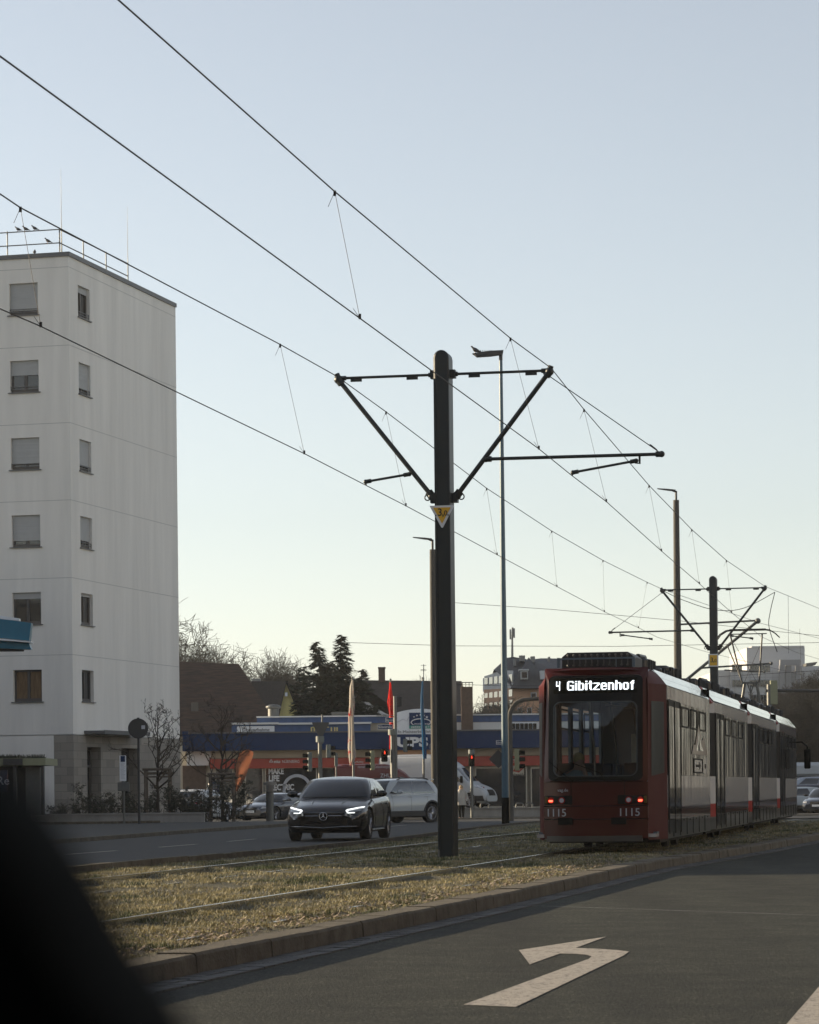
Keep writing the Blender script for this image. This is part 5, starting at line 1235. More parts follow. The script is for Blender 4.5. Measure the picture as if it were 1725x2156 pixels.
    def cast(a, b_, view):
        if view == 'side+': og, d = Vector((a, 3, b_)), Vector((0, -1, 0))
        elif view == 'side-': og, d = Vector((a, -3, b_)), Vector((0, 1, 0))
        elif view == 'front': og, d = Vector((L, a, b_)), Vector((-1, 0, 0))
        elif view == 'rear': og, d = Vector((-L, a, b_)), Vector((1, 0, 0))
        else: og, d = Vector((a, b_, 4)), Vector((0, 0, -1))
        h = tree.ray_cast(og, d)
        if h[0] is None: return None
        nrm = h[1] if h[1].dot(d) < 0 else -h[1]
        return h[0], nrm
    def decal(name_, poly, view, mat, off=.007, par=None, res=7):
        """a convex outline laid on the bodywork"""
        out = []
        for i in range(len(poly)):
            a, c = poly[i], poly[(i + 1) % len(poly)]; k = max(1, int(math.dist(a, c) / .09))
            out += [(a[0] + (c[0] - a[0]) * j / k, a[1] + (c[1] - a[1]) * j / k) for j in range(k)]
        cx, cy = sum(q[0] for q in out) / len(out), sum(q[1] for q in out) / len(out); L_ = []; ok = True
        for k in range(res + 1):
            f = 1 - k / res * .985; row = []
            for q in out:
                h = cast(cx + (q[0] - cx) * f, cy + (q[1] - cy) * f, view)
                row.append(h[0] + h[1] * off if h else None)
            good = [v for v in row if v is not None]
            if not good: continue
            row = [v if v is not None else min(good, key=lambda g_: 0) for v in row]; L_.append(row)
        if len(L_) < 2: return None
        b = MB(); b.loft(L_, caps=False, sm=True)
        return child(name_, b, M[mat], par or t)
    t_ = Car(); t_.t = t; t_.decal = decal; t_.cast = cast; t_.X = X; t_.p = p
    # glass
    g_ = gh; zb, zt = g_['zb'] + .02, g_['zt'] - .055
    def lerpz(z, a, b_): f = min(1, max(0, (z - g_['zb']) / (g_['zt'] - g_['zb']))); return a + (b_ - a) * f
    fx = lambda z: X(lerpz(z, g_['bf'], g_['tf']) + g_.get('fr', .16) + .05); rx = lambda z: X(lerpz(z, g_['br'], g_['tr']) - g_.get('fr', .16) - .06)
    segs = p.get('side', [0, .52, 1.0])
    for v in ('side+', 'side-'):
        for k in range(len(segs) - 1):
            a, c = segs[k], segs[k + 1]; e = .006
            q = lambda f, z: (fx(z) + (rx(z) - fx(z)) * f, z)
            decal('side_window', [q(a + e, zb + .02), q(c - e, zb + .02), q(c - e, (zb + zt) / 2), q(c - e, zt), q(a + e, zt), q(a + e, (zb + zt) / 2)], v, 'carglass')
    wv = g_['wb'] * .92; wt_ = g_['wt'] * .90
    decal('windscreen', [(-wv, zb), (wv, zb), (wt_, zt + .015), (-wt_, zt + .015)], 'front', 'wscreen', .008)
    decal('rear_window', [(-wv * .92, zb + .05), (wv * .92, zb + .05), (wt_ * .9, zt), (-wt_ * .9, zt)], 'rear', 'carglass', .008)
    # wheels
    key = (round(r, 3), p.get('spokes', 5))
    if key not in WH: WH[key] = wheel_meshes(r, .22, key[1])
    for a in ax:
        for s in (1, -1):
            wo = bpy.data.objects.new('wheel', None); C.objects.link(wo); wo.parent = t; wo.location = (X(a), s * (W / 2 - .13), r); wo.rotation_euler = (0, 0, 0 if s > 0 else math.pi)
            for nm, m in zip(('tyre', 'rim', 'brake_disc'), WH[key]): child(nm, m, None, wo)
    # mirrors and handles
    if p.get('mirrors', True):
        for s in (1, -1):
            b = MB(); mx = X(g_['bf'] + .62); zm = g_['zb'] + .09; b.sphere((mx, s * (W / 2 + .10), zm), .07, .12, .075, 12, 8); b.tube([(mx - .02, s * (W / 2 - .10), zm - .05), (mx, s * (W / 2 + .06), zm - .03)], .03, 6); child('mirror', b, M[paintm if not p.get('bmir') else 'p_black'], t)
    for s in ('side+', 'side-'):
        for a in p.get('handles', []):
            h = cast(X(a), p['hz'], s)
            if h: b = MB(); q = h[0] + h[1] * .015; b.box(q.x, q.y, q.z, .18, .03, .028, bev=.01); child('door_handle', b, M[paintm], t)
        for a in p.get('seams', []):
            pts = [cast(X(a + (.0 if z > .5 else 0)), z, s) for z in np.linspace(p['bot'][2][1] + .12, g_['zb'] + .0, 8)]; pts = [q[0] + q[1] * .001 for q in pts if q]
            if len(pts) > 2: b = MB(); b.tube(pts, .005, 4); child('door_seam', b, M['wellb'], t)
    return t_
SED = dict(L=4.69, W=1.83, H=1.43, r=.345, axles=(.93, 3.66), spokes=5,
  top=[(0, .58), (.08, .70), (.35, .80), (.9, .90), (1.35, .97), (1.9, 1.0), (3.6, 1.04), (4.3, 1.06), (4.6, 1.02), (4.69, .85)],
  wid=[(0, .70), (.12, .86), (.35, .95), (.8, .995), (2.0, 1.0), (3.8, 1.0), (4.3, .95), (4.6, .86), (4.69, .74)],
  bot=[(0, .30), (.15, .20), (.6, .17), (4.2, .18), (4.69, .36)], sh=[(0, .52), (.2, .66), (.9, .80), (1.6, .88), (3.6, .93), (4.4, .92), (4.69, .74)],
  gh=dict(bf=1.22, br=4.28, tf=2.12, tr=3.35, zb=.94, zt=1.375, wb=.80, wt=.56, cf=.95, cr=1.0, fr=.22), side=[0, .42, .78, 1.0], handles=(2.55, 3.35), hz=.80, seams=(1.55, 2.75, 3.5), bmir=True)
SUVP = dict(L=4.23, W=1.82, H=1.57, r=.345, axles=(.84, 3.43), spokes=10,
  top=[(0, .70), (.08, .84), (.4, .93), (1.1, 1.02), (1.6, 1.06), (3.9, 1.10), (4.12, 1.06), (4.23, .80)],
  wid=[(0, .74), (.12, .88), (.4, .96), (.9, 1.0), (3.6, 1.0), (4.0, .95), (4.18, .87), (4.23, .80)],
  bot=[(0, .34), (.2, .25), (.6, .23), (3.8, .24), (4.23, .40)], sh=[(0, .60), (.2, .76), (1.2, .92), (3.8, .99), (4.23, .72)],
  gh=dict(bf=1.02, br=4.08, tf=1.72, tr=3.62, zb=1.0, zt=1.51, wb=.80, wt=.60, cf=.95, cr=1.35, fr=.18), side=[0, .47, .97], handles=(2.3, 3.15), hz=.92, seams=(1.4, 2.35, 3.2))
HAT = dict(SUVP, L=4.2, W=1.78, H=1.48, r=.33, spokes=5, gh=dict(bf=.98, br=4.02, tf=1.72, tr=3.45, zb=.96, zt=1.43, wb=.79, wt=.58, cf=.95, cr=1.2, fr=.18), side=[0, .42, .80],
  top=[(0, .66), (.08, .78), (.4, .88), (1.1, .97), (1.6, 1.0), (3.9, 1.06), (4.1, 1.0), (4.2, .8)])
# --- black saloon
hd = math.atan2(-.990, -.139)
c = car('parked_car', '', '', SED, 'p_black', (-1.60, 67.4, .0), hd, None, None, 1.03); c.t.name = 'saloon_car'
tag(c.t, 'black four-door saloon car driving towards us with slanted headlights on', 'car'); X = c.X
for s in (1, -1):
    # slim L-shaped daytime lamp lying on the corner
    hl_ = c.decal('headlight', [(s * .50, .60), (s * .78, .66), (s * .84, .735), (s * .52, .665)], 'front', 'amb', .006); 
    if hl_:
        c.decal('lamp_strip', [(s * .50, .650), (s * .815, .722), (s * .82, .748), (s * .49, .682)], 'front', 'white_led', .014, hl_)
        c.decal('lamp_strip', [(s * .47, .660), (s * .50, .676), (s * .55, .610), (s * .52, .600)], 'front', 'white_led', .014, hl_)
        c.decal('lamp_strip', [(s * .53, .598), (s * .67, .604), (s * .67, .622), (s * .53, .616)], 'front', 'white_led', .014, hl_)
gr_ = c.decal('grille', [(-.46, .62), (.46, .62), (.38, .46), (.0, .42), (-.38, .46)], 'front', 'wellb', .006)
h = c.cast(0, .53, 'front')[0]; b = MB()
b.tube([(h.x + .03, math.cos(a) * .085, .545 + math.sin(a) * .085) for a in np.linspace(0, 6.2832, 25)], .008, 6)
for a in (90, 210, 330): b.tube([(h.x + .03, 0, .545), (h.x + .03, math.cos(R(a)) * .08, .545 + math.sin(R(a)) * .08)], [.014, .004], 5)
child('star_emblem', b, M['chrome'], gr_)
for s in (1, -1):
    pts = [c.cast(s * y, .555, 'front') for y in (.11, .2, .3, .40)]; b = MB(); b.tube([q[0] + q[1] * .02 for q in pts], .010, 5); child('chrome_bar', b, M['chrome'], gr_)
pts = [c.cast(y, .30 + .05 * abs(y), 'front') for y in np.linspace(-.72, .72, 13)]; b = MB(); b.tube([q[0] + q[1] * .012 for q in pts if q], .009, 5); child('chrome_lip', b, M['chrome'], c.t)
for s in (1, -1): c.decal('air_intake', [(s * .50, .50), (s * .80, .46), (s * .78, .32), (s * .54, .32)], 'front', 'wellb', .006)
c.decal('lower_intake', [(-.42, .38), (.42, .38), (.46, .32), (-.46, .32)], 'front', 'wellb', .006)
for v in ('side+', 'side-'):
    pts = [c.cast(X(a), .24, v) for a in np.linspace(1.35, 3.2, 9)]; b = MB(); b.tube([q[0] + q[1] * .015 for q in pts if q], .010, 5); child('sill_trim', b, M['chrome'], c.t)
for y in (-.3, .3):
    pts = [c.cast(X(a), y * (1 + .3 * (a / 1.2)), 'top') for a in np.linspace(.35, 1.15, 7)]; b = MB(); b.tube([q[0] + q[1] * .0 for q in pts if q], [.004, .014, .02, .022, .02, .014, .004], 6); child('bonnet_crease', b, M['p_black'], c.t)
# --- light SUV turning
h_ = Vector((-.669, -.743)); l_ = Vector((.743, -.669)); Pw = Vector((at(905, 1700, 101).x, 101)); ctr = Pw + 1.31 * h_ - .78 * l_
hds = math.atan2(h_.y, h_.x)
c = car('suv', 'pale silver SUV turning behind the black saloon, its rear wheel showing', 'car', SUVP, 'p_white', (ctr.x, ctr.y, gz(101) - .01), hds, None, darklow=True); X = c.X
b = MB()
for s in (1, -1): b.tube([(X(1.9), s * .62, 1.50), (X(2.1), s * .62, 1.56), (X(3.3), s * .60, 1.57), (X(3.55), s * .60, 1.52)], .022, 6)
child('roof_rail', b, M['plast'], c.t)
b = MB(); b.loft([[(X(3.55), y, 1.50), (X(3.92), y * .95, 1.50), (X(3.92), y * .95, 1.53), (X(3.55), y, 1.545)] for y in np.linspace(-.58, .58, 7)]); child('roof_spoiler', b, M['p_white'], c.t)
for v in ('side+', 'side-'):
    c.decal('tail_light', [(X(3.86), .98), (X(4.14), .95), (X(4.16), .84), (X(3.95), .88)], v, 'tail', .008)
    pts = [c.cast(X(a), .46, v) for a in np.linspace(1.3, 2.95, 8)]; b = MB(); b.tube([q[0] for q in pts if q], .014, 5); child('body_crease', b, M['p_white'], c.t)
# --- convertible and other parked cars on the forecourt
def front_face(c, w=.55, z=.6, plate=True, txt_=None):
    for s in (1, -1): c.decal('headlight', [(s * w, z), (s * (w + .26), z + .03), (s * (w + .28), z + .10), (s * (w + .02), z + .10)], 'front', 'amb', .008)
    c.decal('grille', [(-.38, z + .08), (.38, z + .08), (.34, z - .16), (-.34, z - .16)], 'front', 'wellb', .007)
    h = c.cast(0, z - .1, 'front'); 
    if h and plate:
        b = MB(); b.box(h[0].x + .03, 0, z - .12, .01, .5, .11, bev=.004); o = child('number_plate', b, M['signw'], c.t)
        if txt_: txt(txt_, .07, (h[0].x + .038, 0, z - .15), M['letterb'], o, rot=(R(90), 0, R(90)), world=False)
def rear_face(c, z=.82):
    for s in (1, -1): c.decal('tail_light', [(s * .50, z), (s * .76, z + .02), (s * .78, z + .12), (s * .52, z + .11)], 'rear', 'tail', .008)
    h = c.cast(0, .6, 'rear'); b = MB(); b.box(h[0].x - .02, 0, .62, .01, .5, .11); child('number_plate', b, M['signw'], c.t)
CAB = dict(SED, gh=dict(SED['gh'], tf=1.95, tr=3.0, br=3.75, zt=1.32), side=[0, .6, 1.0], bmir=False)
g0 = 'cars parked in front of the shop'
D = 139; c = car('parked_car', 'dark convertible parked facing us behind the bollard light', 'car', CAB, 'p_dark', (at(583, 1700, D).x, D, gz(D) + .09), math.atan2(-.86, -.50), g0)
front_face(c, txt_='N SJ 410'); b = MB()
h = c.cast(0, .62, 'front')[0]
for k in range(4): b.tube([(h.x + .045, -.105 + k * .07 + math.cos(a) * .045, .64 + math.sin(a) * .045) for a in np.linspace(0, 6.2832, 17)], .007, 5)
child('ring_emblem', b, M['chrome'], c.t)
D = 141; c = car('parked_car', 'dark grey car half hidden behind the mirror of the black saloon', 'car', SED, 'p_navy', (at(655, 1700, D).x, D + 2.0, gz(D) + .09), math.atan2(-.8, -.6), g0); front_face(c)
D = 127; c = car('parked_car', 'white hatchback parked rear towards us behind the bushes', 'car', HAT, 'p_van', (at(418, 1700, D).x, D + .5, gz(D) + .09), math.atan2(.96, .28), g0); rear_face(c)
D = 136; c = car('parked_car', 'silver estate parked farther back beside the tower wall', 'car', SUVP, 'p_silver', (at(398, 1690, D).x, D + 3, gz(D) + .09), math.atan2(.55, .83), g0); rear_face(c)
D = 121; c = car('parked_car', 'dark car mostly hidden by bushes at the tower corner', 'car', HAT, 'p_dark', (at(372, 1690, D).x - 1.2, D + .5, gz(D) + .09), math.atan2(.30, .95), g0); rear_face(c)
# --- cars on the far right
g1 = 'cars on the street beyond the tram'
D = 158; c = car('white_hatchback', 'white hatchback with five-spoke wheel right behind the tram mirror', 'car', HAT, 'p_white', (at(1669, 1700, D).x, D + .2, -.41), math.atan2(.18, -.98), g1)
for v in ('side+', 'side-'): c.decal('tail_light', [(c.X(3.80), .98), (c.X(4.08), .84), (c.X(4.10), .72), (c.X(3.92), .84)], v, 'tail', .008)
D = 166; c = car('parked_car', 'dark blue estate behind the white hatchback at the right edge', 'car', SUVP, 'p_navy', (at(1678, 1700, D).x, D, -.35), math.atan2(.05, -.99), g1)
D = 173; c = car('parked_car', 'silver blue van-like car behind two others at the right edge', 'car', dict(SUVP, L=4.6), 'p_silver', (at(1712, 1700, D).x, D, -.2), math.atan2(.05, -.99), g1); c.t.scale = (1.12, 1.05, 1.2)
D = 153; c = car('parked_car', 'black car facing us cut off by the right edge of the picture', 'car', SED, 'p_dark', (at(1742, 1700, D).x, D, -.40), math.atan2(-.93, -.36), g1); front_face(c)
# --- vans
VAN = dict(L=5.9, W=2.05, H=2.7, r=.36, axles=(.95, 4.75), spokes=8, mirrors=False,
  top=[(0, .72), (.06, .95), (.5, 1.15), (.9, 1.28), (1.65, 2.05), (1.95, 2.32), (2.5, 2.66), (3.0, 2.75), (5.8, 2.75), (5.9, 2.7)],
  wid=[(0, .82), (.1, .93), (.5, .98), (1.2, 1.0), (5.7, 1.0), (5.9, .98)], bot=[(0, .32), (.2, .26), (.6, .25), (5.8, .30), (5.9, .32)],
  sh=[(0, .6), (.1, .85), (.5, 1.05), (.9, 1.18), (1.65, 1.90), (1.95, 2.15), (2.5, 2.48), (3.0, 2.58), (5.8, 2.58), (5.9, 2.5)],
  gh=dict(bf=2.6, br=5.7, tf=2.9, tr=5.6, zb=2.60, zt=2.72, wb=.85, wt=.80), side=[], seams=())
def van(label, D, xf, z, sc_, pa, hd=0.0, Lx=1.0):
    c = car('van', label, 'van', VAN, pa, (0, D, z), hd, 'vans parked before the shop'); c.t.scale = (sc_ * Lx, sc_, sc_)
    c.t.location.x = at(xf, 1690, D).x - VAN['L'] / 2 * sc_ * Lx
    for ch in list(c.t.children):
        if ch.name.split('.')[0] in ('windscreen', 'rear_window', 'side_window'): bpy.data.objects.remove(ch)
    X = c.X
    for v in ('side+', 'side-'):
        c.decal('cab_window', [(X(1.28), 1.34), (X(2.35), 1.34), (X(2.35), 1.95), (X(1.98), 1.95), (X(1.50), 1.55)], v, 'carglass', .008)
        c.decal('lower_trim', [(X(1.45), .30), (X(4.2), .32), (X(4.2), .55), (X(1.45), .62)], v, 'plast', .008)
        c.decal('bumper_trim', [(X(.12), .35), (X(.58), .35), (X(.60), .62), (X(.2), .62)], v, 'plast', .010)
        s = 1 if v == 'side+' else -1; b = MB(); b.box(X(1.28), s * 1.16, 1.45, .10, .20, .36, bev=.04); b.box(X(1.3), s * 1.02, 1.4, .05, .2, .05); child('mirror', b, M['black'], c.t)
    c.decal('windscreen', [(-.85, 1.36), (.85, 1.36), (.76, 2.05), (-.76, 2.05)], 'front', 'wscreen', .008)
    for s in (1, -1): c.decal('headlight', [(s * .60, .92), (s * .84, .98), (s * .86, 1.10), (s * .66, 1.02)], 'front', 'amb', .01)
    c.decal('grille', [(-.5, .92), (.5, .92), (.52, .62), (-.52, .62)], 'front', 'wellb', .01); return c
cw = van('tall white van parked nose right behind the woman', 156.0, 1043, .12, 1.05, 'p_van', R(-20), .98)
for v in ('side-',): cw.decal('headlight', [(cw.X(.16), .93), (cw.X(.62), 1.05), (cw.X(.66), 1.16), (cw.X(.30), 1.06)], v, 'amb', .008)
cr_ = van('dark red van with white lettering parked behind the light SUV', 151.5, 921, .12, .86, 'p_red', R(0), 1.05)
b = MB()
fy = at(800, 1620, 150.3)
vz = lambda x, y: at(x, y, 151.5 - 1.02 * .86 - .03)
def vtext(s, x0, y1, h, wd, mat='letterg', sh=.0, bold=0):
    p = vz(x0, y1); o = txt(s, h, p - Vector((0, 0, 0)), M[mat], None, align='LEFT', width=wd, shear=sh, bold=bold); L = o.location.copy(); o.parent = cr_.t
    mw = Matrix.Translation(cr_.t.location) @ Matrix.Diagonal((*cr_.t.scale, 1)); o.matrix_parent_inverse = mw.inverted(); o.location = L
vtext('Hausmeisterdienst', 753, 1617.5, .15, .75, sh=.3); vtext('Gebäudereinigung', 788, 1617.5, .15, .85, sh=.3); vtext('Schädlingsbekämpfung', 824, 1617, .15, 1.0, sh=.3); vtext('ZHU', 801, 1637, .20, .55, bold=.01); vtext('Nürnberg', 834, 1640.5, .10, .4)
D = 178; X0 = at(1740, 1650, D).x; t = thing('box_van', 'large white box van roof behind the parked cars at right', 'van', (X0, D, -.1)); b = MB(); zt = at(1700, 1602, D).z + .1
b.box(0, 0, zt - .55, 6.2, 2.2, .9, bev=.2); b.box(0, 0, .9, 6.1, 2.1, 1.2, bev=.1); child('body', b, M['p_van'], t)
b = MB(); b.box(0, -.01, zt - 1.2, 5.9, 2.16, .5, bev=.05); child('window_band', b, M['carglass'], t)
b = MB()
for x in (-2, 2):
    for s in (-1, 1): b.cyl((x, s * .95, .36), .36, .24, 18, 0, 'Y')
child('wheels', b, M['tyre'], t)
b = MB(); b.tube([(-1.2, -.3, zt - .1), (-1.2, -.3, zt + .3)], .012, 5); b.sphere((-1.2, -.3, zt - .08), .08, .08, .1, 8, 6); child('antenna', b, M['black'], t)
# ------------------------------------------------------------------ shop
D = 162; sx = at(750, 1700, D).x; shop = thing('shop', 'long low shop with dark blue fascia, red sign band and big windows', 'shop', (sx, D, .06))
def pb(name, rects, mat, par=shop, label=None, bev=0.0):
    b = MB()
    for x0, y0, x1, y1, d, dep in rects: pbox(b, x0, y0, x1, y1, d, dep, 0, bev)
    return child(name, b, M[mat], par, label, world=True)
pb('wall', [(384, 1576, 1300, 1716, 162.6, 12), (541, 1520, 1300, 1545, 164.5, 10)], 'cream')
pb('fascia', [(384, 1540.5, 1300, 1577, 161.2, 1.6), (384, 1540, 396, 1577.3, 161.0, .3)], 'blue')
pb('fascia_cap', [(383, 1538, 1300, 1540.8, 161.1, 1.9)], 'coping')
pb('soffit_wall', [(394, 1577.5, 1300, 1593, 162.3, .4)], 'cream')
ub = pb('upper_storey', [(541, 1507, 1300, 1521, 164.3, 8)], 'blue2'); pb('parapet_cap', [(540, 1504.5, 1300, 1507.2, 164.1, 8.4)], 'whitewall')
lb = pb('annex', [(488, 1525, 780, 1541, 163, 1.4)], 'blue2'); pb('annex_cap', [(486.5, 1521.5, 586, 1525.5, 162.8, 1.7), (586.3, 1521, 782, 1525, 162.8, 1.7)], 'whitewall')
s = pb('sign_board', [(499, 1529, 578, 1541, 162.9, .08)], 'signw'); txt('Direktannahme', .20, at(539, 1540.2, 162.86), M['letterb'], s, width=at(568, 1530, D).x - at(511, 1530, D).x)
up = pb('upper_wall', [(960, 1520, 1300, 1538, 163.8, .5)], 'whitewall')
w_ = pb('clerestory_window', [(1076, 1521, 1130, 1537, 163.7, .08)], 'signw')
for k in range(6): pb('pane', [(1077.5 + k * 9, 1523, 1085 + k * 9, 1536.5, 163.66, .03)], 'glassd', w_)
pb('red_sign_band', [(442, 1594, 1300, 1614.5, 162.0, .3)], 'red')
b = MB(); p = at(444, 1604, 161.4); b.cyl((p.x, p.y, p.z), .20, .10, 24, 0, 'X'); rs = child('round_sign', b, M['red'], shop, world=True)
def st_(s, xc, yb, h, wd, mat='letter', par=shop, D_=161.95, **k):
    return txt(s, h * D_ / F, at(xc, yb, D_), M[mat], par, width=wd * D_ / F, **k)
st_('niu', 583.5, 1606.5, 6.2, 13, bold=.025); st_('NÜRNBERG', 612.5, 1606.5, 6.2, 36, bold=-.005)
b = MB(); c0 = at(571, 1603, 161.95)
for a in (90, 210, 330):
    b.tube([(c0.x + math.cos(R(a)) * .11, c0.y, c0.z + math.sin(R(a)) * .1), (c0.x + math.cos(R(a + 120)) * .11, c0.y, c0.z + math.sin(R(a + 120)) * .1)], .018, 5)
child('logo_mark', b, M['letter'], shop, world=True)
st_('e-Mobility', 756, 1606.5, 4.5, 19); st_('MAKE LIFE', 1050, 1605.5, 6, 30, bold=.01); st_('ELECTRIC', 1082, 1605.5, 6, 26, bold=.01)
def shopwin(x0, y0, x1, y1, label=None, door=False):
    o = pb('door' if door else 'window', [(x0, y0, x1, y0 + 3, 162.2, .25), (x0, y1 - 2, x1, y1, 162.2, .25), (x0, y0 + 3, x0 + 2.2, y1 - 2, 162.2, .25), (x1 - 2.2, y0 + 3, x1, y1 - 2, 162.2, .25)], 'cream')
    pb('pane', [(x0 + 1, y0 + 1, x1 - 1, y1 - 1, 162.35, .1)], 'glassd', o); return o
shopwin(452, 1614.7, 492, 1700); shopwin(516, 1614.7, 555, 1712, door=True); w1 = shopwin(558, 1614.7, 668, 1700); shopwin(672, 1614.7, 752, 1700)
shopwin(755, 1614.7, 860, 1700); shopwin(863, 1614.7, 960, 1700); w2 = shopwin(1001, 1614.7, 1110, 1700); shopwin(1118, 1614.7, 1240, 1700)
pb('poster', [(1080, 1617, 1104, 1633, 162.3, .03)], 'cream'); 
b = MB(); q0 = [at(x, y, 162.28) for x, y in ((1084, 1617), (1104, 1617), (1093, 1627), (1104, 1627), (1080, 1634), (1080, 1624))]; b.add(q0[:3] + [q0[5]], [(0, 1, 2, 3)]); child('poster_shape', b, M['red'], w2, world=True)
t_ = st_('Nägele', 1093, 1634.5, 7, 29, 'letterb', w2, 162.26, bold=.01); t_.rotation_euler = (R(90), 0, R(180))
for tx, yb in (('MAKE', 1629.8), ('LIFE', 1644.8), ('ELECTRIC', 1663.5)):
    st_(tx, {'MAKE': 581.5, 'LIFE': 577, 'ELECTRIC': 592}[tx], yb, 12, {'MAKE': 32, 'LIFE': 22, 'ELECTRIC': 54}[tx], par=w1, D_=162.25, bold=.03)
b = MB(); cc = at(625.5, 1661, 162.25); ro, ri = 31 * 162 / F, 24.5 * 162 / F
b.loft([[(cc.x + math.cos(a) * r_, cc.y + d_, cc.z + math.sin(a) * r_) for r_, d_ in ((ro, 0), (ri, 0), (ri, .02), (ro, .02))] for a in np.linspace(R(-25), R(205), 36)], caps=True); child('ring_motif', b, M['letterg'], w1, world=True)
b = MB(); b.loft([[p_ for p_ in [at(x, y, d) for x, y, d in ((455, 1655, 163.5), (540, 1655, 163.5))]] for _ in (0, 1)], closed=False, caps=False) if False else None
pb('garage_opening', [(385, 1612, 434, 1716, 162.45, .3)], 'brick'); pb('side_panel', [(393, 1578, 444, 1612, 162.1, .3)], 'whitewall')
# arched workshop sign
D2 = 160.6; arc = [(829, 1546)] + [(829 + (945 - 829) * k / 16, 1503 - 10.5 * math.sin(math.pi * k / 16) ** .8) for k in range(17)] + [(945, 1546)]
b = MB(); P = [at(x, y, D2) for x, y in arc]; b.prism([(p.x, p.z) for p in P], D2, D2 + .35); arch = child('arched_sign', b, M['signw'], shop, world=True)
pb('logo_field', [(862, 1500.5, 911, 1534, D2 - .03, .02)], 'blue', arch); pb('green_field', [(862, 1527.5, 911, 1534.2, D2 - .05, .02)], 'green', arch)
txt('WERKSTATT', .12, at(886.5, 1533.2, D2 - .08), M['letter'], arch, width=43 * D2 / F, shear=.3, bold=.01); txt('PROFISERVICE', .09, at(887, 1526, D2 - .08), M['letter'], arch, width=31 * D2 / F, shear=.3, bold=.01)
b = MB(); c0 = at(886.5, 1521, D2 - .06); b.tube([(c0.x + math.cos(a) * 20.5 * D2 / F, c0.y, c0.z + math.sin(a) * 7.5 * D2 / F) for a in np.linspace(R(-40), R(220), 30)], .028, 5)
for k, (x, y, r_) in enumerate(((872, 1509.5, .04), (878, 1506.5, .05), (885.5, 1505.2, .055), (893, 1506.3, .06), (899, 1510, .075))):
    p = at(x, y, D2 - .06); pts = []
    for j in range(10): a = R(90 + 36 * j); q = r_ * (1.25 if j % 2 == 0 else .5); pts.append((p.x + math.cos(a) * q, p.z + math.sin(a) * q))
    b.prism(pts, p.y - .01, p.y + .01)
child('star_logo', b, M['letter'], arch, world=True)
txt('Kfz-Meisterbetrieb für alle', .155, at(886, 1543.2, D2 - .03), M['letterb'], arch, width=108 * D2 / F)
b = MB(); b.tube([at(x, y, D2 - .02) for x, y in ((830, 1524), (849, 1514), (856.5, 1518.5), (861.5, 1509))], .012, 4); child('house_outline', b, M['letterg'], arch, world=True)
fs = pb('blue_sign', [(814, 1546.2, 945, 1579, D2, .35)], 'blue', arch); txt('UPS', 18.5 * D2 / F, at(868, 1571.5, D2 - .03), M['letter'], fs, width=66 * D2 / F, bold=.05); txt('AUTO', .12, at(909.5, 1575, D2 - .03), M['letterg'], fs, rot=(0, R(-90), R(90)), bold=0)
pb('sign_underpanel', [(829, 1579, 945, 1588, D2 + .4, .2)], 'orange', arch)
# roof things
b = MB(); p = at(711, 1512, 164.5); p = at(576, 1500, 166); b.cyl((p.x, p.y, p.z), .32, .5, 14); b.sphere((p.x, p.y, p.z + .3), .46, .46, .16, 14, 6); child('roof_vent', b, M['galv'], shop, world=True)
pb('skylight', [(828 - 130, 1499, 736, 1505, 166, 1.5)], 'galv'); b = MB(); 
for x in (606, 612, 618, 624, 648, 655, 660): p = at(x + 50, 1537, 162.9); b.box(p.x, p.y, p.z, .08, .05, .3)
pbox(b, 1.0 * 656, 1530.5, 693, 1532, 162.9, .1); child('roof_ladder', b, M['yellow'], shop, world=True)
# block chimney
b = MB(); pbox(b, 971.5, 1446, 996, 1540, 163.2, .7); ch_ = solo('chimney_stack', b, M['brick'], 'square dark brick chimney stack rising from the flat shop roof', 'chimney')
b = MB()
for x in (974, 981, 988, 995): b.tube([at(x, 1446, 163.4), at(x, 1437, 163.4)], .02, 4)
pbox(b, 972, 1436, 996.5, 1437.2, 163.2, .5); o = bpy.data.objects.new('chimney_cap', b.mesh('chimney_cap', [M['galv']], ch_.location)); C.objects.link(o); o.parent = ch_
# low wall before the forecourt and rails
b = MB(); pbox(b, 905, 1702, 1240, 1719, 150.5, .3); pbox(b, 905, 1700.5, 1240, 1702.3, 150.4, .5); solo('low_wall', b, M['conc'], 'low pale wall along the shop forecourt behind the woman', 'wall')
for i, (x0, x1, lb_) in enumerate(((1012, 1030, 'low bent metal rail right before the white van'), (1087, 1102, 'low bent metal rail beside the curved signal mast'), (1107, 1122, 'low bent metal rail just left of the tram'))):
    b = MB(); b.tube([at(x0, 1702, 151.5), at(x0 + .5, 1694, 151.5), at(x0 + 2, 1691.5, 151.5), at(x1 - 2, 1691.5, 151.5), at(x1, 1694, 151.5), at(x1, 1702, 151.5)], .04, 6); solo('parking_rail', b, M['galv'], lb_, 'rail', 'low metal rails on the forecourt')
b = MB(); p = at(800, 1700, 150.6)
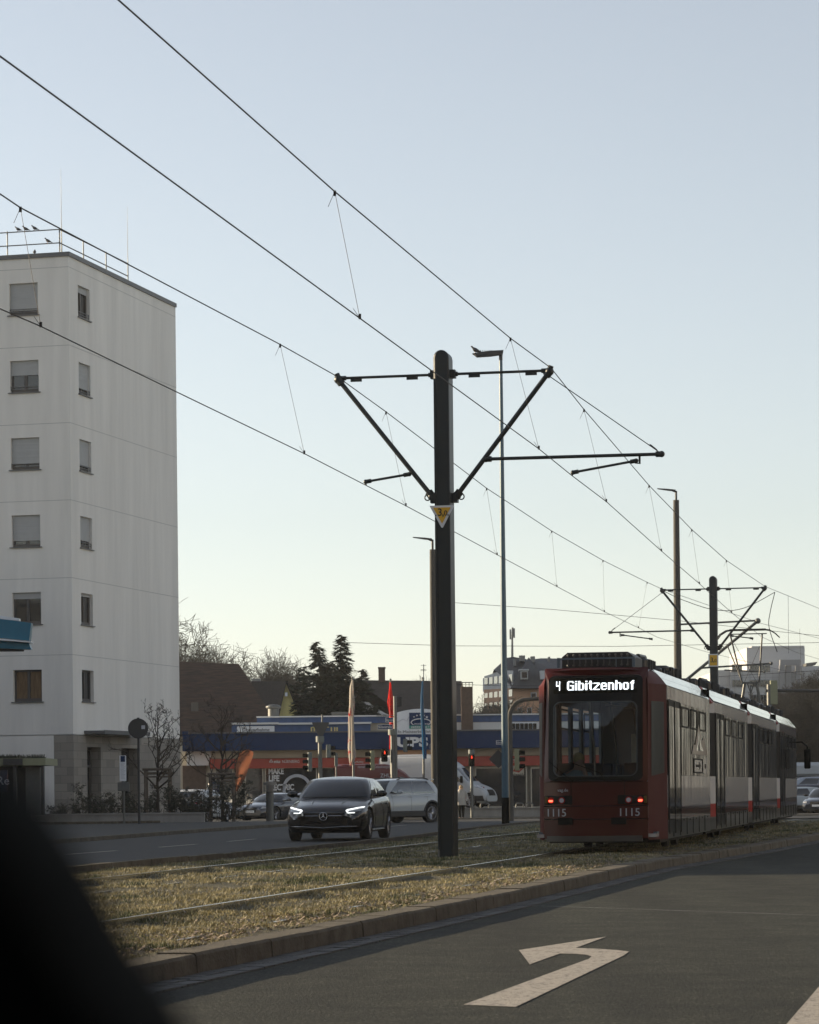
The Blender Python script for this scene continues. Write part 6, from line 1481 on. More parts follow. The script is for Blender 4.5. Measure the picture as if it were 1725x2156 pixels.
# ------------------------------------------------------------------ tower surroundings at left
b = MB(); p0, p1 = at(18, 1735, 101.8), at(432, 1735, 102.2)
b.box((p0.x + p1.x) / 2, 102, .22, p1.x - p0.x, .35, .30); b.box((p0.x + p1.x) / 2, 102, .39, p1.x - p0.x + .04, .42, .05); solo('low_wall', b, M['conc'], 'low grey concrete wall in front of the tower shrubs', 'wall')
b = MB(); a, c_ = at(60, 1748, 96), at(322, 1741, 98.5)
for k in range(18): q = k / 17; x = a.x + (c_.x - a.x) * q; b.box(x, 97 + 1.5 * q, .12, .50, .25, .12, 0, rng.uniform(-.05, .05), .02)
solo('stone_edging', b, M['kerb'], 'row of rough edging stones on the pavement before the low wall', 'edging')
kk = thing('refuse_shelter', 'low flat roofed shelter with a planted roof at the tower foot', 'shelter', (at(50, 1700, 98).x, 99, .08)); L0 = kk.location
def kb(name, rects, mat, par=kk): return pb(name, rects, mat, par)
kb('roof', [(-60, 1597, 95.5, 1612, 98, 3.4)], 'sigback'); kb('roof_sign', [(6.5, 1597.5, 47, 1611, 97.9, .1)], 'dark'); kb('column', [(86, 1612, 92, 1716, 98.1, .3)], 'dark'); kb('column', [(28, 1612, 34, 1716, 98.1, .3)], 'dark')
kb('back_wall', [(-60, 1612, 86, 1716, 101.2, .1)], 'black'); kb('side_door', [(54, 1615, 85, 1716, 98.6, .1)], 'galv')
s_ = []; V = []
for k in range(420):
    p = at(rng.uniform(-20, 95), 1597, rng.uniform(98.1, 101)); h_ = rng.uniform(.03, .16); s_.append((tuple(p), tuple(p + Vector((rng.uniform(-.06, .06), 0, h_))), .012, .004))
child('roof_plants', seg_mesh('roof_plants', s_, M['leaf'], L0, 3), None, kk)['kind'] = 'stuff'
D = 90; t = thing('notice_board', 'dark blue notice board on the left before the shelter', 'board', (at(8, 1700, D).x, D, .08)); pb('panel', [(-30, 1622, 15.5, 1668, D, .12)], 'p_navy' if 'p_navy' in M else 'dark', t); pb('post', [(2, 1668, 6, 1745, D + .02, .1)], 'dark', t)
o = txt('Re', .26, at(6.5, 1652.5, D - .02), M['letterg'], t, align='CENTER')
# petrol station canopy at the left edge
D = 72; t = thing('blue_canopy', 'bright teal canopy corner with white trim jutting in at the left edge', 'canopy', (at(40, 1340, D).x, D, 3.5))
def tri(pts, D_, dep, mat, name):
    b = MB(); P = [at(x, y, D_) for x, y in pts]; b.prism([(p.x, p.z) for p in P], D_, D_ + dep); return child(name, b, M[mat], t, world=True)
tri([(-300, 1278), (0, 1303), (65.5, 1311.5), (61.5, 1349), (-300, 1315)], D, .35, 'teal', 'fascia'); tri([(-300, 1312), (0, 1344.5), (66, 1350.5), (66, 1353), (0, 1348), (-300, 1318)], D - .08, .5, 'signw', 'trim'); tri([(-300, 1320), (0, 1349), (60, 1353.5), (65.5, 1367), (46, 1367), (-300, 1350)], D + .1, .3, 'teal', 'lower_fascia')
tri([(-300, 1340), (0, 1362), (46, 1367), (44, 1370), (-300, 1372)], D + .2, .5, 'dark', 'underside'); tri([(-300, 1265), (0, 1296), (40, 1302), (40, 1307), (0, 1303), (-300, 1277)], D + .4, .3, 'signw', 'upper_edge')
# ------------------------------------------------------------------ houses behind
def gabled(name, label, D, rects):
    pass
D = 176; t = thing('house', 'house with a steep rusty brown tiled roof right beside the white tower', 'house', (at(450, 1600, D).x, D, 0), 0, 'houses behind the shop')
b = MB(); P = [at(x, y, D) for x, y in ((330, 1391), (503, 1398), (600, 1548), (330, 1548))]; Q = [v + Vector((0, 6, 0)) for v in P]; Lp = t.location
P2 = [at(330, 1391, D + 5), at(503, 1398, D + 5), at(600, 1551, D), at(330, 1551, D)]
b.add([P2[0], P2[1], P2[2], P2[3]], [(0, 1, 2, 3)]); b.add([P2[0], P2[1], at(600, 1555, D + 10), at(330, 1555, D + 10)], [(0, 1, 2, 3)]); b.add([P2[1], P2[2], at(600, 1555, D + 10)], [(0, 1, 2)]); child('roof', b, M['rfpaint'], t, world=True)
b = MB(); pbox(b, 332, 1549, 592, 1700, D + .6, 8.5); child('wall', b, M['cream'], t, world=True)
for x, y in ((353.5, 1489), (342 + 10, 1597)):
    pass
b = MB(); p = at(352 + 59, 1489, D + 2.3); p = at(411, 1489, D + 1.6); b.box(p.x, p.y - .3, p.z, .45, .1, .55); child('roof_window', b, M['glassd'], t, world=True)
def house(label, D, ridge, eave, gable, wallm, roofm, base=1700, depth=9, extra=None):
    """gable: (xl, xpeak, xr, ypeak, yeave) triangle facing us; roof slopes back to the left up to ridge x"""
    t = thing('house', label, 'house', (at(gable[1], base, D).x, D, 0), 0, 'houses behind the shop')
    xl, xp, xr, yp, ye = gable; b = MB(); P = [at(xl, ye, D), at(xp, yp, D), at(xr, ye, D)]; B0 = [at(xl, base, D), at(xr, base, D)]
    b.prism([(P[0].x, P[0].z), (P[1].x, P[1].z), (P[2].x, P[2].z), (B0[1].x, B0[1].z), (B0[0].x, B0[0].z)], D, D + .3); child('wall', b, M[wallm], t, world=True)
    b = MB(); rb, eb = at(ridge[0], ridge[1], D + depth), at(eave[0], eave[1], D + depth); off = Vector((0, -.25, 0)); up_ = Vector((0, 0, .12))
    for e, e2 in ((P[0], eb), (P[2], at(xr + (eave[0] - xl) * .3 if False else xr, ye, D + depth))):
        q = [P[1] + off + up_, e + off + up_ * .5, e2 + up_ * .5, rb + up_]; b.add(q + [v - Vector((0, 0, .15)) for v in q], [(0, 1, 2, 3), (4, 5, 6, 7), (0, 1, 5, 4), (1, 2, 6, 5), (2, 3, 7, 6), (3, 0, 4, 7)])
    child('roof', b, M[roofm], t, world=True); return t
t = house('small house with a pale yellow pointed gable before the dark spruce', 196, (530, 1438), (505, 1560), (577, 603, 652, 1438, 1560), 'yellow', 'rfbrown', depth=7)
b = MB(); pbox(b, 600, 1458, 605.5, 1466, 195.8, .1); child('window', b, M['signw'], t, world=True); b = MB(); pbox(b, 530, 1429, 548, 1458, 204, .8); child('chimney', b, M['conc'], t, world=True)
# wide brown roofed house with white gable
D = 192; t = thing('house', 'wide house with brown roof, white sloping gable edge and brick chimney', 'house', (at(860, 1600, D).x, D, 0), 0, 'houses behind the shop')
b = MB(); P = [at(745, 1432, D + 7), at(972, 1434, D + 7), at(1012, 1550, D), at(850, 1550, D), at(835, 1494, D + 3)]; b.add(P, [(0, 1, 2, 3, 4)]); b.add([P[0], P[1], at(1012, 1560, D + 14), at(745, 1560, D + 14)], [(0, 1, 2, 3)]); b.add([P[1], P[2], at(1012, 1560, D + 14)], [(0, 1, 2)]); child('roof', b, M['rfbrown'], t, world=True)
b = MB(); P = [at(x, y, D + 1) for x, y in ((742, 1432), (764, 1468), (788, 1488), (812, 1502), (860, 1520), (860, 1700), (700, 1700), (700, 1480))]; b.prism([(p.x, p.z) for p in P], D + 1.2, D + 6); child('wall', b, M['whitewall'], t, world=True)
b = MB(); pbox(b, 797, 1407, 811, 1436, D + 6.5, .7); pbox(b, 796, 1404.5, 812, 1407.5, D + 6.4, .9); child('chimney', b, M['brick'], t, world=True)
b = MB(); p = at(838, 1478, D + 3.4); b.box(p.x, p.y - .4, p.z, .5, .1, .6); child('roof_window', b, M['glassd'], t, world=True)
b = MB(); pt = at(892, 1440, D + 6); b.tube([at(892, 1436, D + 6), at(892.5, 1399, D + 6)], .03, 5)
for y in (1401, 1410, 1412): b.tube([at(886, y, D + 6), at(898, y, D + 6)], .015, 4)
child('aerial', b, M['galv'], t, world=True)
# corner apartment house, centre right
D = 250; t = thing('apartment_house', 'orange apartment house with grey mansard roof and glazed attic balconies', 'house', (at(1100, 1600, D).x, D, 0))
b = MB(); pbox(b, 1081, 1448, 1260, 1600, D, 12); child('wall', b, M['orange'], t, world=True)
b = MB(); P = [at(1018, 1470, D + 22), at(1058, 1452, D), at(1082, 1449, D), at(1082, 1600, D), at(1018, 1600, D + 22)]; b.add([P[0], P[1], P[2], P[3], P[4]], [(0, 1, 2, 3, 4)]) if False else None
wg = MB(); a0, a1 = at(1019, 1452, D + 16), at(1081, 1449, D); h0, h1 = at(1019, 1600, D + 16).z, at(1081, 1600, D).z
wg.add([(a0.x, a0.y, h0), (a1.x, a1.y, h1), (a1.x, a1.y, a1.z), (a0.x, a0.y, a0.z)], [(0, 1, 2, 3)]); wg.add([(a0.x, a0.y, h0), (a0.x, a0.y, a0.z), (a0.x + 4, a0.y + 8, a0.z), (a0.x + 4, a0.y + 8, h0)], [(0, 1, 2, 3)]); child('side_wing', wg, M['orange'], t, world=True, normals=False)
for r, (yt, yb_) in enumerate(((1420, 1437), (1452, 1466), (1474, 1488))):
    for k in range(6):
        f0, f1 = (k + .12) / 6, (k + .80) / 6; b = MB(); q = []
        for f in (f0, f1):
            dd = D + 16 * (1 - f) - .2; x = 1019 + 62 * f - (.3); q.append((x, dd))
        b.add([at(q[0][0], yb_ + 4 * (1 - f0), q[0][1]), at(q[1][0], yb_ + 4 * (1 - f1), q[1][1]), at(q[1][0], yt - 1 + 9 * (1 - f1), q[1][1]), at(q[0][0], yt - 1 + 9 * (1 - f0), q[0][1])], [(0, 1, 2, 3)]); child('window', b, M['glassd'], t, world=True)
b = MB(); A = [at(1020, 1424, D + 16.2), at(1058, 1412, D + 6), at(1081, 1412, D + .2), at(1081, 1450, D + .2), at(1020, 1453, D + 16.2)]; b.add(A, [(0, 1, 2, 3, 4)]); b.add([v + Vector((0, 5, 0)) for v in A], [(0, 1, 2, 3, 4)]); child('attic_storey', b, M['whitewall'], t, world=True)
b = MB(); P = [at(x, y, dd) for x, y, dd in ((1040, 1410, D + 10), (1068, 1385, D + 6), (1082, 1383, D + 6), (1114, 1389, D + 6), (1140, 1386, D + 8), (1260, 1388, D + 8), (1270, 1449, D - .6), (1080, 1450, D - .6), (1062, 1428, D + 3))]
b.add(P, [tuple(range(9))]); Q = [v + Vector((0, 12, -.6)) for v in P]; b.add(Q, [tuple(range(9))]); b.add([P[0], P[1], Q[1], Q[0]], [(0, 1, 2, 3)]); child('roof', b, M['rfgrey'], t, world=True)
b = MB(); G = [at(1114, 1384, D + .2), at(1076, 1449, D - 1.0), at(1158, 1449, D - 1.0)]; b.add(G + [v + Vector((0, 3, 0)) for v in G], [(0, 1, 2), (3, 4, 5), (0, 1, 4, 3), (1, 2, 5, 4), (2, 0, 3, 5)]); child('gable_roof', b, M['rfgrey'], t, world=True)
b = MB()
for x0, y0, x1, y1 in ((1082, 1387, 1087, 1402), (1094, 1380, 1106, 1392), (1118, 1382, 1127, 1394), (1155, 1383, 1159, 1392)): pbox(b, x0, y0, x1, y1, D + 4, 1.2)
child('chimney', b, M['conc'], t, world=True)
wd = pb('dormer', [(1097, 1412, 1112, 1430, D - 1.6, 1.5), (1093, 1409, 1114, 1411.5, D - 1.8, 1.8)], 'whitewall', t); pb('pane', [(1099, 1415, 1110, 1427, D - 1.75, .1)], 'glassd', wd)
wd = pb('dormer', [(1138, 1412, 1150, 1430, D - 1.6, 1.5)], 'whitewall', t)
for x in (1118, 1140, 1162): w_ = pb('window', [(x, 1458, x + 12, 1473, D - .1, .15)], 'signw', t); pb('pane', [(x + 1.4, 1459.5, x + 10.6, 1471.5, D - .16, .08)], 'glassd', w_)
for x in (1090, 1110, 1134): w_ = pb('window', [(x, 1490, x + 10, 1503, D - .1, .15)], 'signw', t); pb('pane', [(x + 1.4, 1491.5, x + 8.6, 1501.5, D - .16, .08)], 'glassd', w_)
D = 262; b = MB(); X = 1079; b.tube([at(X, 1392, D), at(X, 1322, D)], [.13, .07], 6); t = thing('antenna_mast', 'mobile phone antenna mast on the roof behind the blue lamp post', 'antenna', at(X, 1392, D)); child('pole', b, M['conc'], t, world=True)
b = MB()
for x, y0, y1 in ((1075, 1325, 1346), (1083, 1323, 1343), (1080, 1321, 1340)): pbox(b, x - 1.7, y0, x + 1.7, y1, D - .2, .2)
child('antenna_panel', b, M['conc'], t, world=True)
# grey office block far right
D = 330; t = thing('office_block', 'large pale grey office block fading in the haze behind the tram', 'office block', (at(1640, 1600, D).x, D, 0))
pb('wall', [(1540, 1411, 1950, 1720, D, 30), (1512, 1411, 1539.6, 1720, D + .5, 30)], 'greyb', t); pb('upper_wall', [(1573, 1363, 1695, 1413, D + 3, 18), (1583, 1360, 1694, 1363.5, D + 2.9, 18)], 'greyb', t)
pb('right_wall', [(1690, 1402, 1800, 1420, D + 2, 18)], 'greyb', t); pb('portal_surround', [(1655, 1390 + 2, 1692, 1402, D + 1, .4)], 'greyb', t)
pb('dark_portal', [(1600 + 43, 1389 + 0, 1644 + 42, 1401, D - .6, .6), (1643, 1401, 1654, 1600, D - .6, .6), (1677.5, 1401, 1686, 1600, D - .6, .6)], 'greyb2', t).location.x -= 0
pb('portal_panel', [(1655, 1402, 1668, 1600, D - .3, .3)], 'greyb2', t)
for y in (1367.5, 1399, 1431, 1462, 1493):
    for x in (1541, 1578, 1600):
        if y < 1390: continue
        w_ = pb('window', [(x + 1, y, x + 22, y + 16, D - .1, .2)], 'greyb2', t)
        for k in range(3): pb('pane', [(x + 2 + k * 7, y + 1.5, x + 7.6 + k * 7, y + 14.5, D - .16, .08)], 'glassd', w_)
for x in (1706, 1721, 1740): w_ = pb('window', [(x, 1446, x + 9, 1461, D - .1, .2)], 'signw', t); pb('pane', [(x + 1.2, 1447.5, x + 7.8, 1459.5, D - .16, .08)], 'glassd', w_)
b = MB()
for k in range(14): pbox(b, 1516 + k * 16, 1411, 1516.5 + k * 16, 1560, D - .05, .06)
for k in range(6): pbox(b, 1512, 1425 + k * 15.5, 1900, 1425.5 + k * 15.5, D - .05, .06)
child('cladding_joint', b, M['greyb2'], t, world=True)
b = MB(); P = [at(x, y, D - 2) for x, y in ((1693, 1398), (1717, 1395), (1712, 1402), (1693, 1404))]; b.prism([(p.x, p.z) for p in P], D - 4, D - 1); child('roof_fin', b, M['galv'], t, world=True)
D = 275; t = thing('grey_hall', 'dark grey low hall roof behind the bare trees at right', 'building', (at(1690, 1600, D).x, D, 0)); pb('wall', [(1560, 1500, 1950, 1720, D, 20)], 'greyb2', t)
D = 236; t = thing('orange_house', 'salmon coloured house wall glowing behind bare branches at right', 'house', (at(1720, 1600, D).x, D, 0)); pb('wall', [(1640, 1563, 1900, 1700, D, 10)], 'orange', t); pb('roof', [(1636, 1538, 1910, 1563, D - .5, 11)], 'rfgrey', t)
D = 300
for x0, y0, x1, lb_ in ((1225, 1462, 1400, 'plain far apartment row between the orange house and the tram'), (600, 1500, 800, 'far low row of houses behind the dark spruce')):
    t = thing('far_building', lb_, 'building', (at(x0, 1600, D).x, D, 0)); pb('wall', [(x0, y0, x1, 1690, D, 12)], 'greyb', t); pb('roof', [(x0 - 3, y0 - 14, x1 + 3, y0, D - .5, 13)], 'rfgrey', t)

# ------------------------------------------------------------------ trees
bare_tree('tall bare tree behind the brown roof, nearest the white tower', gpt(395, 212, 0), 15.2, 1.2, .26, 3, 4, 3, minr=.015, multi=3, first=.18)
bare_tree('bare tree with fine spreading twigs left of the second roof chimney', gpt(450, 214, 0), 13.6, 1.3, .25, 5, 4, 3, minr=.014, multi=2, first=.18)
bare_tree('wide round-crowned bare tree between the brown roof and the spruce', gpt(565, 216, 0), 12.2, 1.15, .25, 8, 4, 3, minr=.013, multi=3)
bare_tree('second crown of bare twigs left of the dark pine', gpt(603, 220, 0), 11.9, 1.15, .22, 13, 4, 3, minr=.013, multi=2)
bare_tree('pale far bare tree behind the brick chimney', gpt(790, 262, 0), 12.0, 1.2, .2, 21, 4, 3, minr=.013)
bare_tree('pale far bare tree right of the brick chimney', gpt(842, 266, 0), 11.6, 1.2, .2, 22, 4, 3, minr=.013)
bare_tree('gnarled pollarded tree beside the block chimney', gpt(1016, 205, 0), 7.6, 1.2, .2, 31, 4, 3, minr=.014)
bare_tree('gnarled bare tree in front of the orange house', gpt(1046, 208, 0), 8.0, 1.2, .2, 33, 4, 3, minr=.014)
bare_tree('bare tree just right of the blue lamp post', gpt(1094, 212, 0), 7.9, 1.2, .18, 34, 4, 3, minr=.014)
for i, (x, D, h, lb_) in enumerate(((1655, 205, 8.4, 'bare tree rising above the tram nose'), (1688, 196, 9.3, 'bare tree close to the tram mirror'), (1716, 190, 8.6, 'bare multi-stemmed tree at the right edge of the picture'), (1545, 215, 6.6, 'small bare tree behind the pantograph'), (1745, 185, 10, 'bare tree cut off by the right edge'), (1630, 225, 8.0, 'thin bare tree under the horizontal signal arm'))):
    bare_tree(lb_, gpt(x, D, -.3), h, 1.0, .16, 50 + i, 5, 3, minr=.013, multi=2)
conifer('large dark spruce with two leaning pointed tips behind the shop', gpt(712, 182, 0), 10.9, 2.6, 4, dens=1.7, tops=[(.3, 0, 1.0, 1.1), (-1.3, 0, .96, 1.1), (1.6, .3, .80, 1.2), (.8, -.3, .74, 1.3), (-2.6, .2, .62, 1.2), (-.4, -.4, .84, 1.3), (2.6, .2, .6, 1.2)])
conifer('rounded dark pine left of the spruce', gpt(642, 198, 0), 9.6, 1.9, 6, dens=1.2, power=.45, tops=[(0, 0, 1.0, 1.0), (-1.1, .2, .90, .9), (1.0, 0, .93, .9)], mat='needle2')
conifer('small pale young spruce before the dark one', gpt(720, 170, 0), 5.6, 1.0, 9, dens=.6, mat='needle2')
# street trees with wooden frames
def street_tree(label, px, D, h, seed, fr):
    base = gpt(px, D, .1 + gz(D)); r_ = random.Random(seed); segs = []; q = base.copy(); d = Vector((0, 0, 1)); N_ = 16
    def limb(p, d, ln, r, lv):
        n = 4; q = p.copy()
        for i in range(n):
            d = (d + Vector((r_.uniform(-.3, .3), r_.uniform(-.3, .3), r_.uniform(-.1, .32)))).normalized(); nx = q + d * ln / n
            segs.append((tuple(q), tuple(nx), r * (1 - .18 * i), r * (1 - .18 * (i + 1))))
            if lv < 2 and (i or lv) and r_.random() < .85:
                pr = d.orthogonal().normalized(); pr.rotate(Matrix.Rotation(r_.uniform(0, 6.28), 3, d)); limb(nx, (d * .75 + pr * .8).normalized(), ln * r_.uniform(.32, .55), r * .55, lv + 1)
            if lv >= 1 and r_.random() < .6:
                e = nx + Vector((r_.uniform(-.09, .09), r_.uniform(-.07, .07), r_.uniform(.02, .10))); segs.append((tuple(nx), tuple(e), .009, .006))
            q = nx
    for i in range(N_):
        nx = base + Vector((r_.uniform(-.03, .03), r_.uniform(-.03, .03), h * (i + 1) / N_)); rt = .075 * (1 - .85 * i / N_)
        segs.append((tuple(q), tuple(nx), rt, .075 * (1 - .85 * (i + 1) / N_)))
        if i >= 4:
            for k in range(2 if i < 11 else 1):
                a = r_.uniform(0, 6.28); f = 1 - (i - 4) / N_; limb(nx, Vector((math.cos(a), math.sin(a) * .9, .55)).normalized(), (2.1 * f ** 1.2 + .15) * h / 4.6, .030 * f + .008, 0)
        q = nx
    zt = max(q[1][2] for q in segs) - base.z; k = h / zt
    segs = [(tuple(base[i] + (a[i] - base[i]) * k for i in range(3)), tuple(base[i] + (b[i] - base[i]) * k for i in range(3)), ra, rb) for a, b, ra, rb in segs]
    split_tree('street_tree', label, 'tree', base, segs, M['bark'], 'young street trees with stake frames', .03)
    t = thing('tree_guard', {0: 'wooden stake frame round the young tree at the tower', 1: 'wooden stake frame round the young tree before the orange flag'}[fr], 'tree guard', base, 0, 'wooden tree stake frames')
    zt = at(px, 1621 if fr == 0 else 1631, D).z - base.z
    for sx_ in (-.43, .43):
        for sy_ in (-.35, .35): b = MB(); b.tube([(sx_, sy_, 0), (sx_, sy_, zt)], .045, 8); child('stake', b, M['wood'], t)
    for sy_, dz in ((-.35, .02), (.35, -.12)): b = MB(); b.tube([(-.52, sy_, zt + dz), (.52, sy_, zt + dz)], .05, 8); child('cross_bar', b, M['wood'], t)
    for sy_ in (-.35, .35): b = MB(); b.tube([(-.43, sy_, zt - .25), (.43, sy_, zt - .25)], .03, 6); child('lower_bar', b, M['wood'], t)
street_tree('young bare street tree in front of the stone clad tower corner', 333, 104.0, 4.45, 77, 0)
street_tree('young bare street tree standing before the orange feather flag', 468, 108, 4.8, 81, 1)
for i, (px, D, h, w, lb_) in enumerate(((179, 104, 1.15, .5, 'thin upright shrub left of the stone clad corner'), (205, 103.3, .75, .9, 'low bushy shrub before the stone clad corner'), (228, 104.2, .85, .8, 'dense dark shrub below the first tower door'),
        (150, 103.6, .55, .8, 'low twiggy plant right of the shelter column'), (262, 104, .9, .7, 'medium shrub behind the information sign post'), (286, 103.4, .7, .6, 'sparse shrub behind the round sign post'), (315, 104.6, 1.15, .6, 'tall shrub left of the staked tree'), (352, 103.6, 1.2, .8, 'tall dense shrub right of the staked tree'),
        (378, 105, 1.0, .7, 'dark shrub at the tower right edge'), (396, 103.6, .9, .9, 'broad dark shrub before the white hatchback'), (420, 104.5, 1.0, .9, 'broad shrub in the middle of the hatchback'), (445, 103.8, 1.05, .8, 'dense shrub left of the second staked tree'), (474, 104, 1.15, .8, 'dense shrub right of the second staked tree'), (500, 103.4, 1.35, .7, 'tall dense shrub at the end of the row'), (125, 103.2, .5, .7, 'low dark plant at the left end of the wall'))):
    shrub(lb_, gpt(px, D, .1), h * 1.2, w * 1.1, 100 + i, n=int(1100 * w * h + 250))
# ------------------------------------------------------------------ people
D = 147.0; px_ = at(972, 1725, D).x; t = thing('person', 'woman in a pale hooded winter jacket and black trousers waiting by the road', 'person', (px_, D, gz(D) + .0), R(8))
J = [((0, 0, .93), .13, .10), ((0, 0, 1.12), .12, .09), ((0, 0, 1.36), .15, .10), ((0, 0, 1.46), .055), ((0, -.01, 1.56), .080, .09), ((0, -.01, 1.63), .07),
     ((-.09, 0, .88), .085), ((-.095, -.01, .48), .055), ((-.09, .01, .09), .038), ((-.09, -.11, .04), .035), ((.09, 0, .88), .085), ((.08, -.02, .48), .055), ((.06, 0, .09), .038), ((.06, -.12, .04), .035),
     ((-.19, 0, 1.37), .055), ((-.25, .01, 1.12), .042), ((-.20, -.10, .95), .035), ((.19, 0, 1.37), .055), ((.25, .01, 1.12), .042), ((.20, -.10, .95), .035)]
E = [(0, 1), (1, 2), (2, 3), (3, 4), (4, 5), (0, 6), (6, 7), (7, 8), (8, 9), (0, 10), (10, 11), (11, 12), (12, 13), (2, 14), (14, 15), (15, 16), (2, 17), (17, 18), (18, 19)]
child('body', person_mesh(J, E, 'body', skinm), None, t)
jk = pm('pale_jacket', (.42, .40, .36), .85, var=.15, bump=.3, bscale=14)
b = MB(); ring8 = lambda z, rx, ry, n=18: [(math.cos(a) * rx, math.sin(a) * ry, z) for a in [2 * math.pi * i / n for i in range(n)]]
b.loft([ring8(.72, .235, .17), ring8(.80, .24, .175), ring8(.95, .235, .17), ring8(1.12, .215, .16), ring8(1.30, .235, .165), ring8(1.40, .20, .14), ring8(1.46, .10, .10)], sm=True)
for s in (-1, 1): b.tube([(s * .17, 0, 1.39), (s * .25, .0, 1.28), (s * .29, .01, 1.10), (s * .27, -.06, .99), (s * .20, -.13, .93)], [.075, .078, .07, .065, .055], 10)
child('jacket', b, jk, t); b = MB(); b.loft([ring8(1.42, .16, .13), ring8(1.46, .17, .15), ring8(1.51, .13, .13)], sm=True); child('hood_collar', b, jk, t)
b = MB()
for s in (-1, 1): b.tube([(s * .09, 0, .86), (s * .09, -.01, .48), (s * .075, .0, .10)], [.105, .075, .055], 12)
child('trousers', b, M['black'], t); b = MB()
for s in (-1, 1): b.sphere((s * .078, -.06, .05), .05, .13, .05, 10, 6)
child('shoes', b, M['black'], t)
b = MB(); b.sphere((0, .025, 1.615), .105, .11, .125, 14, 9); b.loft([ring8(1.38, .10, .05), ring8(1.50, .12, .07), ring8(1.6, .10, .08)], sm=True)
for v in b.v[-54:]: v.y += .05
child('hair', b, pm('fair_hair', (.34, .24, .13), .7, var=.3, scale=25), t)
b = MB()
for s in (-1, 1): b.sphere((s * .033, -.098, 1.60), .010, .006, .007, 6, 5)
b.box(0, -.102, 1.535, .045, .01, .008); child('face_features', b, M['letterb'], t); b = MB(); b.sphere((0, -.108, 1.575), .012, .018, .02, 6, 5); child('nose', b, skinm, t)
D = 139; px_ = at(450, 1700, D).x; t = thing('person', 'man in a dark jacket walking beyond the white hatchback', 'person', (px_, D, .12), R(160))
child('body', person_mesh(J, E, 'body', skinm), None, t)
b = MB(); b.loft([ring8(.85, .21, .15), ring8(1.1, .22, .16), ring8(1.32, .25, .16), ring8(1.42, .20, .13), ring8(1.48, .09, .09)], sm=True)
for s in (-1, 1): b.tube([(s * .18, 0, 1.39), (s * .27, .01, 1.12), (s * .24, -.1, .93)], [.075, .065, .055], 10)
child('jacket', b, M['p_navy'], t); b = MB()
for s in (-1, 1): b.tube([(s * .09, 0, .88), (s * .09, -.01, .48), (s * .075, .0, .08)], [.11, .08, .06], 12)
child('trousers', b, M['black'], t); b = MB(); b.sphere((0, .01, 1.63), .095, .11, .11, 12, 8); child('hair', b, M['black'], t)
# ------------------------------------------------------------------ unseen surroundings, mostly added to shade, bounce light and be mirrored
def block(label, x, y, sx_, sy_, h, mat, rz=0, z=-.2):
    t = thing('unseen_block', label, 'building', (x, y, z), rz); b = MB(); b.box(0, 0, h / 2, sx_, sy_, h); child('wall', b, M[mat], t)
    b = MB(); b.box(0, 0, h + .15, sx_ + .5, sy_ + .5, .3); child('roof', b, M['coping'], t)
    k = 0
    for z_ in np.arange(1.2, h - 1.5, 3.0):
        for q in np.arange(-sy_ / 2 + 1.5, sy_ / 2 - 1, 3.2):
            if k > 60: break
            k += 1
            b = MB()
            for s in (-1, 1): b.box(s * (sx_ / 2 + .02), q, z_ + .7, .06, 1.3, 1.5)
            child('window', b, M['glassd'], t)
    return t
block('long pale block added out of view on the left to shade the track bed', -36, 89, 12, 60, 10, 'cream')  # unseen blocker, added to keep the low sun off the farther track bed
block('tall cream block added out of view on the right to bounce sunlight onto the tower', 88, 50, 12, 64, 24, 'cream', 0)  # unseen reflector, added to bounce warm sunlight onto the tower face
block('tall dark block added behind the viewpoint to cut sky light', 10, -42, 110, 14, 24, 'brick')  # unseen occluder, added to dim the sky light from behind
block('tall dark block added left behind the viewpoint to cut sky light', -34, -28, 14, 80, 24, 'brick')  # another unseen occluder, added to darken the foreground
block('tall dark block added out of view close on the right to cut sky light', 34, 2, 14, 60, 20, 'brick')  # added out of view as well, cuts sky light from the right
for i_, (x_, w_2, h_2, m_2, l_2) in enumerate(((38, 9, 15, 'dark', 'dark narrow block added out of view for the tram reflections, nearest the junction'), (49, 3, 13, 'brick', 'narrow brick block added out of view for the tram reflections'), (58, 12, 17, 'dark', 'wide dark block added out of view for the tram reflections'), (70, 5, 13, 'brick', 'second narrow block of brick added out of view for the tram reflections'), (80, 14, 16, 'brick', 'wide brick block added out of view for the tram reflections'), (95, 10, 16, 'dark', 'dark block added out of view for the tram reflections, farthest right'))):  # added blocks, never in view, shaped to darken reflections in the tram side
    block(l_2, x_, 195, w_2, 12, h_2, m_2)
block('very long tall block added unseen behind the white tower to shade the roofs', -56, 260, 12, 145, 28, 'conc')  # unseen blocker, added to keep sun off the house roofs behind the shop
block('second dark block farther along the near road', 118, 190, 40, 14, 20, 'brick')
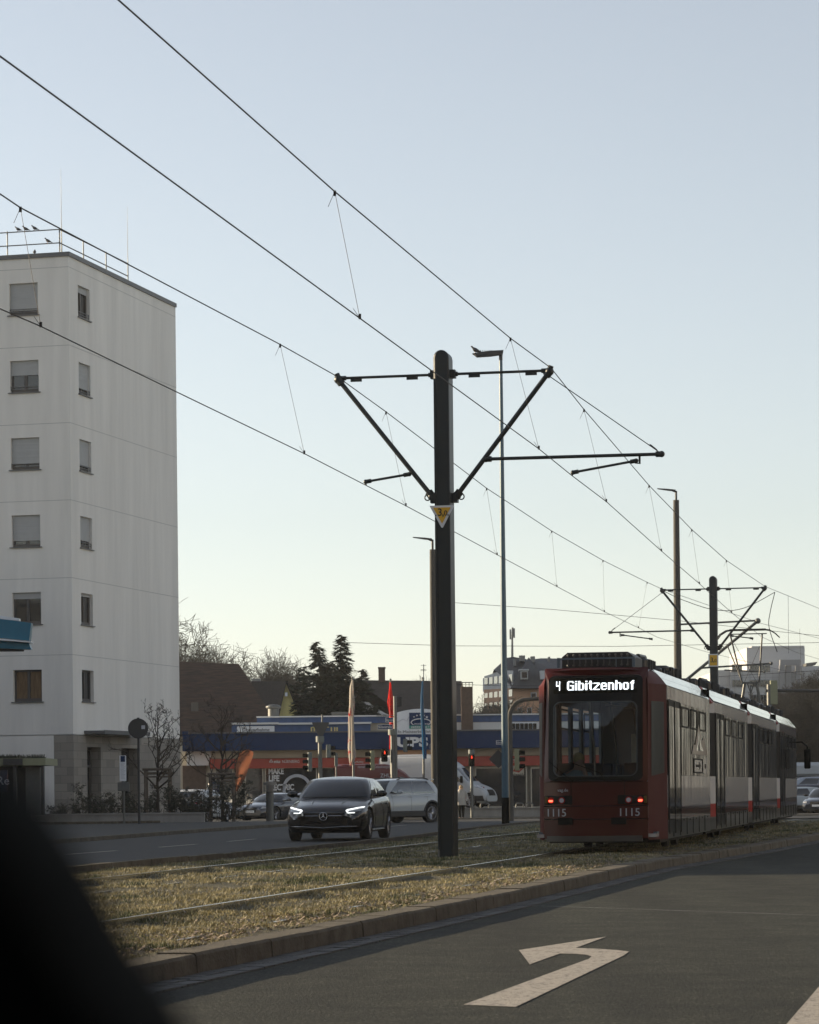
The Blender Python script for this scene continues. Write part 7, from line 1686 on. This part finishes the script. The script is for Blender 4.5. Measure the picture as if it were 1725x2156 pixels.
for i, (x, y, h) in enumerate(((27, 95, 9), (31, 112, 10), (36, 130, 10), (42, 150, 11), (48, 172, 11), (24, 78, 8))):
    bare_tree('roadside bare tree number %s along the near road' % ('one two three four five six'.split()[i]), Vector((x, y, -.1)), h, 1.0, .2, 200 + i, 4, 3, minr=.02, thick=.08, group='roadside trees right of the near road')
# ------------------------------------------------------------------ door mirror of the car the picture is taken from
t = thing('door_mirror', 'out-of-focus black door mirror and door edge close to the lens at lower left', 'car mirror', (-.12, .62, EYE - .10))
Dm = .60
b = MB(); rows = []
pts = [(-420, 1560), (-120, 1600), (-20, 1640), (34, 1705), (90, 1785), (146, 1868), (188, 1955), (246, 2050), (318, 2145), (395, 2260), (430, 2500), (300, 2900), (-420, 2900)]
P = [at(x, y, Dm) for x, y in pts]; cx = sum(p.x for p in P) / len(P); cz = sum(p.z for p in P) / len(P)
for dy, s_ in ((-.045, .60), (-.035, .82), (-.015, .95), (0, 1.0), (.03, 1.0), (.06, .94), (.085, .75), (.095, .4)):
    rows.append([Vector((cx + (p.x - cx) * s_, Dm + dy, cz + (p.z - cz) * s_)) for p in P])
b.loft(rows, sm=True); child('mirror_housing', b, M['black'], t, world=True)
b = MB(); b.box(-.20, .40, EYE - .32, .05, 1.4, .30, bev=.02); child('door_panel', b, M['black'], t, world=True)
b = MB(); b.tube([(-.19, .58, EYE - .19), (-.13, .60, EYE - .13)], .02, 8); child('mirror_foot', b, M['black'], t, world=True)

# ------------------------------------------------------------------ winter haze
hz = MB(); hz.box(0, 190, 24, 420, 440, 52)
hm = bpy.data.materials.new('haze'); hm.use_nodes = True; hn, hl2 = hm.node_tree.nodes, hm.node_tree.links
hn.remove(hn['Principled BSDF']); pv = hn.new('ShaderNodeVolumePrincipled'); pv.inputs['Density'].default_value = 0.00018; pv.inputs['Color'].default_value = (.93, .94, .95, 1); pv.inputs['Anisotropy'].default_value = .35
hl2.new(pv.outputs[0], hn['Material Output'].inputs['Volume'])
ho = bpy.data.objects.new('haze', hz.mesh('haze', [hm])); C.objects.link(ho); tag(ho, 'thin pale winter haze over the street', 'haze', kind='stuff')
